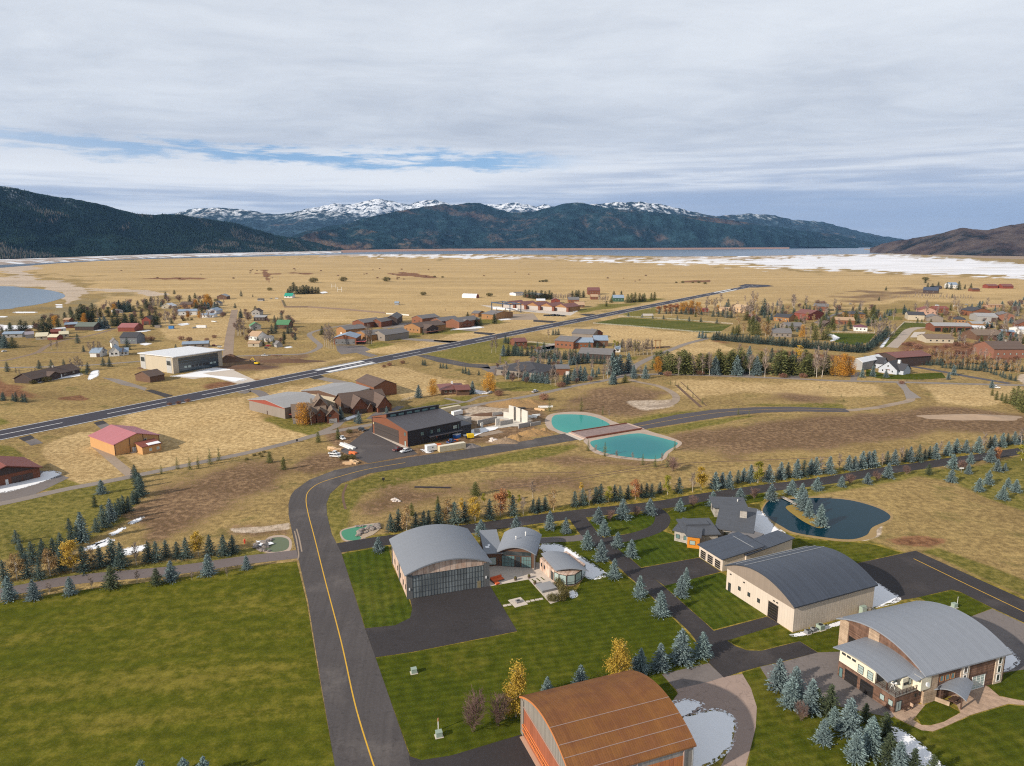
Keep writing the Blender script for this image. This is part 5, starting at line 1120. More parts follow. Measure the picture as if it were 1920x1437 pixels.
bm = MB(); prism(bm, [(-.4, 3.98), (2.6, 4.36), (2.6, 4.5), (-.4, 4.15)], l.W*.34, l.W*.98, lambda p, t: (t, p[0], p[1])); bmesh.ops.recalc_face_normals(bm, faces=bm.faces); l.part('roof_snow', bm, SNOW)
# red roofed barn at the left edge
b = Bld('red_barn', 'dark red roofed timber barn with two garage doors at the left edge', (-50,923), (76,895), depth=20)
b.walls(4.6, 3.6, W_LOG, 'y'); b.roof(4.6, 3.6, M('oxide_red_roof', (.225, .068, .050), .6, .14, .25, ('y', .5, .12)), 'y', o=.9, og=1.6)
bm = MB(); prism(bm, [(1.0, 4.4), (b.W-1, 4.4), (b.W/2, 7.4)], -.12, -.02, lambda p, t: (p[0], t, p[1])); bmesh.ops.recalc_face_normals(bm, faces=bm.faces); b.part('gable_panel', bm, W_DKBR)
for u in (.56, .73): b.opening('garage_door', 'F', b.W*u, .05, 3.8, 2.8, DB, pane=False)
b.opening('door', 'F', b.W*.47, .05, 1.0, 2.2, DW, pane=False)
# white roofed glass fronted hangar
b = Bld('white_roof_hangar', 'big cream hangar with a white roof and blue glass door', (326,701), (417,686), C=(275,689))
Wd, Dp = b.W, b.D
bm = MB(); prism(bm, [(0, 0), (Dp, 0), (Dp, 11.6), (0, 12.6)], 0, Wd, lambda p, t: (t, p[0], p[1])); bmesh.ops.recalc_face_normals(bm, faces=bm.faces); b.part('wall', bm, W_CRM2)
bm = MB(); prism(bm, [(-3.2, 12.9), (Dp+1, 11.9), (Dp+1, 12.5), (-3.2, 13.5)], -1.2, Wd+1.2, lambda p, t: (t, p[0], p[1])); bmesh.ops.recalc_face_normals(bm, faces=bm.faces); b.part('roof', bm, R_WHITE)
bm = MB(); b.slab(bm, 'F', 4.5, .1, Wd-8, 11.2, -.1, .10); hd = b.part('hangar_door', bm, M('blue_glass_door', (.040, .060, .075), .12, .2, .15, ('z', 2.2, .2), spec=.9))
for i in range(9): b.block('window', 9+i*3.2, -.2, 3.0, 11.2+i*3.2, -.12, 4.6, GLASS_P if i not in (2, 3, 4, 5, 6) else G_DOOR, hd)
b.block('corner_pier', -.2, -.3, 0, 4.3, .5, 12.5, M('tan_panel', (.42, .36, .28), .7, .08, .3)); b.block('corner_pier', Wd-3.3, -.3, 0, Wd+.2, .5, 12.5, M('tan_panel', (.42, .36, .28)))
for u in (1.0, Dp-8.5): b.block('panel', -.14, Dp-u-6.5, 0, .02, Dp-u, 11.8, M('grey_panel', (.40, .40, .39), .7)); b.opening('window', 'L', u+.6, 6.0, 5.0, 3.4, GLASS, ft=.2, x0=-.14)
house('small grey brown shed with a dark gable roof beside white hangar', (282,718), (309,713), 17, 4.4, 3.0, 'x', W_BROWN, SH_BROWN, (0, GLASS), name='shed')
b = house('dark ranch house with a long brown roof and snowy drive', (60,720), (150,700), 15, 3.4, 3.6, 'x', W_DKBR, SH_BROWN, (5, GLASS), (.6, 1.0, 2.1, DW), name='ranch_house', chim=True, o=.9)
b.walls(3.4, 2.2, W_DKBR, 'y', x0=b.W*.30, x1=b.W*.52, y0=-2.5, y1=2, name='porch_wall'); b.roof(3.4, 2.2, SH_BROWN, 'y', x0=b.W*.30, x1=b.W*.52, y0=-2.5, y1=7, name='porch_roof')
# metal hangars and chalets south of the runway
b = house('grey brown metal hangar with a pale roof and red gable trim', (468,769), (535,786), 27, 6.4, 2.2, 'y', W_GREYB, R_PALE, name='metal_hangar')
bm = MB(); prism(bm, [(0, 5.9), (b.W, 5.9), (b.W, 6.4), (b.W/2, 8.5), (0, 6.4)], -.12, -.02, lambda p, t: (p[0], t, p[1])); bmesh.ops.recalc_face_normals(bm, faces=bm.faces); b.part('gable_panel', bm, M('red_trim_panel', (.26, .06, .04), .6))
b.block('red_canopy', b.W+.02, 2, 2.4, b.W+6, 9, 2.7, W_RED); b.opening('door', 'F', b.W*.5, .05, 1.0, 2.2, DB, pane=False)
b = house('cream fronted metal hangar with a pale grey roof behind the chalets', (567,752), (635,763), 28, 6.6, 2.0, 'y', W_CRM2, R_PALE, name='metal_hangar')
bm = MB(); prism(bm, [(0, 5.6), (b.W, 5.6), (b.W, 6.6), (b.W/2, 8.5), (0, 6.6)], -.12, -.02, lambda p, t: (p[0], t, p[1])); bmesh.ops.recalc_face_normals(bm, faces=bm.faces); b.part('gable_panel', bm, W_BROWN)
b.block('corner_pier', -.2, -.2, 0, 1.6, .4, 6.9, W_BROWN); b.block('corner_pier', b.W-3, -.2, 0, b.W+.1, .4, 6.9, W_BROWN)
b = house('red cedar barn with a steep brown roof at the edge of straw', (702,745), (744,739), 27, 6.8, 3.4, 'y', W_CEDAR, SH_BROWN, name='cedar_barn')
# the taupe roofed chalet
b = Bld('chalet', 'brown chalet with many steep taupe gables behind a yellow tree', (550,795), (612,790), depth=15)
b.walls(4.4, 5.0, W_BROWN, 'x'); b.roof(4.4, 5.0, SH_TAUPE, 'x', o=.9, og=.6)
for x0, w_, y0, e_ in ((6.0, 6.0, -3.0, 5.4), (12.5, 4.6, -2.0, 5.2), (18.0, 6.5, -5.5, 4.6)):
    b.walls(e_, w_*.50, W_LOG, 'y', x0=x0, x1=x0+w_, y0=y0, y1=6, name='gable'); b.roof(e_, w_*.50, SH_TAUPE, 'y', x0=x0, x1=x0+w_, y0=y0, y1=9, o=.6, og=.5, name='gable_roof')
    b.opening('window', 'F', .9, 3.6, 1.4, 1.6, GLASS, W_DKBR, x0=x0, y0=y0)
b.opening('garage_door', 'F', 1.0, .05, 4.4, 2.5, DG, pane=False, x0=18.0, y0=-5.5); b.block('stone_base', -.1, -.1, 0, 5.5, .3, 3.2, W_STONEG); b.block('chimney', 10, 7.0, 8, 11.4, 8.4, 12.4, W_STONEG)
b.walls(7.0, 5.5, W_BROWN, 'y', x0=11, x1=20, y0=5, y1=18, name='tower'); b.roof(7.0, 5.5, SH_TAUPE, 'y', x0=11, x1=20, y0=5, y1=18, o=.7, og=.6, name='tower_roof')
b = Bld('chalet', 'dark roofed log chalet with red gabled garages by the lane', (648,776), (726,766), depth=20)
b.walls(4.2, 6.0, W_BROWN, 'x'); b.roof(4.2, 6.0, SH_BROWN, 'x', o=1.0, og=.8)
for x0, w_, y0, rr in ((b.W*.12, 9.5, -4.5, .55), (b.W*.66, 8.5, -8.0, .62)):
    b.walls(4.0, w_*rr, W_LOG, 'y', x0=x0, x1=x0+w_, y0=y0, y1=6, name='gable'); b.roof(4.0, w_*rr, SH_BROWN, 'y', x0=x0, x1=x0+w_, y0=y0, y1=9, o=.8, og=.7, name='gable_roof')
    b.opening('garage_door', 'F', 1.2, .05, w_-2.4, 2.6, DB, pane=False, x0=x0, y0=y0)
b.walls(3.2, 2.4, W_CEDAR, 'y', x0=b.W*.46, x1=b.W*.58, y0=-5, y1=0, name='entry'); b.roof(3.2, 2.4, SH_BROWN, 'y', x0=b.W*.46, x1=b.W*.58, y0=-5.6, y1=3, o=.5, og=.4, name='entry_roof')
for i in range(3): b.opening('window', 'L', 2+i*5, 1.4, 1.4, 1.6, GLASS)
# maroon roofed house with the willows
b = house('low brown house with layered maroon roofs between two yellow willows', (829,741), (870,739), 18, 3.6, 2.0, 'hip', W_BROWN, R_MAROON, (4, GLASS), name='house', o=1.4)
b.walls(4.0, 1.6, W_BROWN, 'x', x0=b.W*.62, x1=b.W*1.2, y0=-4, y1=8, name='wing'); b.roof(4.0, 1.6, R_MAROON, 'x', x0=b.W*.62, x1=b.W*1.2, y0=-4, y1=8, o=1.2, og=.8, name='wing_roof'); b.block('chimney', b.W*.5, 8, 4.5, b.W*.5+1.2, 9.2, 7.2, WHITEF)
# hangar homes north of the runway
SHG = SH_GREY
b = house('red cedar hangar with grey door and red awning facing the runway', (626,646.5), (668,646.5), 24, 6.6, 3.2, 'y', W_CEDAR, R_BLUE, (0, GLASS), name='cedar_hangar')
bm = MB(); b.slab(bm, 'F', 1.4, .1, b.W-2.8, 5.4, -.05, .1); hd = b.part('hangar_door', bm, M('slate_door', (.165, .165, .17), .6, .1, .4, ('h', 1.0, .1)))
for i in range(4): b.block('window', 2.2+i*(b.W-5)/3, -.16, 1.8, 3.2+i*(b.W-5)/3, -.08, 2.8, GLASS, hd)
b.block('awning', b.W+.05, -1, 2.9, b.W+9, 6, 3.2, M('red_awning', (.45, .09, .08), .7)); b.walls(3.6, 0, W_DKBR, 'flat', x0=b.W+.05, x1=b.W+7, y0=3, y1=12, name='side_room')
for lab, A, B, dp, e, r_, k_, wm, rm, nm, kw in [
 ('tan gabled hangar with grey roof behind the red awning hangar', (631,628), (649,631), 26, 7.0, 3.0, 'y', W_WOOD, SHG, 'cedar_hangar', dict(door=(.5, 3.0, 3.4, DW))),
 ('golden gabled house with a white garage door among bare aspens', (666,635), (689,640), 30, 6.0, 3.2, 'y', W_WOOD, SHG, 'house', dict(door=(.3, 3.2, 3.4, DW))),
 ('brown gabled house with glazed red end gable and snowy terrace', (697,637), (722,640), 34, 6.2, 3.6, 'y', W_GREYB, SHG, 'house', dict(win=(2, GLASS))),
 ('dark red hangar behind the tan one, grey roof catching light', (661,614), (683,616), 30, 6.4, 3.2, 'y', W_LOG, SHG, 'cedar_hangar', dict(door=(.5, 7.0, 4.6, DB))),
 ('small red brown hangar with a grey roof beside the yard', (697,613), (715,614), 28, 6.4, 3.2, 'y', W_LOG, SHG, 'cedar_hangar', dict(door=(.5, 6.0, 4.6, DB))),
 ('largest dark brown hangar of the yard with a wide grey roof', (723,610), (745,610), 42, 8.0, 3.6, 'y', W_DKBR, SHG, 'cedar_hangar', dict(door=(.5, 8.0, 5.6, DB))),
 ('brown board hangar house with four small square windows on lawn', (758,622), (788,625.5), 40, 6.6, 3.6, 'y', W_WOOD, SH_BROWN, 'cedar_hangar', dict(win=(4, GLASS))),
 ('bright cedar hangar with white lamps behind the brown one', (772,606), (792,608), 30, 6.6, 3.2, 'y', W_CEDAR, SHG, 'cedar_hangar', dict(win=(2, GLASS))),
 ('cedar hangar with yellow corner post in the middle of the row', (808,612), (828,614), 32, 7.0, 3.4, 'y', W_CEDAR, SHG, 'cedar_hangar', dict(door=(.8, 3.0, 5.0, DB))),
 ('cedar hangar with a dark glazed end and long deck', (836,614), (861,616), 42, 7.2, 3.6, 'y', W_CEDAR, SHG, 'cedar_hangar', dict(win=(0, GLASS))),
 ('golden gabled barn with a grey roof above the snow patch', (903,598), (925,600), 40, 6.6, 3.0, 'x', W_WOOD, SHG, 'barn', dict(win=(1, GLASS))),
 ('small golden cottage behind a spruce beside the golden barn', (884,594), (897,594.5), 22, 4.6, 2.4, 'x', W_WOOD, SHG, 'cottage', dict(win=(1, GLASS)))]:
    house(lab, A, B, dp, e, r_, k_, wm, rm, name=nm, **kw)
g = house('dark timber lodge with a glazed gable and red deck on lawn', (800,626), (822,623), 20, 5.4, 3.4, 'y', W_DKBR, SH_BROWN, (2, GLASS_T), name='lodge'); g.block('deck', -4, -5, 2.2, g.W+2, -.1, 2.5, W_LOG); g.block('post', -3.8, -4.8, 0, -3.5, -4.5, 2.2, BEAM); g.block('post', g.W+1.6, -4.8, 0, g.W+1.9, -4.5, 2.2, BEAM)
g = house('red brown lodge end with a dark gable and balcony beside hangars', (866,615), (885,613), 18, 6.0, 3.0, 'y', W_LOG, SHG, (2, GLASS), name='lodge'); g.block('deck', -2, -4, 2.4, g.W, -.1, 2.7, W_LOG)
# the row of five identical hangars
five = 'row of hangars with red roofs'
for i, (A, B) in enumerate([((944,577.5),(962,579)), ((962.5,578.5),(983,580.5)), ((988,580),(1009,582)), ((1013.5,581.5),(1035,583.5)), ((1040.5,583),(1062,585))]):
    b = house('red roofed hangar with a broad grey door, %s in the row from the gantry end' % ordn(i), A, B, 30, 6.4, 4.2, 'y', W_WOOD, R_MAROON, name='row_hangar', group=five)
    bm = MB(); b.slab(bm, 'F', .3, .1, b.W-.6, 5.6, -.05, .1); b.part('hangar_door', bm, M('warm_grey_door', (.40, .36, .33), .6, .06, .3, ('z', 1.4, .06)))
    b.block('side_pier', b.W+.05, -.1, 0, b.W+3.8, 3, 6.0, W_LOG)
# grove houses beyond
for lab, A, B, dp, e, r_, k_, wm, rm, nm, kw in [
 ('dark red brown lodge with a low grey roof before dark pines', (986,558), (1010,561), 26, 6.0, 2.6, 'x', W_LOG, SHG, 'lodge', dict(win=(3, GLASS))),
 ('small white fronted garage at the far edge of the pines', (967,555), (983,554), 18, 4.6, 1.4, 'x', W_WHITE, SHG, 'garage', dict(win=(1, GLASS))),
 ('grey roofed cabin with a dark gable among bare aspens', (1066,568), (1086,568), 22, 5.0, 3.4, 'x', W_CEDAR, SHG, 'cabin', dict(win=(2, GLASS))),
 ('tan roofed cottage on the edge of the small garden pond', (1078,577), (1096,577), 18, 4.0, 4.0, 'x', W_BROWN, R_TAN, 'cottage', dict(win=(2, GLASS))),
 ('tall red brown lodge with steep roofs behind the pines', (1103,553), (1125,553), 26, 8.0, 5.0, 'x', W_LOG, R_MAROON, 'lodge', dict(win=(4, GLASS))),
 ('small red cottage with a tan gabled roof on a rise', (1108,562), (1121,562), 16, 5.0, 3.4, 'x', W_LOG, R_TAN, 'cottage', dict(win=(2, GLASS))),
 ('blue roofed green house facing the runway between pines', (1150,566), (1170,566), 20, 6.4, 4.0, 'x', M('dark_green_siding', (.05, .11, .07)), R_BLUE, 'house', dict(win=(3, GLASS_P))),
 ('maroon cabin half hidden behind the red roofed hangars', (1034,569), (1050,569), 16, 4.6, 3.0, 'y', W_RED, R_MAROON, 'cabin', dict(win=(1, GLASS))),
 ('white roofed cottage half hidden behind the red roofed hangars', (1006,570), (1022,570), 14, 5.2, 2.4, 'x', W_WOOD, R_WHITE, 'cottage', dict(win=(1, GLASS))),
 ('tiny teal roofed cabin in front of the far pine clump', (533,559), (548,559), 16, 3.4, 4.6, 'x', W_WHITE, R_TEAL, 'cabin', dict(win=(2, GLASS))),
 ('little grey shed alone on the straw plain', (740,572.5), (747.5,572.5), 8, 3.4, 2.0, 'x', W_GREY2, R_BLUE, 'shed', dict()),
 # middle, around the spruce hedges
 ('long brick hangar house with white pilasters and blue grey roof', (1040,652), (1075,655), 26, 7.0, 3.0, 'x', W_CEDAR, SHG, 'house', dict(win=(4, GLASS))),
 ('blue metal roofed house wing with a tall green window', (1075,654), (1112,654), 20, 6.0, 3.0, 'x', W_CEDAR, R_BLUE, 'house', dict(win=(4, GLASS_T))),
 ('blue metal roofed house end with a dark gable in trees', (1114,650), (1140,650), 18, 6.0, 3.4, 'x', W_BROWN, R_BLUE, 'house', dict(win=(2, GLASS))),
 ('grey roofed hangar behind bare aspens beyond the brick house', (1072,636), (1112,638), 30, 6.0, 3.0, 'x', W_GREYB, SHG, 'metal_hangar', dict()),
 ('small dark red cabin with a steep porch behind aspens', (1116,634), (1130,633), 14, 5.0, 3.0, 'y', W_LOG, SHG, 'cabin', dict(win=(1, GLASS))),
 ('long grey shingled barn roof behind the spruce hedge', (1085,672), (1146,675), 22, 4.4, 3.4, 'x', W_DKBR, SHG, 'barn', dict()),
 ('brown garage with a flat cedar front between spruces', (1043,704), (1068,704), 14, 5.0, .6, 'shedy', W_CEDAR, SHG, 'garage', dict(door=(.85, 3.0, 3.0, DW))),
 ('broad dark grey hipped hangar house behind bare poplars', (930,703), (1012,712), 34, 4.6, 4.6, 'hip', W_GREYB, SH_CHAR, 'house', dict(win=(5, GLASS))),
 ('small maroon roofed cottage behind the tall pines', (966,650), (988,649), 16, 4.4, 2.6, 'x', W_LOG, R_MAROON, 'cottage', dict(win=(2, GLASS))),
 ('little white well house beside the tall poplars', (1154,661), (1163,661), 7, 3.4, 2.2, 'x', W_WHITE, R_BLUE, 'well_house', dict(win=(1, GLASS))),
 # right hand side
 ('white roofed grey hangar beside the orange willows', (1595,692), (1616,695), 34, 6.6, 2.4, 'y', W_GREY2, R_WHITE, 'metal_hangar', dict()),
 ('wide maroon roofed brown hangar behind the pale blue house', (1640,681), (1679,689), 36, 7.8, 2.6, 'y', W_DKBR, R_MAROON, 'metal_hangar', dict()),
 ('long low barn with a pale tin roof and open timber bays', (1751,622), (1821,623), 22, 6.4, 2.6, 'x', W_LOG, R_PALE, 'barn', dict(door=[(.1, 6, 4.4, G_DOOR), (.3, 6, 4.4, G_DOOR), (.5, 6, 4.4, G_DOOR), (.7, 6, 4.4, G_DOOR), (.9, 5, 4.4, G_DOOR)])),  # dark panels stand in for the shade inside the open bays
 ('long taupe shingled house behind the bare thicket', (1736,643), (1788,644), 22, 4.4, 3.0, 'x', W_CRM2, SH_TAUPE, 'house', dict(win=(4, GLASS))),
 ('taupe roofed lodge with a log gable by the tin roofed barn', (1830,638), (1880,638), 24, 5.0, 4.4, 'x', W_BROWN, SH_TAUPE, 'lodge', dict(win=(3, GLASS))),
 ('big brick house with a brown roof and white arched windows', (1862,672), (1925,672), 28, 8.0, 5.0, 'x', M('brick_wall', (.25, .115, .075), .85, .18, .6, ('z', .3, .15)), SH_BROWN, 'brick_house', dict(win=(5, GLASS_P), chim=True)),
 ('salmon gabled house with a red roof wing at the plain edge', (1723,590), (1756,591), 24, 6.0, 4.0, 'y', M('salmon_siding', (.44, .27, .20)), R_BARNRED, 'house', dict(win=(3, GLASS))),
 ('long red roofed wing behind the salmon gabled house', (1752,587), (1778,587), 16, 6.0, 2.6, 'x', W_CEDAR, R_BARNRED, 'house', dict(win=(3, GLASS))),
 ('pale sided hangar with a charcoal roof left of salmon house', (1702,600), (1733,601), 24, 6.6, 3.0, 'x', W_CRM2, SH_CHAR, 'metal_hangar', dict(win=(1, GLASS))),
 ('grey brown gabled hangar in front of the salmon house', (1738,603), (1768,604), 22, 5.0, 3.2, 'y', W_GREYB, SHG, 'metal_hangar', dict()),
 ('dark hip roofed house with golden stone porch near the barn', (1788,606), (1810,607), 20, 4.6, 3.0, 'hip', W_WOOD, SH_CHAR, 'house', dict(win=(3, GLASS))),
 ('cedar gabled hangar with a charcoal roof behind the pale one', (1822,593), (1858,593), 26, 6.6, 4.0, 'y', W_CEDAR, SH_CHAR, 'cedar_hangar', dict(door=(.5, 9, 5, DB))),
 ('pale grey wide roofed hangar at the centre of the cluster', (1832,603), (1870,604), 30, 6.4, 3.0, 'x', W_GREY2, R_PALE, 'metal_hangar', dict(door=(.85, 7, 5, DB))),
 ('brick red gabled hangar beside the pale grey one', (1872,601), (1902,602), 24, 7.0, 3.0, 'y', M('brick_wall', (.25, .115, .075)), SHG, 'metal_hangar', dict()),
 ('timber fronted garage with a pale roof behind the tin barn', (1822,615), (1856,616), 20, 5.0, 1.6, 'x', W_WOOD, R_PALE, 'garage', dict(win=(2, GLASS))),
 ('small pale roofed shed attached to the tin roofed barn', (1822,620), (1846,621), 10, 3.6, 1.0, 'shedy', W_GREY2, R_WHITE, 'shed', dict()),
 ('white roofed shed at the right edge among bare trees', (1912,627), (1935,627), 18, 5.0, 2.0, 'x', W_WHITE, R_WHITE, 'shed', dict()),
 ('dark red lodge at the right edge above white roofed shed', (1908,616), (1935,617), 22, 5.0, 4.0, 'y', W_LOG, SH_BROWN, 'lodge', dict(win=(2, GLASS))),
 ('blue roofed shed in front of the taupe roofed lodge', (1878,629), (1902,630), 14, 4.0, 1.4, 'x', W_LOG, R_BLUE, 'shed', dict()),
 ('long low tan trailer home with a white end on the plain', (1852,577), (1880,577), 12, 4.0, .8, 'x', M('clay_siding', (.40, .24, .15)), R_TAN, 'trailer_home', dict(win=(3, GLASS))),
 ('dark blue roofed farm barn beside the far white house', (1730,550), (1758,551), 24, 6.0, 5.4, 'x', W_DKBR, M('navy_roof', (.06, .075, .11)), 'barn', dict(win=(2, GLASS))),
 ('low dark veranda house in line with the far white house', (1750,542), (1766,542), 14, 4.4, 1.6, 'x', W_DKBR, SH_CHAR, 'house', dict(win=(3, GLASS))),
 ('white two gabled farmhouse far out on the straw plain', (1780,541), (1796,541), 18, 8.0, 4.0, 'x', W_WHITE, R_BLUE, 'farmhouse', dict(win=(4, GLASS))),
 ('small red brown stable right of the far white farmhouse', (1823,547), (1837,547), 14, 4.4, 2.0, 'x', W_LOG, SH_BROWN, 'stable', dict()),
 ('long red brown barn far out near the snowy flats', (1852,541), (1871,541), 18, 5.4, 3.0, 'x', W_RED, R_MAROON, 'barn', dict()),
 ('round shouldered red barn at the far right plain edge', (1880,541.5), (1900,541.5), 18, 5.0, 4.4, 'x', W_RED, R_MAROON, 'barn', dict()),
 # around the long spruce hedge
 ('golden timber hangar with a charcoal roof and white base', (1450,602), (1479,604), 26, 5.4, 3.0, 'x', W_WOOD, SH_CHAR, 'cedar_hangar', dict(win=(3, GLASS_P))),
 ('tall dark red barn with a maroon roof among spruces', (1489,598), (1518,601), 30, 8.0, 4.0, 'x', W_RED, R_MAROON, 'barn', dict()),
 ('brown barn with a grey roof behind the dark red barn', (1525,583), (1552,584), 26, 6.6, 3.0, 'x', W_LOG, SHG, 'barn', dict()),
 ('golden pole barn with a dark shed roof beside the lane', (1592,597), (1622,597), 20, 5.4, 1.4, 'shedy', W_WOOD, SH_CHAR, 'barn', dict(win=(3, GLASS))),
 ('tan roofed long house with a lower second roof', (1567,608), (1602,609), 22, 5.0, 2.6, 'x', W_CEDAR, R_TAN, 'house', dict(win=(3, GLASS))),
 ('small cottage with purple roof and white bays above the field', (1601,621), (1626,622), 14, 4.6, 2.6, 'hip', W_WHITE, M('plum_roof', (.15, .06, .08)), 'cottage', dict(win=(3, GLASS))),
 ('grey roofed house with a second lower grey roof in trees', (1476,619), (1508,619), 24, 4.0, 3.2, 'x', W_GREYB, SHG, 'house', dict(win=(2, GLASS))),
 ('blue grey bungalow with a cedar gable behind the hedge', (1449,632), (1484,633), 22, 4.4, 3.6, 'x', W_GREYB, SHG, 'bungalow', dict(win=(3, GLASS))),
 ('small gabled cabin with dark roof at the hedge lane', (1546,614), (1562,614), 14, 4.0, 2.6, 'y', W_DKBR, SH_BROWN, 'cabin', dict(win=(1, GLASS))),
 ('red brick bungalow with a flat red roof by an orange tree', (1403,599), (1418,599), 12, 4.0, 1.4, 'x', W_CEDAR, R_BARNRED, 'bungalow', dict(win=(2, GLASS))),
 ('unfinished house of bare yellow plywood on the far edge', (1374,585), (1397,587), 18, 7.4, 3.0, 'x', M('raw_plywood', (.50, .35, .21), .8, .16, .5, ('h', 1.2, .12)), M('raw_plywood', (.50, .35, .21)), 'house', dict(win=(4, GLASS))),
 ('low plywood garage left of the unfinished house', (1348,583), (1366,584), 14, 3.6, 1.6, 'x', M('raw_plywood', (.50, .35, .21)), R_TAN, 'garage', dict()),
 ('small red roofed cabin among shrubs near the runway', (1316,585), (1328,585), 10, 3.6, 1.4, 'x', W_RED, R_BARNRED, 'cabin', dict(win=(1, GLASS))),
 # village at left
 ('long dark barn with a grey green roof by the pines', (141,620), (176,620), 18, 4.6, 3.6, 'x', W_DKBR, SH_GREEN, 'barn', dict()),
 ('bright red barn with a dusty red roof on the meadow', (221.5,622), (252.5,622), 20, 4.6, 3.6, 'x', W_RED, R_RED, 'barn', dict()),
 ('two storey slate house with a dark roof and balcony', (226,645), (257,645), 16, 6.4, 4.0, 'x', M('slate_siding', (.16, .17, .19)), SH_CHAR, 'house', dict(win=(4, GLASS_P))),
 ('small white gabled shed with a dark open end', (169,670), (187,670), 12, 4.0, 3.4, 'x', W_WHITE, R_BLUE, 'shed', dict(door=(.85, 3.0, 3.0, DB))),  # open end closed by a dark panel, its inner shade put in as colour
 ('white gabled house with blue roofs and bare saplings in front', (205,669), (224,668), 14, 4.4, 4.4, 'y', W_WHITE, R_BLUE, 'house', dict(win=(2, GLASS))),
 ('low white wing with a blue roof right of the gabled house', (225,667), (241,666), 12, 3.2, 2.6, 'x', W_WHITE, R_BLUE, 'house', dict(win=(2, GLASS))),
 ('small white gabled cottage behind the blue roofed house', (210,653), (223,652), 10, 5.4, 3.4, 'y', W_WHITE, SHG, 'cottage', dict(win=(1, GLASS))),
 ('long shed with blue grey roof behind the white roofed hangar', (342,654), (391,652), 14, 4.0, 1.6, 'x', W_GREYB, R_BLUE, 'shed', dict(win=(3, GLASS))),
 ('cream roofed long shed beside the red roofed sheds', (67,638), (89,637), 14, 3.6, 3.0, 'x', W_CRM2, R_CREAM, 'shed', dict(win=(1, GLASS))),
 ('small cream roofed shed with red walls in the farmyard', (90,638), (107,638), 10, 3.2, 2.2, 'x', W_RED, R_CREAM, 'shed', dict()),
 ('crimson roofed shed between the cream roofed ones', (96,629), (114,628), 10, 3.6, 2.2, 'x', W_RED, R_BARNRED, 'shed', dict()),
 ('cream roofed cottage at the track end of the farmyard', (112,634), (129,633), 12, 3.8, 2.4, 'x', W_CRM2, R_CREAM, 'cottage', dict(win=(2, GLASS))),
 ('white roofed mobile home beside the dark round pines', (100,624), (124,622), 8, 3.6, .8, 'x', W_WHITE, R_WHITE, 'mobile_home', dict(win=(2, GLASS))),
 ('pale blue roofed long shed at the left end of village', (5,634), (42,633), 12, 4.0, 1.8, 'x', W_GREY2, R_BLUE, 'shed', dict(win=(2, GLASS))),
 ('lilac roofed shed right of the pale blue roofed one', (48,635), (64,634), 10, 4.0, 2.4, 'x', W_GREY2, M('lilac_roof', (.30, .27, .30)), 'shed', dict()),
 ('low red cabin with a snow dusted roof below the pines', (122,616), (145,615), 12, 4.4, 1.8, 'x', W_LOG, R_BLUE, 'cabin', dict(win=(2, GLASS))),
 ('tiny orange roofed cabin at the lakeside pines', (119,606), (130,606), 9, 4.2, 1.6, 'x', W_LOG, R_TAN, 'cabin', dict(win=(1, GLASS))),
 ('low grey lakeside bungalow below the long pine clump', (213,588), (231,587), 14, 3.6, 2.0, 'hip', W_WHITE, SHG, 'bungalow', dict(win=(3, GLASS))),
 ('dark red gabled barn behind green pines in the village', (266,609), (283,609), 16, 6.0, 4.0, 'y', W_RED, SH_BROWN, 'barn', dict(door=(.5, 6, 4, DB))),
 ('bright white gabled roof house in the middle of village', (303,579), (323,579), 16, 3.6, 3.8, 'y', W_CRM2, R_WHITE, 'house', dict(win=(2, GLASS))),
 ('brown roofed house with a carport by the orange tree', (337,577), (358,577), 18, 4.6, 3.4, 'x', W_WOOD, SH_BROWN, 'house', dict(win=(2, GLASS))),
 ('long white warehouse with a sky blue roof', (334,592), (369,591), 18, 5.6, 2.0, 'x', W_WHITE, R_BLUE, 'warehouse', dict(win=(2, GLASS))),
 ('low white motel like house with a blue roof strip', (373,596), (401,596), 12, 3.6, 1.4, 'x', W_WHITE, R_BLUE, 'house', dict(win=(4, GLASS))),
 ('pale blue gabled warehouse behind the low white house', (386,590), (406,590), 22, 5.0, 3.0, 'y', W_BLUE, R_BLUE, 'warehouse', dict()),
 ('brown gabled chalet with a pale roof edge in the plain', (407,562), (425,562), 16, 5.4, 3.6, 'y', W_BROWN, R_PALE, 'chalet', dict(win=(2, GLASS))),
 ('white gabled cottage half hidden below the orange willow', (400,574), (412,574), 12, 4.0, 3.4, 'y', W_CRM2, SHG, 'cottage', dict(win=(2, GLASS))),
 ('grey gabled house with a brown roof above gravel road', (472,592), (487,592), 14, 5.6, 3.4, 'y', W_GREY2, SH_BROWN, 'house', dict(win=(2, GLASS))),
 ('dark long cabin under a pale tin roof', (476,602), (497,602), 10, 4.6, 1.4, 'shedy', W_DKBR, R_PALE, 'cabin', dict(win=(3, GLASS))),
 ('green roofed house in front of the small spruces', (517,616), (541,616), 18, 4.4, 4.4, 'x', W_BROWN, R_GREEN, 'house', dict(win=(2, GLASS))),
 ('green and white roofed cottage behind dark bushes', (470,619), (490,618), 12, 4.4, 3.6, 'y', W_GREY2, R_GREEN, 'cottage', dict(win=(1, GLASS))),
 ('white house with a tan roof and steep white gable', (466,638), (484,639), 14, 4.6, 4.0, 'x', W_WHITE, R_TAN, 'house', dict(win=(2, GLASS))),
 ('low tan roofed garage in front of the white house', (465,651), (486,651), 9, 3.6, 1.6, 'x', W_CRM2, R_TAN, 'garage', dict(win=(1, GLASS))),
 ('grey roofed garage with a white side behind blue spruce', (495,641), (507,641), 12, 3.8, 1.6, 'x', W_WHITE, SHG, 'garage', dict()),
 ('small grey hip roofed shed beside a snow patch', (519,652), (530,651), 9, 3.0, 2.6, 'y', W_GREY2, SHG, 'shed', dict()),
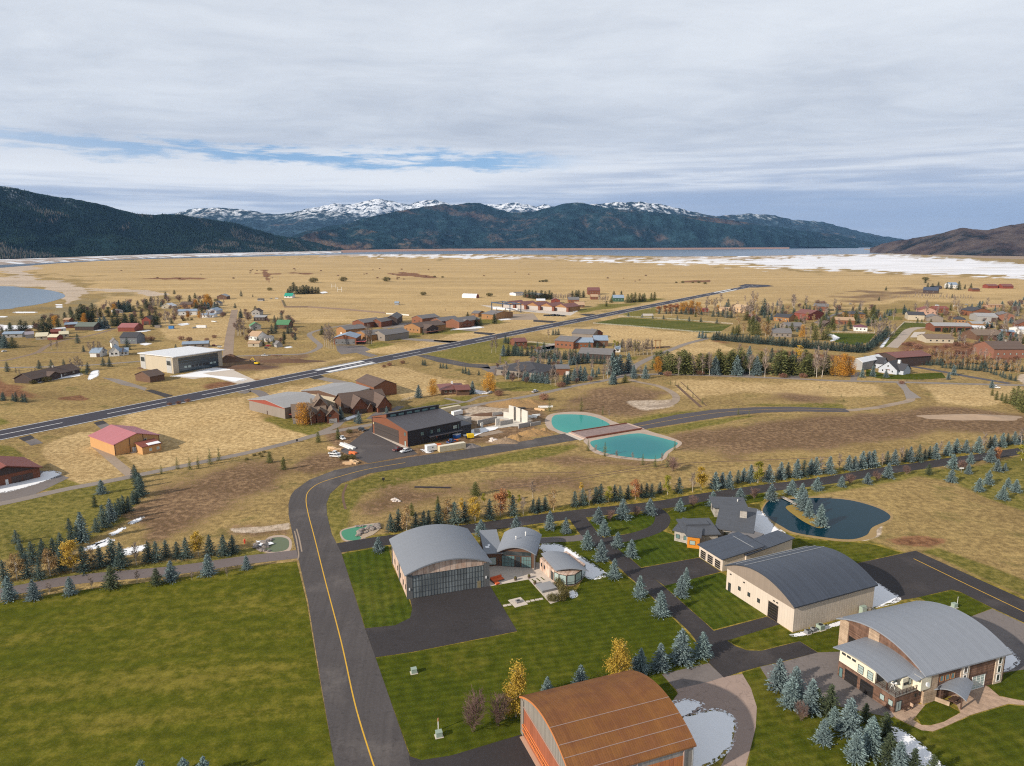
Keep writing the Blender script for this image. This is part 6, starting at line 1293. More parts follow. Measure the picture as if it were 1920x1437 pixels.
 ('tiny dark farm shed beside parked vans on the plain', (483,565), (493,565), 8, 3.0, 1.0, 'x', W_GREY2, SH_CHAR, 'shed', dict())]:
    house(lab, A, B, dp, e, r_, k_, wm, rm, name=nm, **kw)
# the pale blue house
b = Bld('blue_house', 'pale blue house with a charcoal roof, white chimney and round lawn', (1616,688), (1654,692), depth=14)
b.walls(4.4, 3.6, W_BLUE, 'x'); b.roof(4.4, 3.6, SH_CHAR, 'x', o=.8, og=.6)
for u in (2, 5.5, 9, 14, 17): b.opening('window', 'F', u, 1.2, 1.4, 1.6, GLASS, WHITEF)
b = Bld('blue_house', 'steep gabled front wing of the pale blue house', (1647,698), (1681,703), depth=15)
b.walls(3.6, 5.6, W_BLUE, 'y'); b.roof(3.6, 5.6, SH_CHAR, 'y', o=.9, og=.6); b.walls(3.6, 4.0, W_BLUE, 'x', x0=b.W*.5, x1=b.W*1.25, y0=3, y1=14, name='wing'); b.roof(3.6, 4.0, SH_CHAR, 'x', x0=b.W*.5, x1=b.W*1.25, y0=3, y1=14, name='wing_roof')
b.block('chimney', b.W*.72, 8, 6, b.W*.72+1.8, 9.6, 10.2, WHITEF)
for u, z in ((2.5, 1.2), (b.W-4, 1.2), (b.W*.5-.6, 5.0)): b.opening('window', 'F', u, z, 1.2, 1.6, GLASS, WHITEF)
b.opening('door', 'F', b.W*.5-.5, .05, 1.1, 2.3, DW, pane=False); b.block('door_hood', b.W*.5-1.6, -1.0, 3.0, b.W*.5+1.8, .02, 3.25, W_CEDAR)
# quonset hut
b = Bld('quonset_hut', 'white half round hut with a red brown end on the plain', (866,558.5), (893,559.5), depth=12)
bm = MB(); n = 12
prism(bm, [(6-6*math.cos(math.pi*k/n), 7.4*math.sin(math.pi*k/n)) for k in range(n+1)], 0, b.W-.2, lambda p, t: (t, p[0], p[1])); bmesh.ops.recalc_face_normals(bm, faces=bm.faces); b.part('shell', bm, R_WHITE)
bm = MB(); prism(bm, [(6-5.7*math.cos(math.pi*k/n), 7.1*math.sin(math.pi*k/n)) for k in range(n+1)], b.W-.2, b.W, lambda p, t: (t, p[0], p[1])); bmesh.ops.recalc_face_normals(bm, faces=bm.faces); b.part('end_wall', bm, W_RED)
# ================================================================ trees
def leaf_mat(name, col, var=.35, tint=None, trans=.0):
    m, t, bs = new_mat(name)
    a = t.n.new('ShaderNodeAttribute'); a.attribute_name = 'tint'
    oi = t.n.new('ShaderNodeObjectInfo').outputs['Random']
    k = t.m('ADD', 1-var, t.m('MULTIPLY', a.outputs['Fac'], 2*var))
    k = t.m('MULTIPLY', k, t.m('ADD', .80, t.m('MULTIPLY', oi, .40)))
    c = t.mix(t.m('MULTIPLY', oi, .6), col, tint) if tint else (*col, 1)
    cc = t.val(c, k); t.put(bs.inputs['Base Color'], cc); bs.inputs['Roughness'].default_value = .85; bs.inputs['Specular IOR Level'].default_value = .12
    if trans:
        tr = t.n.new('ShaderNodeBsdfTranslucent'); t.l.new(cc, tr.inputs[0])
        mx = t.n.new('ShaderNodeMixShader'); mx.inputs[0].default_value = trans
        t.l.new(bs.outputs[0], mx.inputs[1]); t.l.new(tr.outputs[0], mx.inputs[2]); t.l.new(mx.outputs[0], t.n['Material Output'].inputs[0])
    return m
BARK = M('grey_brown_bark', (.150, .110, .080), .9, .25, 2.0)
BARKP = M('pale_aspen_bark', (.480, .430, .370), .85, .2, 1.6)
TWIG = M('grey_tan_twigs', (.250, .195, .160), .9, .15, 1.0)
TWIGR = M('purple_brown_twigs', (.200, .125, .105), .9, .15, 1.0)
LM = {'B': leaf_mat('blue_spruce_needles', (.190, .250, .255), .34, (.125, .180, .165)), 'D': leaf_mat('dark_spruce_needles', (.070, .105, .092), .35, (.105, .140, .122)),
      'P': leaf_mat('green_pine_needles', (.150, .150, .045), .35, (.095, .110, .048)), 'V': leaf_mat('deep_green_needles', (.060, .080, .045), .35, (.080, .095, .048)),
      'Y': leaf_mat('yellow_leaves', (.520, .350, .055), .3, (.480, .335, .085), .25), 'T': leaf_mat('tan_leaves', (.420, .275, .125), .3, (.340, .235, .120), .25),
      'O': leaf_mat('rust_orange_leaves', (.400, .175, .075), .3, (.440, .220, .100), .25), 'W': leaf_mat('orange_willow_leaves', (.560, .270, .045), .3, (.480, .300, .060), .25),
      'G': leaf_mat('yellow_green_leaves', (.300, .270, .035), .3, (.240, .230, .040), .25), 'U': leaf_mat('olive_shrub_leaves', (.150, .125, .045), .35, (.11, .105, .04), .1), 'R': leaf_mat('red_twig_shrub', (.230, .115, .080), .3, (.270, .150, .100))}
def kites(c, d, ln, wd, up, r, jit=.5):
    """leaf sprays: centre, direction, length, width arrays -> verts, tris"""
    n = len(c); up = up+r.normal(0, jit, (n, 3)); s = np.cross(d, up); s /= np.linalg.norm(s, axis=1)[:, None]+1e-9
    V = np.stack([c-d*ln[:, None]*.5, c+s*wd[:, None]*.5+d*ln[:, None]*.05, c+d*ln[:, None]*.5, c-s*wd[:, None]*.5+d*ln[:, None]*.05], 1)
    i = (np.arange(n)*4)[:, None]
    return V.reshape(-1, 3), i+np.array([[0, 1, 2, 3]])
def me_np(name, V, Fc, mat, tint=None, slots=None):
    o = mesh_np(name, V, Fc, mat, attrs={'tint': tint} if tint is not None else None); me = o.data; bpy.data.objects.remove(o); return me
def bm_me(name, bm, mat):
    me = bpy.data.meshes.new(name); bm.to_mesh(me); bm.free(); me.materials.append(mat); return me
def trunk_me(r0, h, mat, n=6, name='trunk'):
    bm = MB(); tube(bm, (0, 0, -.02), (0, 0, h), r0, r0*.25, n); return bm_me(name, bm, mat)
def spruce(seed, r0, key, dens=1.25, low=.05, power=.74):
    r = np.random.RandomState(seed); C = []; Dd = []; L = []; Wd = []
    n = int(24*dens)
    for i in range(n):
        h = low+(1-low)*(i/n)**.95*.985; R_ = r0*(1-h)**power*(.82+.30*r.rand())+.006
        nb = int((7+7*(1-h))*dens)
        for a in np.arange(nb)*2*np.pi/nb+r.rand()*6.28:
            a += r.normal(0, .18); ln = R_*r.uniform(.66, 1.14)*(1+.14*math.sin(a*2+i*.55+seed)+.09*math.sin(a*5-i*.8)); m = max(2, int(2+ln*18))
            for k in range(m):
                t = (k+.75)/m; rad = ln*t; z = h-.28*rad+.22*rad*t+r.normal(0, .008)
                C.append((math.cos(a)*rad, math.sin(a)*rad, z)); sp = r.normal(0, .45)
                Dd.append((math.cos(a+sp), math.sin(a+sp), -.18+.30*t+r.normal(0, .15))); L.append(.045+.40*ln/m+.018*r.rand()); Wd.append(.026+.14*ln/m+.016*r.rand())
    for k in range(8): C.append((0, 0, .955+.006*k)); Dd.append((r.normal(0, .4), r.normal(0, .4), 1)); L.append(.06); Wd.append(.014)
    C = np.array(C); Dd = np.array(Dd); Dd /= np.linalg.norm(Dd, axis=1)[:, None]
    V, Fc = kites(C, Dd, np.array(L), np.array(Wd), np.tile((0, 0, 1.0), (len(C), 1)), r, .55)
    return me_np('crown', V, Fc, LM[key], np.repeat(r.rand(len(C)), 4)), trunk_me(.018, .5, BARK)
def limbs(bm, r, p, d, ln, rad, depth, spread, tips, kids):
    q = p+d*ln; tube(bm, p, q, rad, rad*.7, 5 if depth > 2 else 3); tips.append(q)
    if depth == 0: return
    for k in range(kids[depth]):
        t = r.uniform(.35, 1.0); s = d.orthogonal().normalized(); s.rotate(Matrix.Rotation(r.uniform(0, 6.283), 3, d))
        nd = (d+s*r.uniform(spread*.6, spread)+Vector((0, 0, .22))).normalized()
        limbs(bm, r, p+d*ln*t, nd, ln*r.uniform(.45, .72), rad*.62, depth-1, spread, tips, kids)
def broadleaf(seed, rx, key, low=.2, leaves=2200, clumps=18, size=.040, bark=None, stems=1):
    rr = random.Random(seed); r = np.random.RandomState(seed); bm = MB(); tips = []
    for s in range(stems):
        base = Vector((rr.uniform(-.05, .05)*(stems > 1), rr.uniform(-.05, .05)*(stems > 1), -.01)); d = Vector((rr.uniform(-.3, .3)*(stems > 1), rr.uniform(-.3, .3)*(stems > 1), 1)).normalized()
        tube(bm, base, base+d*.92, .014, .003, 5)
        for k in range(12):
            h = low+(.9-low)*k/12; a = rr.uniform(0, 6.28); nd = Vector((math.cos(a), math.sin(a), rr.uniform(.6, 1.3))).normalized()
            limbs(bm, rr, base+d*h, nd, rx*rr.uniform(.5, .85)*(1.1-h*.6), .006, 1, .8, tips, [0, 3])
    tm = bm_me('trunk', bm, bark or BARKP)
    C = []
    for k in range(clumps):
        h = low+(.97-low)*r.rand(); prof = rx*max(.12, math.sqrt(max(0, 1-((h-low-.40*(1-low))/(.62*(1-low)))**2))); a = r.rand()*6.28; rad = prof*r.uniform(.2, .85); s = rx*r.uniform(.28, .50)
        n = leaves//clumps; q = np.clip(r.normal(0, .55, (n, 3)), -.95, .95); C.append(np.array((math.cos(a)*rad, math.sin(a)*rad, h))+q*s*np.array((1, 1, 1.15)))
    C = np.concatenate(C); C = C[(C[:, 2] > low*.8) & (C[:, 2] < 1.0)]; n = len(C)
    d = r.normal(0, 1, (n, 3)); d /= np.linalg.norm(d, axis=1)[:, None]; L = size*r.uniform(.7, 1.3, n)
    V, Fc = kites(C, d, L, L*.8, np.tile((0, 0, 1.0), (n, 1)), r, 1.0)
    return me_np('crown', V, Fc, LM[key], np.repeat(r.rand(n), 4)), tm
def bare(seed, spread, mat, bark, stems=1, low=.25, rx=.20, nb=26):
    rr = random.Random(seed); bt = MB(); bc = MB(); tips = []
    for s in range(stems):
        base = Vector((0, 0, -.01)) if stems == 1 else Vector((rr.uniform(-.06, .06), rr.uniform(-.06, .06), -.01))
        d = Vector((rr.uniform(-.05, .05), rr.uniform(-.05, .05), 1)).normalized() if stems == 1 else Vector((rr.uniform(-.42, .42), rr.uniform(-.42, .42), 1)).normalized()
        tube(bt, base, base+d*.94, .013 if stems == 1 else .009, .002, 5)
        for k in range(max(8, nb//stems)):
            h = low+(.93-low)*k/max(8, nb//stems); a = rr.uniform(0, 6.28); nd = Vector((math.cos(a)*spread, math.sin(a)*spread, 1)).normalized()
            limbs(bc, rr, base+d*h, nd, rx*rr.uniform(.7, 1.2)*(1.15-h*.7), .0085, 2, .75, tips, [0, 3, 4])
    return bm_me('crown', bc, mat), bm_me('trunk', bt, bark)
def shrub(seed, key):
    r = np.random.RandomState(seed); n = 900; q = r.normal(0, 1, (n, 3)); q /= np.linalg.norm(q, axis=1)[:, None]; q *= r.rand(n, 1)**.35
    lump = 1+.22*np.sin(q[:, :1]*7+seed)*np.cos(q[:, 1:2]*6)
    C = q*lump*np.array((.62, .62, .5))+np.array((0, 0, .48)); d = q+r.normal(0, .4, (n, 3)); d /= np.linalg.norm(d, axis=1)[:, None]
    V, Fc = kites(C, d, np.full(n, .15), np.full(n, .05), np.tile((0, 0, 1.0), (n, 1)), r, 1.0)
    return me_np('crown', V, Fc, LM[key], np.repeat(r.rand(n), 4)), trunk_me(.03, .3, BARK)
PROTO = {'B': [spruce(s, r_, 'B') for s, r_ in ((1, .40), (2, .43), (3, .37), (4, .41))], 'D': [spruce(s, r_, 'D', .95) for s, r_ in ((11, .36), (12, .39), (13, .32), (14, .37))],
         'V': [spruce(s, r_, 'V', 1.0, .05, .65) for s, r_ in ((15, .34), (16, .31))], 'P': [spruce(s, r_, 'P', 1.0, .05, .50) for s, r_ in ((21, .36), (22, .31), (23, .40))], 'K': [spruce(s, r_, 'V', 1.0, .04, .48) for s, r_ in ((24, .38), (25, .43))],
         'Y': [broadleaf(s, .24, 'Y') for s in (31, 32)], 'T': [broadleaf(s, .24, 'T', leaves=1100) for s in (33, 34)], 'O': [broadleaf(s, .24, 'O', leaves=1700) for s in (35, 36)], 'G': [broadleaf(s, .24, 'G', leaves=1800) for s in (37, 38)],
         'W': [broadleaf(s, .46, 'W', low=.08, leaves=3600, clumps=30, stems=3, bark=BARK) for s in (41, 42)], 'H': [broadleaf(s, .30, 'Y', low=.10, leaves=5200, clumps=34, size=.030) for s in (43, 44)],
         'N': [bare(s, .75, TWIG, BARKP) for s in (51, 52, 53)], 'M': [bare(s, 1.1, TWIGR, BARK, stems=6, low=.12, rx=.36, nb=84) for s in (55, 56)],
         'U': [shrub(61, 'U'), shrub(62, 'U')], 'R': [shrub(63, 'R'), shrub(64, 'R')], 'L': [spruce(s, .17, 'P', .6) for s in (71, 72)]}
KIND = {'B': ('blue_spruce', 'spruce'), 'D': ('spruce_tree', 'spruce'), 'V': ('evergreen_tree', 'evergreen'), 'P': ('pine_tree', 'pine'), 'K': ('pine_tree', 'pine'), 'Y': ('yellow_aspen', 'aspen'), 'T': ('tan_aspen', 'aspen'), 'O': ('orange_aspen', 'aspen'), 'G': ('green_aspen', 'aspen'),
        'W': ('willow_tree', 'willow'), 'H': ('birch_tree', 'birch'), 'N': ('bare_aspen', 'aspen'), 'M': ('bare_shrub_tree', 'tree'), 'U': ('shrub', 'shrub'), 'R': ('red_shrub', 'shrub'), 'L': ('young_pine', 'sapling')}
ONE = {}
def joined(key, k):
    """crown and trunk in one mesh for trees too far off to show parts"""
    if (key, k) not in ONE:
        cr, tr = PROTO[key][k]; bm = MB(); bm.from_mesh(tr); nf = len(bm.faces)
        lay = bm.verts.layers.float.new('tint') if not bm.verts.layers.float.get('tint') else bm.verts.layers.float['tint']
        bm.from_mesh(cr); bm.faces.ensure_lookup_table()
        for i, f in enumerate(bm.faces): f.material_index = 0 if i < nf else 1
        me = bpy.data.meshes.new(KIND[key][0]); bm.to_mesh(me); bm.free(); me.materials.append(tr.materials[0]); me.materials.append(cr.materials[0]); ONE[(key, k)] = me
    return ONE[(key, k)]
def tree(key, x, top, base, label, group, wide=1.0):
    p = G(x, base); h = max(1.0, height(p, top)); k = rng.randrange(len(PROTO[key])); rz = rng.uniform(0, 6.28)
    nm, cat = KIND[key]; s = (h*wide*rng.uniform(.92, 1.08), h*wide*rng.uniform(.92, 1.08), h)
    if base-top < 20:
        o = bpy.data.objects.new(nm, joined(key, k)); COL.objects.link(o)
    else:
        o = bpy.data.objects.new(nm, None); COL.objects.link(o)
        for part, me in zip(('crown', 'trunk'), PROTO[key][k]):
            c = bpy.data.objects.new(part, me); COL.objects.link(c); c.parent = o
    o.location = (p.x, p.y, .0); o.rotation_euler = (0, 0, rz); o.scale = s
    tag(o, label, cat, group)
    return o
NTREE = {}
def row(key, label, group, pts, wide=1.0, same=False):
    """label may hold {o}, the ordinal along the row; same: nothing tells these apart, one shared label"""
    if isinstance(pts, str): pts = [tuple(float(v) for v in q.split(',')) for q in pts.split()]
    pts = sorted(pts)
    for i, q in enumerate(pts): tree(key, q[0], q[1], q[2], label if same or '{o}' not in label else label.format(o=ordn(i)), group, q[3] if len(q) > 3 else wide)
    NTREE[key] = NTREE.get(key, 0)+len(pts)
def line(p, q, n, h0, h1, jit=1.5, seed=0):
    r = random.Random(seed+int(p[0])); out = []
    for i in range(n):
        t = (i+.5)/n; x = p[0]+(q[0]-p[0])*t+r.uniform(-jit, jit); b = p[1]+(q[1]-p[1])*t+r.uniform(-jit, jit)*.4; out.append((x, b-r.uniform(h0, h1), b))
    return out
# --- belt and lane at left
row('B', '{o} blue spruce from the west along the south side of the left lane', 'spruces beside the left lane', '17.5,1079,1125 64,1086,1124 132.5,1081,1115 321.7,1051,1088 391,1038,1077.5 462.5,1041,1067')
row('V', '{o} dark green fir from the west on the south verge of the left lane', 'green firs beside the left lane', '209.5,1060,1103 294,1065,1097', 1.15)
row('N', '{o} thin leafless sapling from the west beside the left lane', 'saplings beside the left lane', '92.6,1092,1113 173.5,1080,1105 257,1070,1094 360,1071,1088 426,1064,1081', 1.3)
row('D', '{o} dark spruce from the west in the belt north of the left lane', 'spruces of the left belt', '8,1049,1091 42,1020,1047 52,1035,1082 62,1014,1057 81,1010,1045 75,1049,1086 101,1008,1041 116,1027,1072 158,1022,1072 189,1023,1064 212,1010,1058 228,1016,1066 279,1014,1053 294,1014,1053 312,1012,1045 333,1015,1047 350,1007,1048 394,1002,1042 420,1002,1043 437,1003,1038 31,993,1018 37,1010,1031 115,998,1033 134,983,1016 130,971,992 145,985,1018')
row('B', '{o} tall pale spruce rising over the left belt', 'pale spruces of the left belt', '155,959,1016 208.6,934,979', .75)
row('T', '{o} tan aspen from the west in the belt above the left lane', 'tan aspens of the left belt', '32,1037,1087 94.5,1029,1081 173,1029,1062', 1.1)
row('Y', '{o} bright yellow aspen from the west in the belt above the left lane', 'yellow aspens of the left belt', '136.5,1014,1072 372,998,1042', 1.15)
row('N', 'white stemmed bare aspen beside a snow patch in the left belt', None, '256,1018,1060', 1.2)
row('D', '{o} spruce from the south in the slanting row down to the left belt', 'slanting spruce row', '181,971,998 195,945,990 218,942,971 224,934,965 232,928,961 242,930,959 250.5,920,945.5 257,922,943.5')
row('D', '{o} spruce in the tight clump where the slanting row meets the road', 'spruce clump by the road', '253,871,897 257,879,906 262,887,914 265,897,928 263,889,932')
row('B', 'lone blue spruce on the green meadow below the grey road', None, '191,899,926'); row('K', 'lone rounded dark pine on the green meadow below the road', None, '178,929,951', .8)
row('L', '{o} slim young pine from the west along the grey road', 'young pines along the grey road', '303,870,889 332.5,857,880 356,857,881 372,853,879 394,841,871 411,838,864', 1.1)
row('P', '{o} bushy pine from the west on the bare ground near the parked pickups', 'pines by the building site', '506,846,868 532,856,881 597,809,830 634,802,824', .85)
row('B', '{o} spruce from the west beside the chalet driveway', 'spruces by the chalet drive', '638.5,762,786 673,771,794 725,762,778 665,784,792', .85)
row('W', 'big orange yellow willow standing before the taupe chalet', None, '570,755,797', .85); row('Y', 'small yellow tree between the metal hangars', None, '561.5,742,764', 1.2); row('N', '{o} bare poplar from the west in front of the taupe chalet', 'poplars by the chalet', '584,757,797 627,758,786 620,765,786', 1.1)
row('U', '{o} low olive bush from the west on the ground below the grey road', 'low bushes below the road', '463,859,863 477,852,855 487,850,852.5 495,846,849 491,854,857 645,853,862 659,852,861 655,805,812', 1.6)
# --- belt in the centre
row('D', '{o} spruce from the west in the belt behind the grey hangar and pavilion', 'spruces of the centre belt', '733,962,997 748,953,993 780,960,992 795,957,990 804,956,986 822.5,943,984 852.5,940,983 871.7,940,978 918,935,974 961.7,927,967 1000,935,962 1010,932,960 1022,930,957 1077.5,920,950 1092,915,948 1117,912,943 1126,906,942 1152,908,940 1162,910,940 1177,909,936 1202,907,933 1212,905,933 1222,906,932 1237,903,925 1273,894,924')
row('P', '{o} mossy green pine from the west peeping over the centre belt', 'pines of the centre belt', '772,942,967 821,930,957 1098,925,946', .75)
row('P', 'lone dark green pine standing on the tan pasture above the belt', None, '891.7,903,929', 1.1)
row('T', '{o} golden tan birch from the west in the belt behind the grey hangar', 'tan birches of the centre belt', '762.5,947,996 840,935,982 1037.5,917,958', 1.0)
row('Y', '{o} yellow birch from the west in the centre belt', 'yellow birches of the centre belt', '891,933,978 1090,905,922 866,935,960', 1.1); row('O', '{o} rusty orange aspen from the west in the centre belt', 'orange aspens of the centre belt', '938,918,969 1191,900,937', 1.15)
row('G', '{o} yellow green aspen from the west in the centre belt', 'green aspens of the centre belt', '907,925,944 954,920,941 1141,912,942 1251.5,891,928 973,928,945', 1.0)
row('N', '{o} white bare aspen from the west in the centre belt', 'bare aspens of the centre belt', '981,932,966 999,901,934 1105,918,948 1298.4,886,923', 1.0)
# --- belt at right
row('B', '{o} blue grey spruce from the west in the belt above the pond road', 'spruces of the right belt', '1340.6,884,917 1354,885,914 1367,883,915 1394,877,902 1407,871,903 1441,871,904 1463.4,866,898 1493.4,860,895 1519.7,860,889 1529,857,889 1555,855,888 1590.5,853,882 1602,855,881 1616,845,878 1637,843,875 1628,846,876 1676.6,842,871 1706,837,866 1752.7,830,860 1776.5,827,854 1792,822,849 1810,824,849 1833,818,849 1862.6,815,840 1878.4,811,838 1901,809,833 1912,810,832', .95)
row('D', '{o} dark spruce from the west mixed in the belt above the pond road', 'dark spruces of the right belt', '1383,881,905 1476.6,866,894 1506.6,862,894 1662.7,845,870 1698,841,866 1722,833,865 1742,836,859 1854.7,818,840 1888,812,834 1346,895,915 1733,842,862')
row('Y', 'bright yellow aspen at the west end of the right belt', None, '1314.4,877,919', 1.2); row('G', 'pale yellow half bare aspen in the right belt above the pond', None, '1421,866,906', 1.1)
row('N', '{o} bare white aspen from the west in the belt above the pond road', 'bare aspens of the right belt', '1540,857,889 1572.7,851,883 1654,850,874 1688.4,838,867 1761.6,827,852 1845,811,844 1914,803,835', 1.1)
# --- specimen spruces
row('B', '{o} blue spruce from the west along the south verge of the pond road', 'spruces along the pond road', '1218.7,934,965 1275,934,958 1336,920.6,949 1387.5,914,938 1445.6,906.6,938 1484,899,928 1532,894,919 1577.6,892,913 1626,886,907 1664.7,867,896 1783.4,879,904 1835,896,921 1852.7,881,908 1879.4,910,937 1889.3,895,914 1904,899,923', 1.12)
row('B', '{o} blue spruce from the west on the island of the turning loop', 'spruces of the turning loop', '1786.4,851,879 1815,869,889 1819,848,869 1856.6,837,866 1869.5,861,884 1884,868,883', 1.05)
row('K', 'dark rounded evergreen at the fork of the pond road', None, '1741,869,890', .85); row('O', 'orange leaved tree on the island of the turning loop', None, '1868.5,839,864', 1.3); row('G', 'pale yellow aspen at the right edge beside the pond road', None, '1915,835,864', 1.1)
row('M', '{o} small purple leafless tree from the west near the pond road', 'purple trees near the pond road', '1143,957,978 1192.5,950,968 1298.4,930,951 1413.8,915,935 1592,890,909 1645,885,902 1700,874,890 1800,864,882 1806,868,882', .9)
row('B', '{o} blue spruce from the north in the avenue beside the straight drive', 'avenue spruces by the drive', '1031,957,992 1061,970,1000 1101,994,1029 1127,1011,1052 1152,1047,1084 1199.6,1078.5,1119 1238.8,1107,1154', .95)
row('B', '{o} blue spruce from the north on the lawns east of the straight drive', 'spruces east of the drive', '1122,950,980 1132.5,973,1003 1158,997,1026 1168,935,973 1183.7,1011,1044', 1.1)
row('B', 'paler front spruce of the pair on the striped lawn by the tan hangar', None, '1276.7,1078,1118', .95); row('B', 'slimmer rear spruce of the pair on the striped lawn by the tan hangar', None, '1286,1063,1101', .75)
row('B', '{o} spruce from the bridge end on the pond island', 'spruces of the pond island', '1502,905,951 1508,918,958 1516,933,969 1538,944,986', .9)
row('B', 'blue spruce with a bare stem beside the grey hangar corner', None, '710,1006,1034', 1.0); row('B', '{o} spruce top showing behind the grey roofs of the hangar house', 'spruces behind the grey roofs', '901.7,974,1003 968,968,996', 1.2)
# --- around the rust hangar
row('H', 'golden birch at the far corner of the rust hangar', None, '967.7,1247,1345', .8); row('H', 'golden birch behind the ridge of the rust hangar', None, '1159.4,1204,1282', .95)
row('B', '{o} blue spruce from the west in the row behind the rust hangar', 'spruces behind the rust hangar', '1026,1268,1300 1088.5,1246,1292 1189.6,1230,1260 1201,1215,1262 1237.5,1206,1256 1277,1178,1242 1316.7,1184,1232', .95)
row('M', '{o} leafless round tree from the west on the lawn by the rust hangar', 'bare trees on the lawn', '885.7,1306,1373 933,1304,1362', .72)
row('B', '{o} blue spruce from the west in the grove below the modern house', 'blue spruces of the grove', '1459,1234.5,1292 1482,1268,1325 1520,1272,1335 1562.5,1324,1361 1542.7,1347,1393 1591.7,1308,1376 1603,1368,1426 1631.5,1342,1413 1684.6,1389,1447 1490,1248,1302', .95)
row('V', '{o} green spruce from the west in the grove below the modern house', 'green spruces of the grove', '1555,1282,1342 1622,1318,1352 1658.5,1335,1386 1664,1373,1433 1711.7,1402,1452 1747,1414,1460 1532,1290,1336', 1.05)
row('M', 'small bare tree with a white guard in the spruce grove', None, '1503,1318,1352', .7)
row('B', '{o} spruce tip from the west showing at the bottom edge of the big lawn', 'spruces at the bottom edge', '267.5,1424,1475 347,1420,1470 384,1418,1468', 1.0)
# --- ponds, dirt ground
row('L', '{o} slim young tree from the west planted round the turquoise ponds', 'young trees round the ponds', '1103,824,846 1134,828,855 1205,850,872 1228,854,876 1265,825,845 1252,850,876 1030,748,772 1130,762,778 1384,762,778 1404,768,782 1090,745,770', 1.1)
row('M', 'purple leafless thicket beside the lower turquoise pond', None, '1262,860,884', 1.1); row('N', '{o} thin white sapling from the west below the ponds', 'white saplings below the ponds', '1116,834,851 1155,845,862 1186,848,862 1241,850,868 1142,770,784', 1.2)
row('L', '{o} thin young tree from the lane end in the row across the straw field', 'young trees on the straw field', '1243,705,712 1257,711,721 1266,713,723 1272,717,727 1289,719,731 1299,734,746 1317,744,757 1537,720,728 1552,730,737 1577,738,745 1582,744,753', 1.0)
# --- spruce hedges and trees of the middle
row('D', '{o} spruce from the west in the hedge before the long brick house', 'hedge before the brick house', line((950,667),(992,668),5,18,22)+line((995,671),(1082,676),15,17,24)+[(1008,640,652),(1020,640,653)])
row('B', '{o} spruce from the west in the short hedge by the broad dark house', 'short hedge by the dark house', line((980,714),(1028,720),7,17,22)+[(944,646,668)], .9)
row('B', '{o} big blue spruce from the west in the thick grove by the crossroads', 'grove at the crossroads', '1052,673,693 1035,684,702 1084,660,682 1102,660,681 1077,690,715 1088,685,714 1096,687,714 1148,660,703 1155,667,703 1178,662,699 1188,687,710 1210,684,710 1148,697,721 1153,700,720 1111,690,708 1162,664,700', .85)
row('D', '{o} dark spruce from the west under the long grey shingled roof', 'dark spruces by the grey roof', '1093,662,682 1112,664,682 1119,666,682 1126,666,683 1133,666,683 1118,694,708 1068,694,714 1058,698,722 1037,616,629 1042,617,629 1047,616,628 1105,640,656 1120,642,657 1132,644,658 1166,636,652 1183,635,650 1190,640,653')
row('P', 'small bright green pine alone at the lane crossing', None, '1172,702,718', 1.1)
row('N', 'tall bare poplar among the grove east of the brick house', 'bare poplars of the grove', line((1168,668),(1225,665),15,22,32,2)+line((1150,662),(1200,655),8,16,26,2), .8, True)
row('N', '{o} bare poplar from the west round the broad dark house', 'poplars round the dark house', '930,690,712 948,676,712 972,676,712 985,684,714 1033,694,722 1041,692,724 1046,697,722 1139,670,710 1131,682,712 1000,670,692 1018,672,690 1067,662,681 922,634,662 930,630,662 1028,618,635', .9)
row('G', '{o} thin yellow poplar from the west in the poplar grove', 'yellow poplars of the grove', '1151,638,658 1190,640,660 1196,642,664 1157,640,660', .8)
row('W', '{o} large golden willow from the west by the maroon roofed house', 'golden willows', '811.7,711,742 917.5,698,735', .75)
row('B', '{o} blue spruce from the west beside the golden willows', 'spruces by the willows', '785,721,746 886,714,739 920,710,733', .95)
row('D', '{o} small spruce from the west in the clumps south of the runway', 'small spruces south of the runway', '793,674,685 797,674,686 826,681,691 831,680,691 837,682,692 868,689,700 873,688,701 879,691,703 898,694,704')
row('R', '{o} reddish bush from the west along the runway edge and lane', 'red bushes', '755,676,682 730,680,686 720,684,689 960,640,646 985,648,654 998,648,654 1010,650,656 935,732,742 1020,738,750 318,755,760 335,752,758 352,748,754 1052,716,726 962,748,757', 1.4)
row('D', '{o} spruce from the west beside the runway at the small pond', 'spruces by the runway pond', '947.5,628,644 953,632,645 966,640,664 972,650,668')
# --- conifer row along the right hand lane
row('P', '{o} mossy pine from the west in the tall row along the right lane', 'pines of the tall row', '1230,658,690 1238,656,692 1250,657,697 1258,662,700 1271,658,700 1282,657,702 1291,660,702 1312,661,702 1325,662,700 1348,659,701 1357,665,702 1367,658,701 1373,660,700 1395,661,687 1463,654,704 1470,658,702 1507,669,706 1516,672,705 1549,664,702 1455,660,700', 1.15)
row('B', '{o} blue spruce from the west in the tall row along the right lane', 'spruces of the tall row', '1340,667,703 1381,665,704 1418,667,704 1404,648,682 1188,684,707 1616,690,708 1636,684,706 1661,692,708 1778,697,712 1788,684,704 1859,712,728', .85)
row('D', '{o} slim dark spruce from the west standing behind the tall row', 'dark spruces behind the tall row', '1446,652,680 1483,655,698 1490,660,700')
row('N', '{o} white birch without leaves from the west in the tall row', 'bare birches of the tall row', '1272.5,669,704 1300,667,703 1317.5,666,704 1330,666,704 1385,644,674 1405,666,704 1531,652,708 1541,655,708 1201,686,707 1526,660,706', 1.0)
row('N', 'pinkish bare birch standing tallest in the tall row', None, '1434,652,708', .8); row('W', '{o} orange willow from the west in the tall row along the right lane', 'orange willows of the tall row', '1233,669,698 1566,668,706 1580,663,707 1592,668,706', .62)
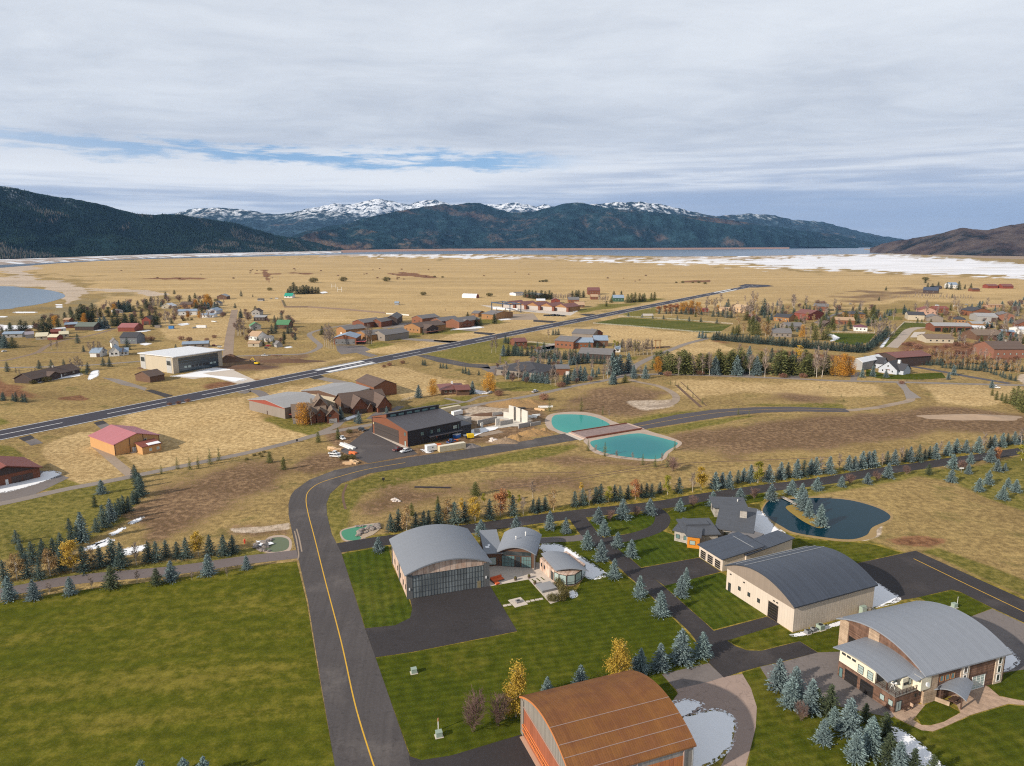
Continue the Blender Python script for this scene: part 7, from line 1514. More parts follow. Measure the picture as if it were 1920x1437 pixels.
row('Y', 'small bright yellow tree between pines of the tall row', None, '1496,648,678', 1.2); row('R', '{o} dark red bush from the west at the foot of the tall row', 'red bushes of the tall row', '1312,694,703 1468,700,708 1506,700,708 1252,696,705 1690,714,720', 1.5)
# --- long hedge at right
row('D', 'blue green spruce of the long clipped hedge across the right side', 'long spruce hedge', line((1334,637),(1480,650),26,12,18,1.2)+line((1484,651),(1600,661),20,14,20,1.2)+line((1603,661),(1622,661),4,15,20,1)+line((1624,660),(1664,628),12,15,20,1), 1.45, True)
row('B', '{o} spruce at the west end of the long clipped hedge', 'hedge end spruces', '1311,622,634 1317,620,635 1323,624,635', .9)
row('P', '{o} pine from the west behind the long clipped hedge', 'pines behind the hedge', '1374,612,628 1380,610,629 1384.5,608,628 1411,605,628 1421,604,629 1528,609,638 1543,620,638 1551,606,638 1563,606,622', .9)
row('T', '{o} tan half bare poplar from the west behind the hedge', 'tan poplars behind the hedge', '1435,602,631 1441,606,631 1449,604,622 1428,600,626 1394,606,624', .9); row('W', 'round orange willow behind the long clipped hedge', None, '1504,609,634', .6)
row('N', 'bare poplar in the scattered trees behind the hedge', 'bare poplars behind the hedge', '1511,613,635 1519,613,635 1540,607,636 1571,598,625 1400,566,592 1406,562,592 1412,566,592 1418,570,592 1393,572,592 1440,572,592 1448,574,592 1456,572,590 1462,576,592 1500,575,590 1640,598,625 1648,600,626 1655,598,626 1660,596,625 1668,600,628 1634,600,620 1644,606,640 1650,604,638 1676,606,630', .95, True)
row('D', '{o} spruce from the west in the gardens behind the hedge', 'garden spruces behind the hedge', '1432,558,590 1428,574,592 1467,571,590 1459,605,616 1466,606,616 1474,605,617 1506,572,582 1512,571,582 1518,571,582 1532,578,588 1540,578,589 1570,571,581 1574,572,582 1584,605,621 1595,605,617 1627,596,612 1639,578,588 1647,578,588 1663,580,590 1671,580,590 1694,579,588 1699,578,588 1704,578,588 1554,578,588 1488,576,588 1365,560,578 1590,596,606')
row('W', '{o} orange leaved willow from the west near the far runway end', 'orange willows near the runway', '1284,566,588 1296,564,588 1308,566,588 1346,572,582 1411,583,596 1278,568,586', .8)
row('O', '{o} red leaved tree from the west near the far runway end', 'red trees near the runway', '1234,574,588 1248,572,588 1258,570,588 1268,570,588', 1.6)
row('D', '{o} spruce from the west along the lane behind the playing field', 'spruces behind the playing field', '1236,578,589 1249,580,589 1257,575,588 1268,576,589 1277,578,589 1286,576,590 1295,576,590 1315,581,591 1337,581,594 1347,583,594 1355,580,594 1363,577,596 1371,582,596')
row('D', '{o} small spruce from the west along the fence of the playing field', 'spruces on the field fence', '1178,586,594 1204,588,596 1224,590,598 1244,590,599 1270,591,600 1292,593,603 1314,594,604 1344,596,607')
row('N', 'bare sapling among the shrubs beside the playing field lane', 'saplings by the playing field', '1240,572,588 1262,574,588 1302,576,590 1308,574,591 1322,580,592 1328,580,593 1376,576,594 1382,578,594', .9, True)
# --- nursery planting at far right
row('D', 'small spruce of the nursery planting on the right', 'nursery spruces', line((1700,684),(1770,686),12,9,16,2)+line((1765,690),(1840,696),12,9,15,2)+line((1835,690),(1925,698),15,10,17,2)+line((1838,694),(1905,716),12,9,13,1.5)+line((1790,680),(1900,686),12,8,14,3), .95, True)
row('T', 'thin tan aspen of the nursery planting on the right', 'nursery aspens', line((1702,680),(1790,674),12,14,26,3)+line((1760,684),(1860,684),14,14,26,3)+line((1850,692),(1925,704),8,14,24,3), .8, True)
row('N', 'bare grey aspen of the nursery planting on the right', 'bare nursery aspens', line((1705,676),(1850,676),16,14,26,3)+line((1860,686),(1925,694),7,14,24,3)+line((1840,660),(1920,640),7,12,20,3), .9, True)
row('P', '{o} green spruce from the west in the clump at the right edge below the lane', 'clump at the right edge', '1868,733,750 1878,736,752 1897,726,758 1905,722,762 1913,730,768 1920,726,774 1885,738,756 1860,728,742 1930,730,776', .8)
row('P', '{o} bush from the west among the houses on the right', 'bushes among the right houses', '1771,613,624 1780,613,624 1789,613,624 1806,613,624 1840,628,640 1882,620,632 1795,588,600 1720,596,606 1728,598,606 1745,598,608 1873,608,620', 1.1)
row('B', '{o} spruce from the west among the houses on the right', 'spruces among the right houses', '1832,572,590 1836,564,578 1842,564,572 1879,564,572 1902,563,582 1910,565,580 1894,624,640 1903,622,640 1912,624,640 1876,620,640 1860,620,632 1850,604,616', 1.0)
row('V', '{o} dark tree from the west round the far white farmhouse', 'trees round the far farmhouse', '1735,521,531 1739,530,542 1748,531,542 1759,528,540 1775,529,542 1783,531,543 1797,527,544 1809,533,542 1820,531,543 1785,551,559 1661,537,545 1648,556,564', 1.0)
row('N', 'bare poplar in the windbreak line below the far farmhouse', 'far windbreak', line((1716,558),(1825,564),26,6,11,1.5)+line((1665,559),(1715,560),8,5,8,1.5), 1.0, True)
# --- trees beside the runway on the far side
row('K', '{o} dark pine from the west in the lodge grove beyond the row of hangars', 'lodge grove pines', '985,543,558 992,543,559 998,544,560 1004,545,561 1015,544,562 1022,546,562 1030,544,562 1035,548,562 1073,545,559 1080,544,559 1085,543,559 1094,545,558 1151,545,554 1165,545,553', 1.0)
row('P', '{o} pine from the west along the runway beyond the blue roofed house', 'pines along the far runway', '1177,551,568 1184,549,567 1190.6,547,567 1199,549,566 1205,551,566 1208,549,565 1221,549,563 1227,547,563 1137,564,575 1146,557,568 1068,566,576', .95)
row('N', 'bare aspen in the grey thicket by the lodge grove', 'lodge thicket aspens', line((1036,563),(1072,562),14,8,13,2)+line((1122,566),(1140,566),7,9,14,2), 1.2, True)
row('V', '{o} evergreen from the west among the hangars north of the runway', 'evergreens by the north hangars', '604,611,628 877,585,598 849,593,600 894,595,611 901,597,611 927,588,607 793,621,628', 1.1)
row('N', '{o} bare poplar from the west among the hangars north of the runway', 'poplars by the north hangars', '609,612,650 613,608,652 617,608,654 621,610,655 626,618,655 688,610,645 692,608,646 697,612,646 929,584,606 800,590,604 835,578,586', .75)
row('U', '{o} round bush from the west out on the far plain', 'plain bushes', '588,520,530 644,519,528 725,519,528 794,547,554 506,539,545 1735,519,526 918,549,556 1018,525,529 1024,524,529 1012,526,529 1280,527,531 1268,528,531 1299,528,531 1310,527,531 1322,529,533 815,517,520 830,518,521', 1.5)
# --- village at left
row('K', '{o} big dark pine from the west in the village by the bay', 'village pines', '21,604,625 41,599,623 50,602,623 65,602,616 83,593,628 95,595,626 110,597,616 122,585,599 136,583,603 155,569,601 161,571,601 147,578,601 175,568,596 166,582,606 173,582,605 189,577,595 204,576,594 212,591,612 222,589,612 235,587,612 250,588,609 276,560,581 281,580,596 293,582,601 290,591,613 296,592,612 25,631,653 311,547,561 327,543,552 356,553,567 379,563,580 366,549,560', .95)
row('B', '{o} pale spruce from the west in the village by the bay', 'pale village spruces', '189,595,617 197,593,616 3,627,651 10,627,653 385,566,580 391,566,580 403,566,581', 1.1)
row('D', 'dark spruce of the long clump behind the village', 'long village clump', line((222,585),(246,585),9,18,24,1.5)+line((300,577),(306,574),2,10,12,1), 1.05, True)
row('D', '{o} spruce from the west on the meadow round the farmyard', 'meadow spruces', '146,625,644 157,647,660 14,677,697 74,675,692 97,674,691 120.6,673,691 165,679,696 163,690,703 194,670,687 206,669,688 239,632,656 330,645,657 5,736,752 25,738,752 31,735,754 43,738,754 48,738,755 7,734,750')
row('N', 'bare poplar round the brown ranch house and the farmyard', 'bare village poplars', '135,672,695 142,670,695 148,668,696 153,672,696 97,636,657 108,638,656 31,690,705 37,692,706 168,640,665 178,640,668 188,640,668 289,562,578 296,562,578 311,581,611 318,585,610 326,574,598 333,578,597 462,584,606 470,586,606 445,598,630 452,596,630 458,600,630 448,604,630 60,692,702 66,690,702 196,650,668 232,650,668', .95, True)
row('W', '{o} orange willow from the west in the village by the bay', 'village willows', '104,592,613 159,587,607 368,562,580 389,551,578 215,570,586 374,584,597 395,558,578 352,584,596', .7)
row('D', '{o} dark tree from the west along the gravel road', 'trees along the gravel road', '452,579,597 452.5,544,556 474,552,557 515,591,605 521,594,605 528,586,603 543,591,605 494,633,648 514,635,650 510,607,626 517,610,625 540,609,626 546,612,626 554,624,638 477,611,622 441,568,578')
row('R', '{o} round red bush from the west on the village meadow', 'round red bushes', '265.6,632,639 273,631,638 284,631,639 402,628,634 340,630,638 355,632,640 388,634,640', 1.3)
row('K', '{o} dark pine from the west in the clump behind the teal roofed cabin', 'pine clump on the plain', '545,536,551 551,529,546 557,536,552 563,537,552 569,534,552 575,534,551 580,536,551 586,537,551 592,538,551 597,538,551 540,541,550', 1.15)
row('U', '{o} olive bush from the west before the brown ranch house', 'ranch house bushes', '47,704,713 60,706,716 88,707,716 62,713,720', 1.6)
row('U', '{o} feathery olive shrub beside the curved studio', 'studio shrubs', '1046,1083,1100 1052,1090,1108 1056,1096,1116 1060,1104,1120 1037,1112,1128 1047,1112,1127 1055,1112,1127 1031,1113,1127', .7)

# --- thickets: bare and autumn trees round the houses, kept clear of walls and roads
def inside(p, poly):
    r_ = False
    for (x0, y0), (x1, y1) in zip(poly, poly[1:]+poly[:1]):
        if (y0 > p[1]) != (y1 > p[1]) and p[0] < x0+(p[1]-y0)*(x1-x0)/(y1-y0): r_ = not r_
    return r_
def clear(w):
    for a, u, v, W_, D_ in FOOT:
        d = w-a
        if -2.5 < d.dot(u) < W_+2.5 and -3 < d.dot(v) < D_+2.5: return False
    return abs((w-c0).dot(nr)) > rw*.75
def scatter(poly, n, h0, h1, seed):
    r_ = random.Random(seed); out = []; xs = [q[0] for q in poly]; ys = [q[1] for q in poly]; k = 0
    while len(out) < n and k < n*30:
        k += 1; q = (r_.uniform(min(xs), max(xs)), r_.uniform(min(ys), max(ys)))
        if inside(q, poly) and clear(G(*q)): out.append((q[0], q[1]-r_.uniform(h0, h1), q[1]))
    return out
VIL = [(0,622),(60,606),(130,590),(215,570),(300,566),(400,560),(424,572),(420,600),(330,606),(300,618),(200,612),(130,606),(60,630),(0,640)]
row('M', 'bare brown garden tree among the village houses', 'bare village garden trees', scatter(VIL, 60, 7, 13, 1), 1.1, True)
row('N', 'bare grey poplar standing among the village houses', 'bare village garden poplars', scatter(VIL, 34, 10, 19, 2), 1.0, True)
row('K', 'dark garden pine scattered among the village houses', 'village garden pines', scatter(VIL, 26, 9, 19, 3), 1.0, True)
row('U', 'olive bush along the walls of the village houses', 'village bushes', scatter(VIL, 26, 3, 6, 4), 1.3, True)
V2 = [(440,588),(520,580),(556,600),(556,640),(500,660),(455,650),(440,620)]
row('M', 'bare brown tree round the houses by the gravel road', 'gravel road trees', scatter(V2, 26, 6, 12, 5), 1.1, True); row('K', 'dark pine round the houses by the gravel road', 'gravel road pines', scatter(V2, 9, 8, 15, 6), 1.0, True)
EAST = [(1240,580),(1420,566),(1560,574),(1700,584),(1920,570),(1920,660),(1790,660),(1770,612),(1700,600),(1650,605),(1560,615),(1470,632),(1390,625),(1380,600),(1250,594)]
row('N', 'bare grey poplar among the houses on the right', 'bare east side poplars', scatter(EAST, 90, 13, 26, 7), 1.1, True)
row('M', 'bare brown garden tree among the houses on the right', 'bare east side garden trees', scatter(EAST, 60, 6, 12, 8), 1.15, True)
row('T', 'tan half bare aspen among the houses on the right', 'tan east side aspens', scatter(EAST, 30, 9, 17, 9), 1.0, True)
row('B', 'small blue spruce among the houses on the right', 'east side spruces', scatter(EAST, 34, 7, 14, 10), .95, True)
row('P', 'mossy pine among the houses on the right', 'east side pines', scatter(EAST, 26, 8, 16, 11), .95, True)
MID = [(930,690),(1040,676),(1140,690),(1150,712),(1060,726),(950,716)]
row('N', 'bare poplar in the thick grove before the crossroads', 'crossroads bare poplars', scatter(MID, 18, 16, 30, 12), .9, True); row('M', 'bare brown tree in the thick grove before the crossroads', 'crossroads bare trees', scatter(MID, 16, 8, 14, 13), 1.1, True)
row('B', 'young blue spruce in the thick grove before the crossroads', 'crossroads spruces', scatter(MID, 12, 12, 20, 14), .95, True)
row('R', 'reddish thicket bush on the right hand wasteland', 'wasteland bushes', scatter([(1690,640),(1740,650),(1840,645),(1920,655),(1920,690),(1800,676),(1700,664)], 60, 4, 8, 15), 1.4, True)
row('R', 'reddish sage bush far out on the straw plain', 'plain sage bushes', scatter([(200,508),(700,504),(1000,512),(1400,520),(1400,532),(1000,530),(700,524),(300,526)], 36, 1.4, 2.4, 16), 1.8, True)
TALL = [(1225,692),(1500,692),(1552,698),(1552,706),(1400,702),(1225,699)]
row('P', 'mossy pine packed into the tall row along the right lane', 'pines packed in the tall row', scatter(TALL, 20, 30, 44, 21), 1.1, True)
row('N', 'bare birch packed into the tall row along the right lane', 'birches packed in the tall row', scatter(TALL, 10, 30, 40, 22), .9, True)
row('P', 'green pine in the gardens behind the long hedge', 'pines in the hedge gardens', scatter([(1390,600),(1560,600),(1650,590),(1650,612),(1560,618),(1480,630),(1390,622)], 22, 12, 22, 23), 1.1, True)
row('D', 'dark spruce in the gardens behind the long hedge', 'spruces in the hedge gardens', scatter([(1390,590),(1700,580),(1720,600),(1560,612),(1390,612)], 24, 9, 16, 24), 1.0, True)
# ================================================================ bridge, vehicles, small things
def place(o, px, py, rz=0.0, z=0.0, sc=1.0):
    p = G(px, py); o.location = (p.x, p.y, z); o.rotation_euler = (0, 0, rz); o.scale = (sc, sc, sc); return o
def heading(px, py, qx, qy):
    d = G(qx, qy)-G(px, py); return math.atan2(d.y, d.x)
def copy_tree(o):
    c = o.copy(); COL.objects.link(c)
    for ch in o.children:
        d = copy_tree(ch); d.parent = c
    return c
# timber road bridge over the pond neck
b = Bld('timber_bridge', 'red brown timber deck bridge between the two turquoise ponds', (1100,823), (1203,806), depth=13.5, cat='bridge')
DECK = M('bridge_planks', (.300, .215, .195), .8, .18, .4, ('x', .4, .2), col2=(.24, .175, .165)); RAILM = M('rust_red_beam', (.215, .075, .045), .7, .14)
bm = MB(); box(bm, 0, .5, .15, b.W, b.D-.5, .42); b.part('deck', bm, DECK)
for y in (.0, b.D-.48):
    bm = MB(); box(bm, -.4, y, .10, b.W+.4, y+.46, .95); b.part('side_beam', bm, RAILM)
for x in (-1.9, b.W+.02):
    bm = MB(); box(bm, x, -.3, .05, x+1.85, b.D+.3, .40); b.part('abutment', bm, M('bridge_abutment', (.50, .36, .29), .8, .1))
# pond footbridge
b = Bld('footbridge', 'narrow pale plank footbridge to the pond island', (1463,934), (1492,949), depth=1.6, cat='footbridge')
bm = MB(); box(bm, 0, 0, .35, b.W, 1.6, .5); b.part('deck', bm, M('grey_planks', (.46, .40, .34), .8, .2, .6, ('x', .3, .25)))
bm = MB()
for y in (.05, 1.5):
    for i in range(5): tube(bm, (b.W*i/4, y, 0), (b.W*i/4, y, 1.1), .05, .05, 4)
b.part('post', bm, BEAM)
# ---- vehicles
PAINT = {k: M(k+'_car_paint', c, .3, .05, .5, spec=.6) for k, c in (('white', (.72, .73, .74)), ('maroon', (.13, .02, .02)), ('black', (.02, .022, .028)), ('blue', (.05, .12, .30)), ('grey', (.22, .23, .25)), ('red', (.38, .03, .025)), ('silver', (.48, .49, .50)))}
TYRE = M('tyre_rubber', (.018, .018, .018), .9, .1); RIM = M('alloy_rim', (.4, .4, .42), .4, .05); LAMP = M('headlamp', (.75, .75, .70), .2, .05); TAIL = M('tail_lamp', (.35, .02, .02), .3, .05)
def vehicle(kind, paint):
    """pickup, suv, van or car along +x, wheels on the ground"""
    e = empty(kind if kind != 'car' else 'parked_car')
    L, Wd, hb, hc = {'pickup': (5.7, 2.0, 1.05, 1.88), 'suv': (4.9, 1.95, 1.05, 1.82), 'van': (5.6, 2.05, 1.2, 2.4), 'car': (4.5, 1.8, .85, 1.45)}[kind]
    def pr(prof, w0, name, mat, par):
        bm = MB(); prism(bm, prof, -w0, w0, lambda p, t: (p[0], t, p[1])); bmesh.ops.recalc_face_normals(bm, faces=bm.faces)
        bmesh.ops.bevel(bm, geom=[x for x in bm.edges], offset=.05, segments=1, affect='EDGES'); return link(name, bm, mat, par)
    x0, x1 = -L/2, L/2
    body = [(x0, .42), (x1, .42), (x1, .82), (x1-.25, hb-.06), (x1-1.35, hb), (x0+.1, hb), (x0, hb-.1)]
    bd = pr(body, Wd/2, 'body', paint, e)
    if kind == 'pickup': cab = [(-.75, hb), (1.45, hb), (.75, hc), (-.55, hc)]
    elif kind == 'van': cab = [(x0+.1, hb), (x1-.9, hb), (x1-1.5, hc), (x0+.15, hc)]
    else: cab = [(x0+.15, hb), (x1-1.3, hb), (x1-2.0, hc), (x0+.55, hc)]
    pr(cab, Wd/2-.12, 'cab', paint, e)
    lo, hi = hb+.05, hc-.12
    k = lambda z: (z-hb)/(hc-hb)
    fx = lambda z: cab[1][0]+(cab[2][0]-cab[1][0])*k(z); rx = lambda z: cab[0][0]+(cab[3][0]-cab[0][0])*k(z)
    bm = MB()
    for s in (-1, 1):
        y = s*(Wd/2-.10); y2 = s*(Wd/2-.14)
        n = 2 if kind in ('pickup', 'car') else 3; a, c = rx(lo)+.18, fx(lo)-.18; a2, c2 = rx(hi)+.14, fx(hi)-.14
        for i in range(n):
            t0, t1 = i/n+.015, (i+1)/n-.015
            vs = [bm.verts.new(v) for v in ((a+(c-a)*t0, y, lo), (a+(c-a)*t1, y, lo), (a2+(c2-a2)*t1, y, hi), (a2+(c2-a2)*t0, y, hi))]; bm.faces.new(vs)
    link('side_window', bm, GLASS, e)
    for f, nm, o in ((fx, 'windscreen', .03), (rx, 'rear_window', -.03)):
        bm = MB(); vs = [bm.verts.new(v) for v in ((f(lo)+o, -Wd/2+.25, lo), (f(lo)+o, Wd/2-.25, lo), (f(hi)+o, Wd/2-.3, hi), (f(hi)+o, -Wd/2+.3, hi))]; bm.faces.new(vs); link(nm, bm, GLASS, e)
    if kind == 'pickup': bm = MB(); box(bm, x0+.12, -Wd/2+.16, hb-.02, -.85, Wd/2-.16, hb+.015); link('load_bed', bm, TYRE, e)
    for sx in (x0+.95, x1-1.0):
        for s in (-1, 1):
            bm = MB(); tube(bm, (sx, s*(Wd/2-.24), .38), (sx, s*(Wd/2+.01), .38), .38, .38, 14); wh = link('wheel', bm, TYRE, e)
            bm = MB(); tube(bm, (sx, s*(Wd/2+.005), .38), (sx, s*(Wd/2+.03), .38), .22, .22, 10); link('rim', bm, RIM, wh)
    for s in (-1, 1):
        bm = MB(); box(bm, x1-.05, s*Wd*.36-.2, .66, x1+.02, s*Wd*.36+.2, .84); link('headlight', bm, LAMP, e)
        bm = MB(); box(bm, x0-.02, s*Wd*.42-.1, .70, x0+.05, s*Wd*.42+.1, 1.0); link('tail_light', bm, TAIL, e)
    return e
VP = {}
for kind, paint, px, py, qx, qy, label, z in [
 ('pickup', 'white', 641, 824, 652, 829, 'white pickup at the corner of the black hangar apron', .05), ('pickup', 'white', 627, 852.5, 640, 853.5, 'white pickup behind another one on bare ground', 0), ('pickup', 'white', 630, 857.5, 645, 858.5, 'front white pickup of the pair parked on bare ground', 0),
 ('suv', 'black', 679, 808, 690, 811, 'dark four wheel drive on dirt beside the black hangar', 0), ('pickup', 'maroon', 747, 845.5, 733, 848.5, 'maroon pickup beside a white one on the apron', .05), ('pickup', 'white', 761, 848, 748, 851, 'white pickup beside the maroon one on the apron', .05),
 ('pickup', 'white', 496.5, 668, 480, 668.5, 'white flatbed pickup on the lane towing a low trailer', .05), ('suv', 'black', 1240, 703, 1260, 703.5, 'black car on the lane below the orange willow', .05), ('pickup', 'blue', 846, 830, 860, 825, 'blue pickup parked under the black hangar canopy', 0),
 ('car', 'black', 500, 654, 510, 654, 'dark car in the yard of the tan roofed garage', 0), ('pickup', 'red', 503, 650, 492, 650, 'red truck in the yard of the tan roofed garage', 0), ('van', 'white', 519, 561, 530, 561, 'white van beside the tiny dark farm shed', 0), ('car', 'grey', 508, 561, 498, 561, 'grey car beside the tiny dark farm shed', 0),
 ('suv', 'grey', 364, 616, 350, 616, 'grey four wheel drive hitched to the long white camper', 0), ('van', 'white', 1757, 574, 1770, 574, 'white van on the far straw plain', 0), ('van', 'white', 1791, 575, 1780, 575, 'white box van among the yard clutter on the plain', 0), ('car', 'silver', 1812, 572, 1825, 572, 'silver car among the yard clutter on the plain', 0),
 ('car', 'white', 8, 660, 20, 658, 'white car in the clearing at the left edge', 0), ('car', 'red', 402, 649, 415, 650, 'red car behind the white roofed hangar', 0), ('car', 'white', 412, 652, 425, 652, 'white car behind the white roofed hangar', 0), ('pickup', 'white', 1866, 728, 1880, 729, 'white pickup beside the spruce below the right lane', 0),
 ('suv', 'white', 832, 612, 845, 612, 'white car behind the cedar hangars', 0), ('car', 'silver', 918, 738, 905, 741, 'silver car on the drive by the golden willows', .05), ('pickup', 'silver', 1003, 736, 1010, 734, 'silver pickup where the drive meets the lane', .06), ('car', 'blue', 1595, 571, 1610, 571, 'blue car on the plain behind the garden spruces', 0), ('car', 'silver', 1527, 574, 1515, 574, 'silver car behind the grey roofed brown barn', 0), ('car', 'black', 1668, 699, 1655, 699, 'dark car on the pale blue house drive', .05)]:
    if (kind, paint) not in VP: VP[(kind, paint)] = v = vehicle(kind, PAINT[paint])
    else: v = copy_tree(VP[(kind, paint)])
    place(v, px, py, heading(px, py, qx, qy), z); tag(v, label, {'pickup': 'pickup', 'suv': 'car', 'van': 'van', 'car': 'car'}[kind], 'parked vehicles')
def box_trailer(name, A, B, depth, h, mat, label, wheels=True, z0=.55):
    b = Bld(name, label, A, B, depth=depth, cat=name.replace('_', ' '))
    bm = MB(); box(bm, 0, 0, z0, b.W, depth, h); bmesh.ops.bevel(bm, geom=list(bm.edges), offset=.06, segments=1, affect='EDGES'); b.part('body', bm, mat)
    if wheels:
        for x in (b.W*.45, b.W*.58):
            for y in (-.02, depth-.28): bm = MB(); tube(bm, (x, y, .38), (x, y+.3, .38), .38, .38, 12); b.part('wheel', bm, TYRE)
        bm = MB(); box(bm, -1.4, depth/2-.06, .45, .05, depth/2+.06, .58); b.part('drawbar', bm, DARKF)
    return b
WHT = M('white_trailer_skin', (.74, .74, .74), .45, .05, .5); TANC = M('cream_container', (.62, .53, .36), .6, .08, .3, ('x', .3, .12)); 
t = box_trailer('cargo_trailer', (801,849), (820,846), 3.0, 3.2, WHT, 'white cargo trailer parked against the cream container by the road')
bm = MB(); bx = t.W*.55; 
for s in (-1, 1): prism(bm, [(bx-.5, 2.0), (bx+.1+s*.25, 2.5), (bx+.6, 2.2), (bx+.1, 2.05)], -.03, -.01, lambda p, t_: (p[0], t_, p[1]))
bmesh.ops.recalc_face_normals(bm, faces=bm.faces); t.part('dark_logo', bm, DARKF)
t = box_trailer('shipping_container', (824.6,849), (873.6,841), 2.5, 2.9, TANC, 'long cream shipping container beside the road bend', False, .1); t.block('lid', .1, .1, 2.92, t.W-.1, 2.4, 2.98, M('container_top', (.70, .64, .52), .7))
t = box_trailer('shipping_container', (826,776.5), (864,769), 2.5, 2.9, TANC, 'cream shipping container behind the black hangar', False, .1)
box_trailer('cargo_trailer', (851,782), (868,778), 2.4, 2.9, WHT, 'white cargo trailer behind the black hangar')
box_trailer('camper_trailer', (368,616), (386,616), 2.6, 3.4, WHT, 'long white camper trailer parked on the village meadow')
box_trailer('flat_trailer', (507,668.3), (527,668.5), 2.2, .9, M('rusty_trailer', (.20, .10, .06)), 'low brown flat trailer behind the white pickup')
box_trailer('boat_trailer', (396,604), (404,605), 2.0, 1.4, WHT, 'small white boat trailer beside the village track')
b = box_trailer('blue_container', (316,617), (325,617), 3.0, 3.2, M('blue_tarp', (.04, .17, .42), .6), 'bright blue covered load on the village meadow', False, .05)
b = box_trailer('garden_shed', (290,615), (300,615), 4, 2.6, W_GREYB, 'low grey garden hut beside the village pines', False, .05); b.block('roof', -.3, -.3, 2.62, b.W+.3, 4.3, 2.9, SHG)
# white storage tanks by the gantry
for A, B, lb in (((924,582),(946,583.5),'long white storage tank nearer the gantry'), ((949,583.5),(970,585),'long white storage tank farther from the gantry')):
    b = Bld('storage_tank', lb, A, B, depth=4, cat='tank'); bm = MB(); tube(bm, (0, 2, 2.6), (b.W, 2, 2.6), 2.0, 2.0, 14); bmesh.ops.bevel(bm, geom=[e for e in bm.edges if len(e.link_faces) == 2 and e.calc_face_angle(0) > 1.2], offset=.5, segments=2, affect='EDGES'); b.part('tank_body', bm, WHT)
    for x in (b.W*.2, b.W*.8): b.block('saddle', x-.3, .6, 0, x+.3, 3.4, 1.2, A_CONC)
b = Bld('gantry_crane', 'blue grey steel gantry frame over the storage tanks', (921,583), (956,588), depth=20, cat='gantry')
GS = M('blue_grey_steel', (.075, .095, .135), .5, .1)
for x in (0, b.W-1):
    for y in (0, 19): b.block('post', x, y, 0, x+1.0, y+1.0, 11.5, GS)
for y in (0, 19): b.block('beam', -.3, y-.1, 11.52, b.W+.3, y+1.1, 13.2, GS)
for x in (0, b.W*.5, b.W-1): b.block('cross_beam', x, 1.15, 11.7, x+.8, 18.85, 12.8, GS)
b = Bld('tyre_stack', 'long low stack of black tyres beside the runway apron', (1018,593), (1060,594), depth=8, cat='tyres')
bm = MB(); r_ = random.Random(4)
for i in range(46):
    x, y = r_.uniform(0, b.W), r_.uniform(0, 8); z = max(.2, 3.2*(1-abs(x/b.W-.48)*1.7)*(1-abs(y/8-.5)))*r_.uniform(.5, 1)
    tube(bm, (x, y, z), (x+.2, y, z+.6), 1.1, 1.1, 8); tube(bm, (x, y, 0), (x, y, z+.05), .9, .9, 6)
b.part('tyres', bm, M('stacked_tyres', (.030, .036, .045), .8, .2))
# ---- heaps
def heap(name, px, py, rx, ry, h, mat, label, seed, cat='mound', rot=0.0, rough=.35, kind=None):
    n, m = 26, 9; V = [(0, 0, h)]; F_ = []
    for j in range(1, m+1):
        for i in range(n):
            a = 2*math.pi*i/n; t = j/m; k = 1+(float(vnoise(np.array(math.cos(a)*2+5), np.array(math.sin(a)*2+t+seed), seed))-.5)*.5
            z = h*(1-t)**1.25*(1+(float(vnoise(np.array(math.cos(a)*3*t+9.0), np.array(math.sin(a)*3*t+4.0), seed+3))-.5)*rough*2)
            V.append((math.cos(a)*rx*t*k, math.sin(a)*ry*t*k, max(z, 0) if j < m else -.05))
    for i in range(n): F_.append((0, 1+i, 1+(i+1) % n))
    me = bpy.data.meshes.new(name); Fq = [(1+(j-1)*n+i, 1+j*n+i, 1+j*n+(i+1) % n, 1+(j-1)*n+(i+1) % n) for j in range(1, m) for i in range(n)]
    me.from_pydata(V, [], F_+Fq); me.materials.append(mat); o = bpy.data.objects.new(name, me); COL.objects.link(o); place(o, px, py, rot); tag(o, label, cat, kind=kind); return o
SOIL = M('heap_soil', (.120, .065, .038), .95, .3, .5, fine=.3); STRAWH = M('straw_heap', (.340, .205, .080), .95, .35, .9, fine=.35, col2=(.24, .15, .075)); PALEH = M('pale_rubble', (.300, .215, .140), .95, .35, .9, fine=.35, col2=(.19, .13, .085))
heap('straw_mound', 965, 759, 19, 9, 3.6, STRAWH, 'long golden straw covered mound beside the lane', 2); heap('straw_mound', 993, 758, 13, 7, 3.0, STRAWH, 'shorter golden mound at the end of the long one', 3)
heap('soil_mound', 432, 677, 13, 11, 6.2, SOIL, 'dark brown soil heap beside the white roofed hangar', 4); heap('soil_mound', 470, 689, 26, 9, 2.6, SOIL, 'long low brown spoil heap behind the excavator', 5); heap('soil_mound', 540, 678, 30, 8, 2.6, SOIL, 'brown spoil ridge between the lane and runway', 6)
heap('brush_heap', 948, 829, 9, 4.5, 3.0, PALEH, 'tan heap of brush and rubble beside the road', 7); heap('brush_heap', 970, 824, 9, 4.5, 3.4, STRAWH, 'golden brush heap in the middle of the roadside heaps', 8); heap('brush_heap', 1000, 814, 10, 5, 3.4, STRAWH, 'golden brush heap nearest the upper pond', 9); heap('brush_heap', 1022, 811, 6, 4, 2.4, STRAWH, 'small golden brush heap at the pond edge', 10)
heap('soil_mound', 925, 778, 16, 5, 1.6, SOIL, 'brown soil ridge behind the concrete foundations', 12); heap('gravel_mound', 1825, 783, 30, 8, 2.0, M('pale_sand', (.36, .26, .18), .95, .2, .5, fine=.2), 'long pale sand heap on the brown ground', 13)
heap('gravel_mound', 880, 838, 5, 3.5, 2.0, A_OLD, 'small grey gravel heap behind the cream container', 14); heap('soil_mound', 270, 690, 6, 4, 1.4, SOIL, 'small brown heap beside the white roofed hangar wall', 15)
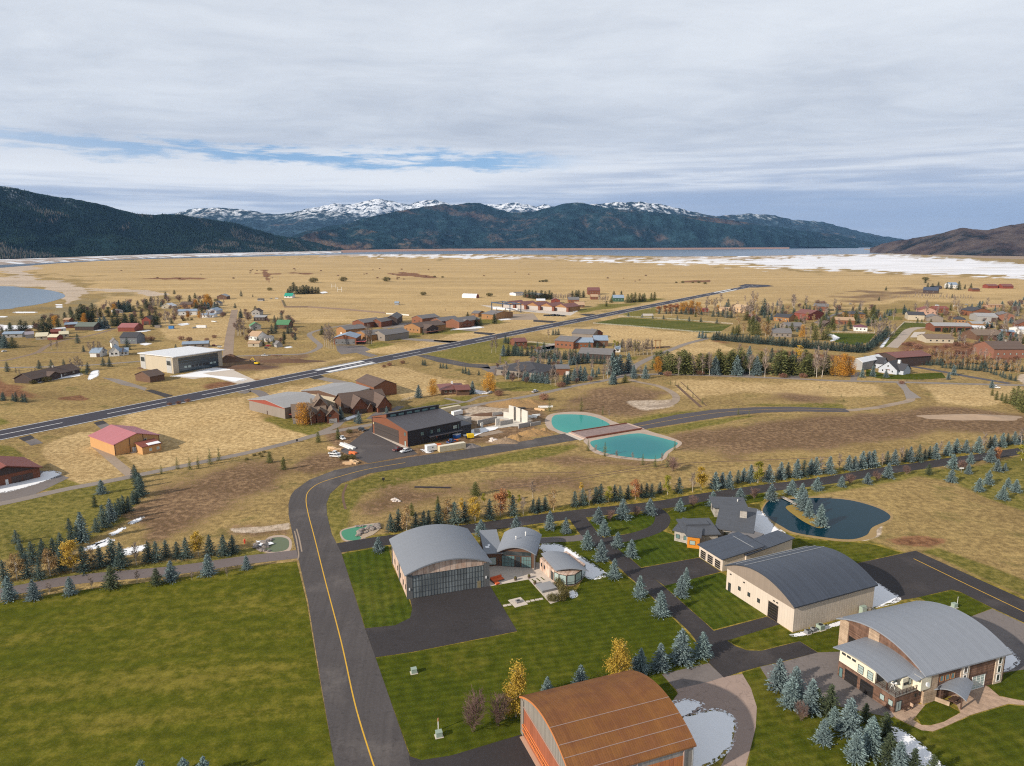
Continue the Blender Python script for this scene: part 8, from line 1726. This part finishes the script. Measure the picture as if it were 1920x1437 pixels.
BOULD = M('pale_boulder', (.60, .52, .46), .9, .2, .8, fine=.15); ROCKM = M('grey_brown_rock', (.300, .250, .215), .9, .35, .9, fine=.25, col2=(.17, .15, .14))
def rock_me(seed):
    bm = MB(); bmesh.ops.create_icosphere(bm, subdivisions=2, radius=1); r = random.Random(seed); f = [Vector((r.uniform(-1, 1), r.uniform(-1, 1), r.uniform(-1, 1))).normalized() for _ in range(7)]; c = [r.uniform(.55, .9) for _ in f]
    for v in bm.verts:
        for d, k in zip(f, c):
            e = v.co.dot(d)
            if e > k: v.co -= d*(e-k)
        v.co.z *= .72
    me = bpy.data.meshes.new('boulder'); bm.to_mesh(me); bm.free(); return me
def rocks(px_py_s, mat, label, group, seed=0):
    for i, (x, y, s) in enumerate(px_py_s):
        me = rock_me(seed+i % 5); me.materials.append(mat); o = bpy.data.objects.new('boulder', me); COL.objects.link(o); place(o, x, y, i*1.3, s*.3, s); o.scale = (s*1.2, s, s*.8); tag(o, label.format(o=ordn(i)), 'boulder', group)
rocks([(923,825,1.5), (929,828,1.6), (922,829,1.5)], BOULD, '{o} big white boulder beside the brush heap', 'white boulders', 3)
r_ = random.Random(9)
rocks([(478+r_.uniform(0, 26), 1023+r_.uniform(-6, 11), r_.uniform(.6, 1.2)) for _ in range(34)]+[(490+i*4.5, 1018-i*1.2, .8) for i in range(5)], ROCKM, 'grey rock in the snowy heap of the olive pond waterfall', 'olive pond rocks', 20)
rocks([(672+t*34+r_.uniform(-3, 3), 1001-t*14+s*5+r_.uniform(-1.5, 1.5), r_.uniform(.5, 1.1)) for t in np.linspace(0, 1, 15) for s in (-.6, .7)]+[(708+i, 985+i*3, 1.1) for i in range(3)]+[(668+i*4, 988-i*.3, .7) for i in range(4)], ROCKM, 'brown rock on the spit of the green pond', 'green pond rocks', 30)
sheet('rock_spit', [(668,1000),(690,991),(708,985),(716,990),(700,1003),(680,1011),(674,1006)], .10, asphalt('spit_sand', (.42, .33, .24), .25))
rocks([(736,938,.8), (741,937,.9), (746,939,.8), (743,941,.7), (738,941,.7), (749,941,.6)], BOULD, '{o} pale stone of the little heap on the tan pasture', 'pasture stones', 40)
sheet('snow_patch', [(480,1017),(497,1016),(512,1022),(500,1026),(485,1026)], .5, SNOW, ragged=.5)
def simple(name, label, cat, px, py, bm, mat, rz=0.0, parts=(), z=0.0, group=None):
    e = empty(name, (0, 0, 0), 0, label, cat, group); place(e, px, py, rz, z)
    for nm, b_, m_ in [(parts[0] if parts and isinstance(parts[0], str) else 'body', bm, mat)]+[p for p in parts if not isinstance(p, str)]: link(nm, b_, m_, e)
    return e
def bxm(*a):
    bm = MB(); box(bm, *a); return bm
UT = M('pale_green_steel', (.29, .36, .30), .6, .08); WD = M('raw_lumber', (.62, .42, .24), .8, .2)
for px, py, lb in ((776, 1262, 'pale green utility cabinet alone on the big mown lawn'), (823, 1381, 'pale green utility cabinet beside a white post on the lawn'), (1789, 1139, 'pale green utility cabinet on the grass by the taxiway')):
    e = simple('utility_cabinet', lb, 'cabinet', px, py, bxm(-.62, -.55, .1, .62, .55, 1.1), UT, R(18), ('cabinet', ('lid', bxm(-.68, -.6, 1.11, .68, .6, 1.22), UT), ('plinth', bxm(-.85, -.75, 0, .85, .75, .1), A_CONC)))
bm = MB(); tube(bm, (0, 0, 0), (0, 0, 2.6), .11, .11, 8); c_ = MB(); tube(c_, (0, 0, 2.2), (0, 0, 2.9), .16, .12, 8)
simple('marker_post', 'white post with a rusty collar beside the utility cabinet', 'post', 822, 1370, bm, WHITEF, 0, ('post', ('collar', c_, M('rusty_collar', (.4, .2, .1)))))
bm = MB(); tube(bm, (0, 0, 0), (0, 0, 3.2), .06, .05, 6); simple('marker_post', 'thin pole beside the taxiway utility cabinet', 'post', 1794, 1139, bm, WHITEF, 0, ('post', ('base', bxm(-.2, -.2, 0, .2, .2, .12), A_CONC)))
for px, py, s, lb in ((1514, 1188, 1.0, 'dark grey cooling unit, first of three by the tan hangar wall'), (1525, 1184, 1.0, 'dark grey cooling unit between the other two by the tan wall'), (1538, 1180, 1.35, 'largest pale cooling unit of three by the tan hangar wall')):
    f_ = MB(); tube(f_, (0, 0, 1.0*s), (0, 0, 1.06*s), .42*s, .42*s, 12)
    simple('cooling_unit', lb, 'cooling unit', px, py, bxm(-.6*s, -.6*s, .1, .6*s, .6*s, 1.0*s), M('unit_grey', (.22, .23, .24), .6) if s == 1 else UT, R(24), ('casing', ('fan', f_, DARKF), ('pad', bxm(-.8*s, -.8*s, .01, .8*s, .8*s, .1), A_CONC)))
simple('electric_cabinet', 'tall pale cabinet fixed at the far end of the tan hangar wall', 'cabinet', 1617, 1153, bxm(-.9, -.5, .1, .9, .5, 2.6), UT, R(24), ('cabinet', ('door', bxm(-.8, -.56, .3, .8, -.5, 2.4), M('cabinet_door', (.50, .58, .54)))))
simple('gas_meter', 'small tan box beside the tall cabinet on the tan wall', 'box', 1626, 1150, bxm(-.6, -.5, .1, .6, .5, 1.6), W_TAN, R(24), ('box', ('pipe', bxm(-1.2, -.1, .8, -.6, .1, 1.0), DARKF)))
bm = MB(); tube(bm, (0, 0, 0), (0, 0, .9), .18, .16, 8); c_ = MB(); tube(c_, (-.32, 0, .55), (.32, 0, .55), .09, .09, 6); d_ = MB(); tube(d_, (0, 0, .9), (0, 0, 1.1), .22, .06, 8)
simple('fire_hydrant', 'red fire hydrant beside the olive pond', 'hydrant', 459, 1019, bm, M('hydrant_red', (.55, .05, .03), .5), 0, ('barrel', ('nozzle', c_, M('hydrant_red', (.55, .05, .03))), ('cap', d_, M('hydrant_red', (.55, .05, .03)))), group=None).scale = (1.5, 1.5, 1.5)
# terrace of the hangar house
b = Bld('fire_pit', 'dark square fire pit on a pale slab in the lawn', (966,1140), (990,1134), depth=4.6, cat='fire pit'); b.block('slab', 0, 0, .035, b.W, 4.6, .12, A_CONC); b.block('pit', b.W*.34, 1.6, .12, b.W*.34+1.5, 3.0, .62, M('pit_stone', (.23, .22, .22), .8)); b.block('ash', b.W*.34+.3, 1.9, .62, b.W*.34+1.2, 2.7, .64, DARKF)
for i, (x, y) in enumerate([(947,1136), (955,1134.5), (990,1128.5), (998.5,1126.5), (1007,1125), (1014.5,1123.5)]):
    o = link('stepping_stone', bxm(-.55, -.5, .03, .55, .5, .08), A_CONC); place(o, x, y, R(15)); tag(o, '%s stepping stone from the west on the fire pit path' % ordn(i), 'paving stone', 'stepping stones')
b = Bld('hot_tub', 'grey covered hot tub set in the terrace beside shrubs', (1017,1113), (1044,1107), depth=4.4, cat='hot tub'); b.block('shell', 0, 0, .04, b.W, 4.4, .70, M('tub_shell', (.20, .20, .20), .7)); b.block('cover', -.05, -.05, .71, b.W+.05, 4.45, .84, M('tub_cover', (.27, .27, .28), .8)); 
b = Bld('outdoor_sofa', 'orange and grey outdoor sofa set on the terrace corner', (925,1094), (946,1088), depth=2.2, cat='sofa'); OR = M('orange_cushion', (.60, .12, .035), .8)
b.block('base', 0, 0, .05, b.W, 2.2, .38, M('sofa_frame', (.10, .09, .09))); b.block('seat', .1, .1, .39, b.W-.1, 1.5, .55, OR); b.block('backrest', .1, 1.55, .39, b.W-.1, 2.1, 1.0, OR); b.block('seat', .1, -1.6, .1, 1.3, -.1, .5, OR)
for px, py, lb in ((966.5,1088.5,'round dark planter on the terrace edge'), (992,1084.5,'round dark planter nearer the curved studio'), (1003,1096,'round dark planter beside the grass strips')):
    bm = MB(); tube(bm, (0, 0, .04), (0, 0, .7), .38, .5, 10); c_ = MB(); bmesh.ops.create_icosphere(c_, subdivisions=2, radius=.45); bmesh.ops.translate(c_, verts=c_.verts, vec=(0, 0, .85)); simple('planter', lb, 'planter', px, py, bm, M('dark_pot', (.10, .07, .06), .7), 0, ('pot', ('plant', c_, LM['U'])))
# modern house deck and terrace
b = Bld('telescope', 'white telescope on a tripod on the upper deck', (1665,1271), (1669,1273), depth=1.0, cat='telescope')
bm = MB(); tube(bm, (0, 0, 1.25), (1.3, .2, 1.75), .22, .26, 8); b.part('tube', bm, WHITEF)
for a_ in (0, 2.1, 4.2): bm = MB(); tube(bm, (.5, .1, 1.35), (.5+.6*math.cos(a_), .1+.6*math.sin(a_), .02), .05, .04, 5); b.part('leg', bm, WHITEF)
b.root.location = a.root.matrix_basis @ Vector((12.2, 1.7, 3.87))
for px, py, rz, lb in ((1696, 1333, 200, 'brown slatted garden chair nearer the corner door'), (1707, 1329, 300, 'pale backed garden chair on the small terrace')):
    e = simple('garden_chair', lb, 'chair', px, py, bxm(-.35, -.35, .32, .35, .35, .4), BEAM, R(rz), ('seat', ('backrest', bxm(-.35, .28, .4, .35, .36, 1.15), PAVER if rz > 250 else BEAM), ('leg', bxm(-.35, -.35, 0, -.27, -.27, .32), BEAM), ('leg', bxm(.27, -.35, 0, .35, -.27, .32), BEAM), ('leg', bxm(-.35, .27, 0, -.27, .35, .32), BEAM), ('leg', bxm(.27, .27, 0, .35, .35, .32), BEAM)), z=.05)
e = simple('picnic_table', 'dark timber table with benches under the porch roof', 'table', 1790, 1316, bxm(-1.1, -.45, .70, 1.1, .45, .78), BEAM, R(30), ('tabletop', ('bench', bxm(-1.1, -.95, .42, 1.1, -.65, .48), BEAM), ('bench', bxm(-1.1, .65, .42, 1.1, .95, .48), BEAM), ('leg', bxm(-.9, -.9, 0, -.75, .9, .42), BEAM), ('leg', bxm(.75, -.9, 0, .9, .9, .42), BEAM), ('leg', bxm(-.9, -.1, .43, -.75, .1, .70), BEAM), ('leg', bxm(.75, -.1, .43, .9, .1, .70), BEAM)), z=.05)
bm = MB(); tube(bm, (0, 0, 0), (.28, -.14, .12), .48, .52, 12); c_ = MB(); tube(c_, (0, 0, 0), (-.3, .2, -.3), .05, .05, 5)
e = simple('satellite_dish', 'white satellite dish on the corner pier of the modern house', 'dish', 1736, 1320, bm, WHITEF, R(-30), ('dish', ('arm', c_, STEEL))); e.location = (*(G(1738, 1284, 6.3).xy), 6.3)
# building site things
b = Bld('yellow_compressor', 'bright yellow site machine beside the snowy foundations', (877,824), (889,823), depth=2.4, cat='machine'); b.block('cowl', 0, 0, .5, b.W, 2.4, 2.5, M('machine_yellow', (.72, .48, .01), .5)); b.block('engine', -.9, .3, .3, -.02, 2.1, 1.3, DARKF)
for x in (.5, b.W-.6):
    for y in (-.05, 2.1): bm = MB(); tube(bm, (x, y, .4), (x, y+.3, .4), .4, .4, 10); b.part('wheel', bm, TYRE)
b = Bld('blue_skip', 'blue topped skip under the black hangar canopy', (856,823), (864,820), depth=2.4, cat='skip'); b.block('bin', 0, 0, .1, b.W, 2.4, 1.8, M('skip_blue', (.03, .13, .45), .5)); b.block('cover', -.1, -.1, 1.82, b.W+.1, 2.5, 2.0, SNOW)
for i, (px, py, L, rz, mt, lb) in enumerate([(651, 838, 13, -48, WHITEF, 'long white boards stacked along the apron edge'), (661, 851, 4.5, -40, M('safety_orange', (.68, .17, .05), .7), 'orange barrier pile at the end of the white boards'), (622, 842, 5, -35, WD, 'pale lumber stack behind the pickups'), (630, 845, 5, 12, WD, 'second lumber stack crossing behind the pickups'), (663, 868, 6, -50, WD, 'loose planks beside the road bend'), (655, 870, 6, 5, WD, 'crossed planks beside the road bend'), (820, 836, 4, 20, M('safety_orange', (.68, .17, .05)), 'orange barrier pile beside the cargo trailer'), (850, 828, 5, 20, M('safety_orange', (.68, .17, .05)), 'orange fencing roll beneath the canopy'), (1023, 764, 9, 5, WHITEF, 'white wrapped sheets beside the golden mounds'), (1012, 769, 7, -30, WD, 'lumber stack beside the white wrapped sheets'), (998, 783, 6, -40, WHITEF, 'white sheeting heap between panels and pond'), (1005, 780, 5, 20, WHITEF, 'small white sheeting heap by the pond'), (978, 767, 5, 0, DARKF, 'dark pipe bundle behind the concrete panels')]):
    e = empty('lumber_stack' if mt is WD else 'material_stack', (0, 0, 0), 0, lb, 'stack'); place(e, px, py, R(rz))
    for k, (dy, hh) in enumerate(((0, .9), (1.3, .6), (-1.1, .45))):
        link('bundle', bxm(-L/2+k*.6, dy-.5, .02, L/2-k*.9, dy+.55, hh), mt, e)
o = link('drain_pipe', bxm(-7.5, -.35, 0, 7.5, .35, .45), M('black_plastic_pipe', (.03, .025, .035), .6)); place(o, 811, 915, R(-3)); tag(o, 'long black plastic pipe lying on the tan pasture', 'pipe')
for px, py, lb in ((557, 829.5, 'dark mailbox on a post beside the grey road'), (719, 903, 'dark stump like box beside the main road verge')): simple('mailbox', lb, 'mailbox', px, py, bxm(-.5, -.4, .7, .5, .4, 1.6), DARKF, .3, ('box', ('post', bxm(-.12, -.12, 0, .12, .12, .7), DARKF)))
# excavator
e = empty('excavator', (0, 0, 0), 0, 'yellow excavator with a raised arm on brown soil', 'excavator'); place(e, 481, 684, R(160)); YL = M('machine_yellow', (.72, .48, .01))
for s in (-1, 1): link('track', bxm(-2.4, s*1.3-.35, 0, 2.4, s*1.3+.35, .9), TYRE, e)
hs = link('house', bxm(-2.3, -1.4, 1.0, 1.2, 1.4, 2.2), YL, e); link('cab', bxm(-.2, .3, 2.22, 1.3, 1.4, 3.3), GLASS, e)
bm = MB(); tube(bm, (1.2, -.3, 1.8), (3.4, -.3, 5.6), .32, .26, 6); link('boom', bm, YL, e); bm = MB(); tube(bm, (3.4, -.3, 5.6), (6.2, -.3, 3.4), .24, .18, 6); link('stick', bm, YL, e); link('bucket', bxm(5.9, -.8, 2.4, 6.9, .2, 3.3), DARKF, e)
# ---- fences, gate, frames
def fence(pts, label, mat, h=1.5, gap=4.0, rails=3, solid=False, name='fence'):
    q = [G(x, y) for x, y in pts]; e = empty(name, (q[0].x, q[0].y, 0), 0, label, 'fence'); o0 = q[0]; bp = MB(); br = MB()
    for a_, b_ in zip(q, q[1:]):
        a_, b_ = a_-o0, b_-o0; d = b_-a_; n = max(1, int(d.length/gap))
        for i in range(n+1): p = a_+d*(i/n); tube(bp, (p.x, p.y, 0), (p.x, p.y, h), .09, .09, 4)
        if solid:
            s = Vector((-d.y, d.x, 0)).normalized()*.08; prism(br, [(a_-s).xy, (b_-s).xy, (b_+s).xy, (a_+s).xy], .05, h, lambda p, t: (p[0], p[1], t))
        else:
            for k in range(rails): z = h*(k+.7)/(rails+.1); tube(br, (a_.x, a_.y, z), (b_.x, b_.y, z), .07, .07, 4)
    bmesh.ops.recalc_face_normals(br, faces=br.faces); link('posts', bp, mat, e); link('rails' if not solid else 'panel', br, mat, e)
FW = M('white_fence', (.62, .60, .56), .7, .1); FB = M('weathered_fence', (.190, .140, .110), .85, .2)
fence([(752,753),(768,749),(790,744.5)], 'white rail fence beside the maroon roofed house lawn', FW)
fence([(527,563),(533,577),(577,577),(640,581),(722,588.5)], 'long dark board fence across the straw plain', FB, 2.2, 8, solid=True)
fence([(724,589.5),(745,590.5),(767,592.5)], 'white snow dusted end of the long plain fence', FW, 1.8, 6, solid=True)
fence([(1160,594),(1240,598),(1300,602.5),(1374,608.5)], 'white rail fence along the back of the playing field', FW, 1.7, 6); fence([(1112,607),(1190,613),(1300,622.8),(1352,624)], 'pale rail fence along the front of the playing field', FW, 1.5, 6)
fence([(1665,633),(1696,605),(1750,607.5)], 'white rail fence round the green strip on the right', FW, 1.6, 6); fence([(1560,623),(1640,625.5)], 'white rail fence behind the striped field', FW, 1.6, 6)
fence([(1654,713),(1700,715.5),(1790,712)], 'low post fence before the pale blue house lawn', FB, 1.2, 5, 2)
fence([(960,640.5),(1000,643),(1040,648)], 'pale rail fence between runway and brick house', FW, 1.4, 6)
fence([(1210,655),(1256,652)], 'dark hedge like fence beside the timber gate', FB, 1.6, 5, solid=True)
b = Bld('timber_gate', 'tall timber ranch gate with a crossbeam by the poplars', (1229,654), (1238,653.5), depth=.6, cat='gate')
for x in (0, b.W-.6): b.block('post', x, 0, 0, x+.6, .6, 7.5, W_WOOD)
b.block('beam', -1.5, 0, 7.52, b.W+1.2, .6, 8.2, W_WOOD)
for px, py, lb in ((626, 541, 'nearer white pole frame on the far plain'), (637, 548, 'taller white pole frame on the far plain')):
    b = Bld('power_pole_frame', lb, (px-4, py), (px+4, py), depth=.6, cat='pole')
    for x in (0, b.W-.5): b.block('pole', x, 0, 0, x+.5, .5, 10, WHITEF)
    b.block('crossarm', -.8, .1, 4.6, b.W+.8, .4, 5.1, WHITEF)
simple('road_sign', 'small white sign on the island of the turning loop', 'sign', 1802, 887, bxm(-.06, -.06, 0, .06, .06, 2.4), STEEL, 0, ('post', ('plate', bxm(-1.0, -.1, 1.9, 1.0, -.06, 2.5), WHITEF)))
# ================================================================ air
bm = MB(); box(bm, -24000, -1200, -40, 24000, 29000, 1750)
m, t, bs = new_mat('haze_air'); t.n.remove(bs)
pv = t.n.new('ShaderNodeVolumePrincipled'); pv.inputs['Color'].default_value = (.28, .55, 1.0, 1); pv.inputs['Density'].default_value = 1.6e-5; pv.inputs['Anisotropy'].default_value = 0.0
t.l.new(pv.outputs[0], t.n['Material Output'].inputs['Volume'])
hz = link('haze', bm, m); hz['kind'] = 'stuff'; tag(hz, 'thin pale blue air over the whole valley', 'haze')
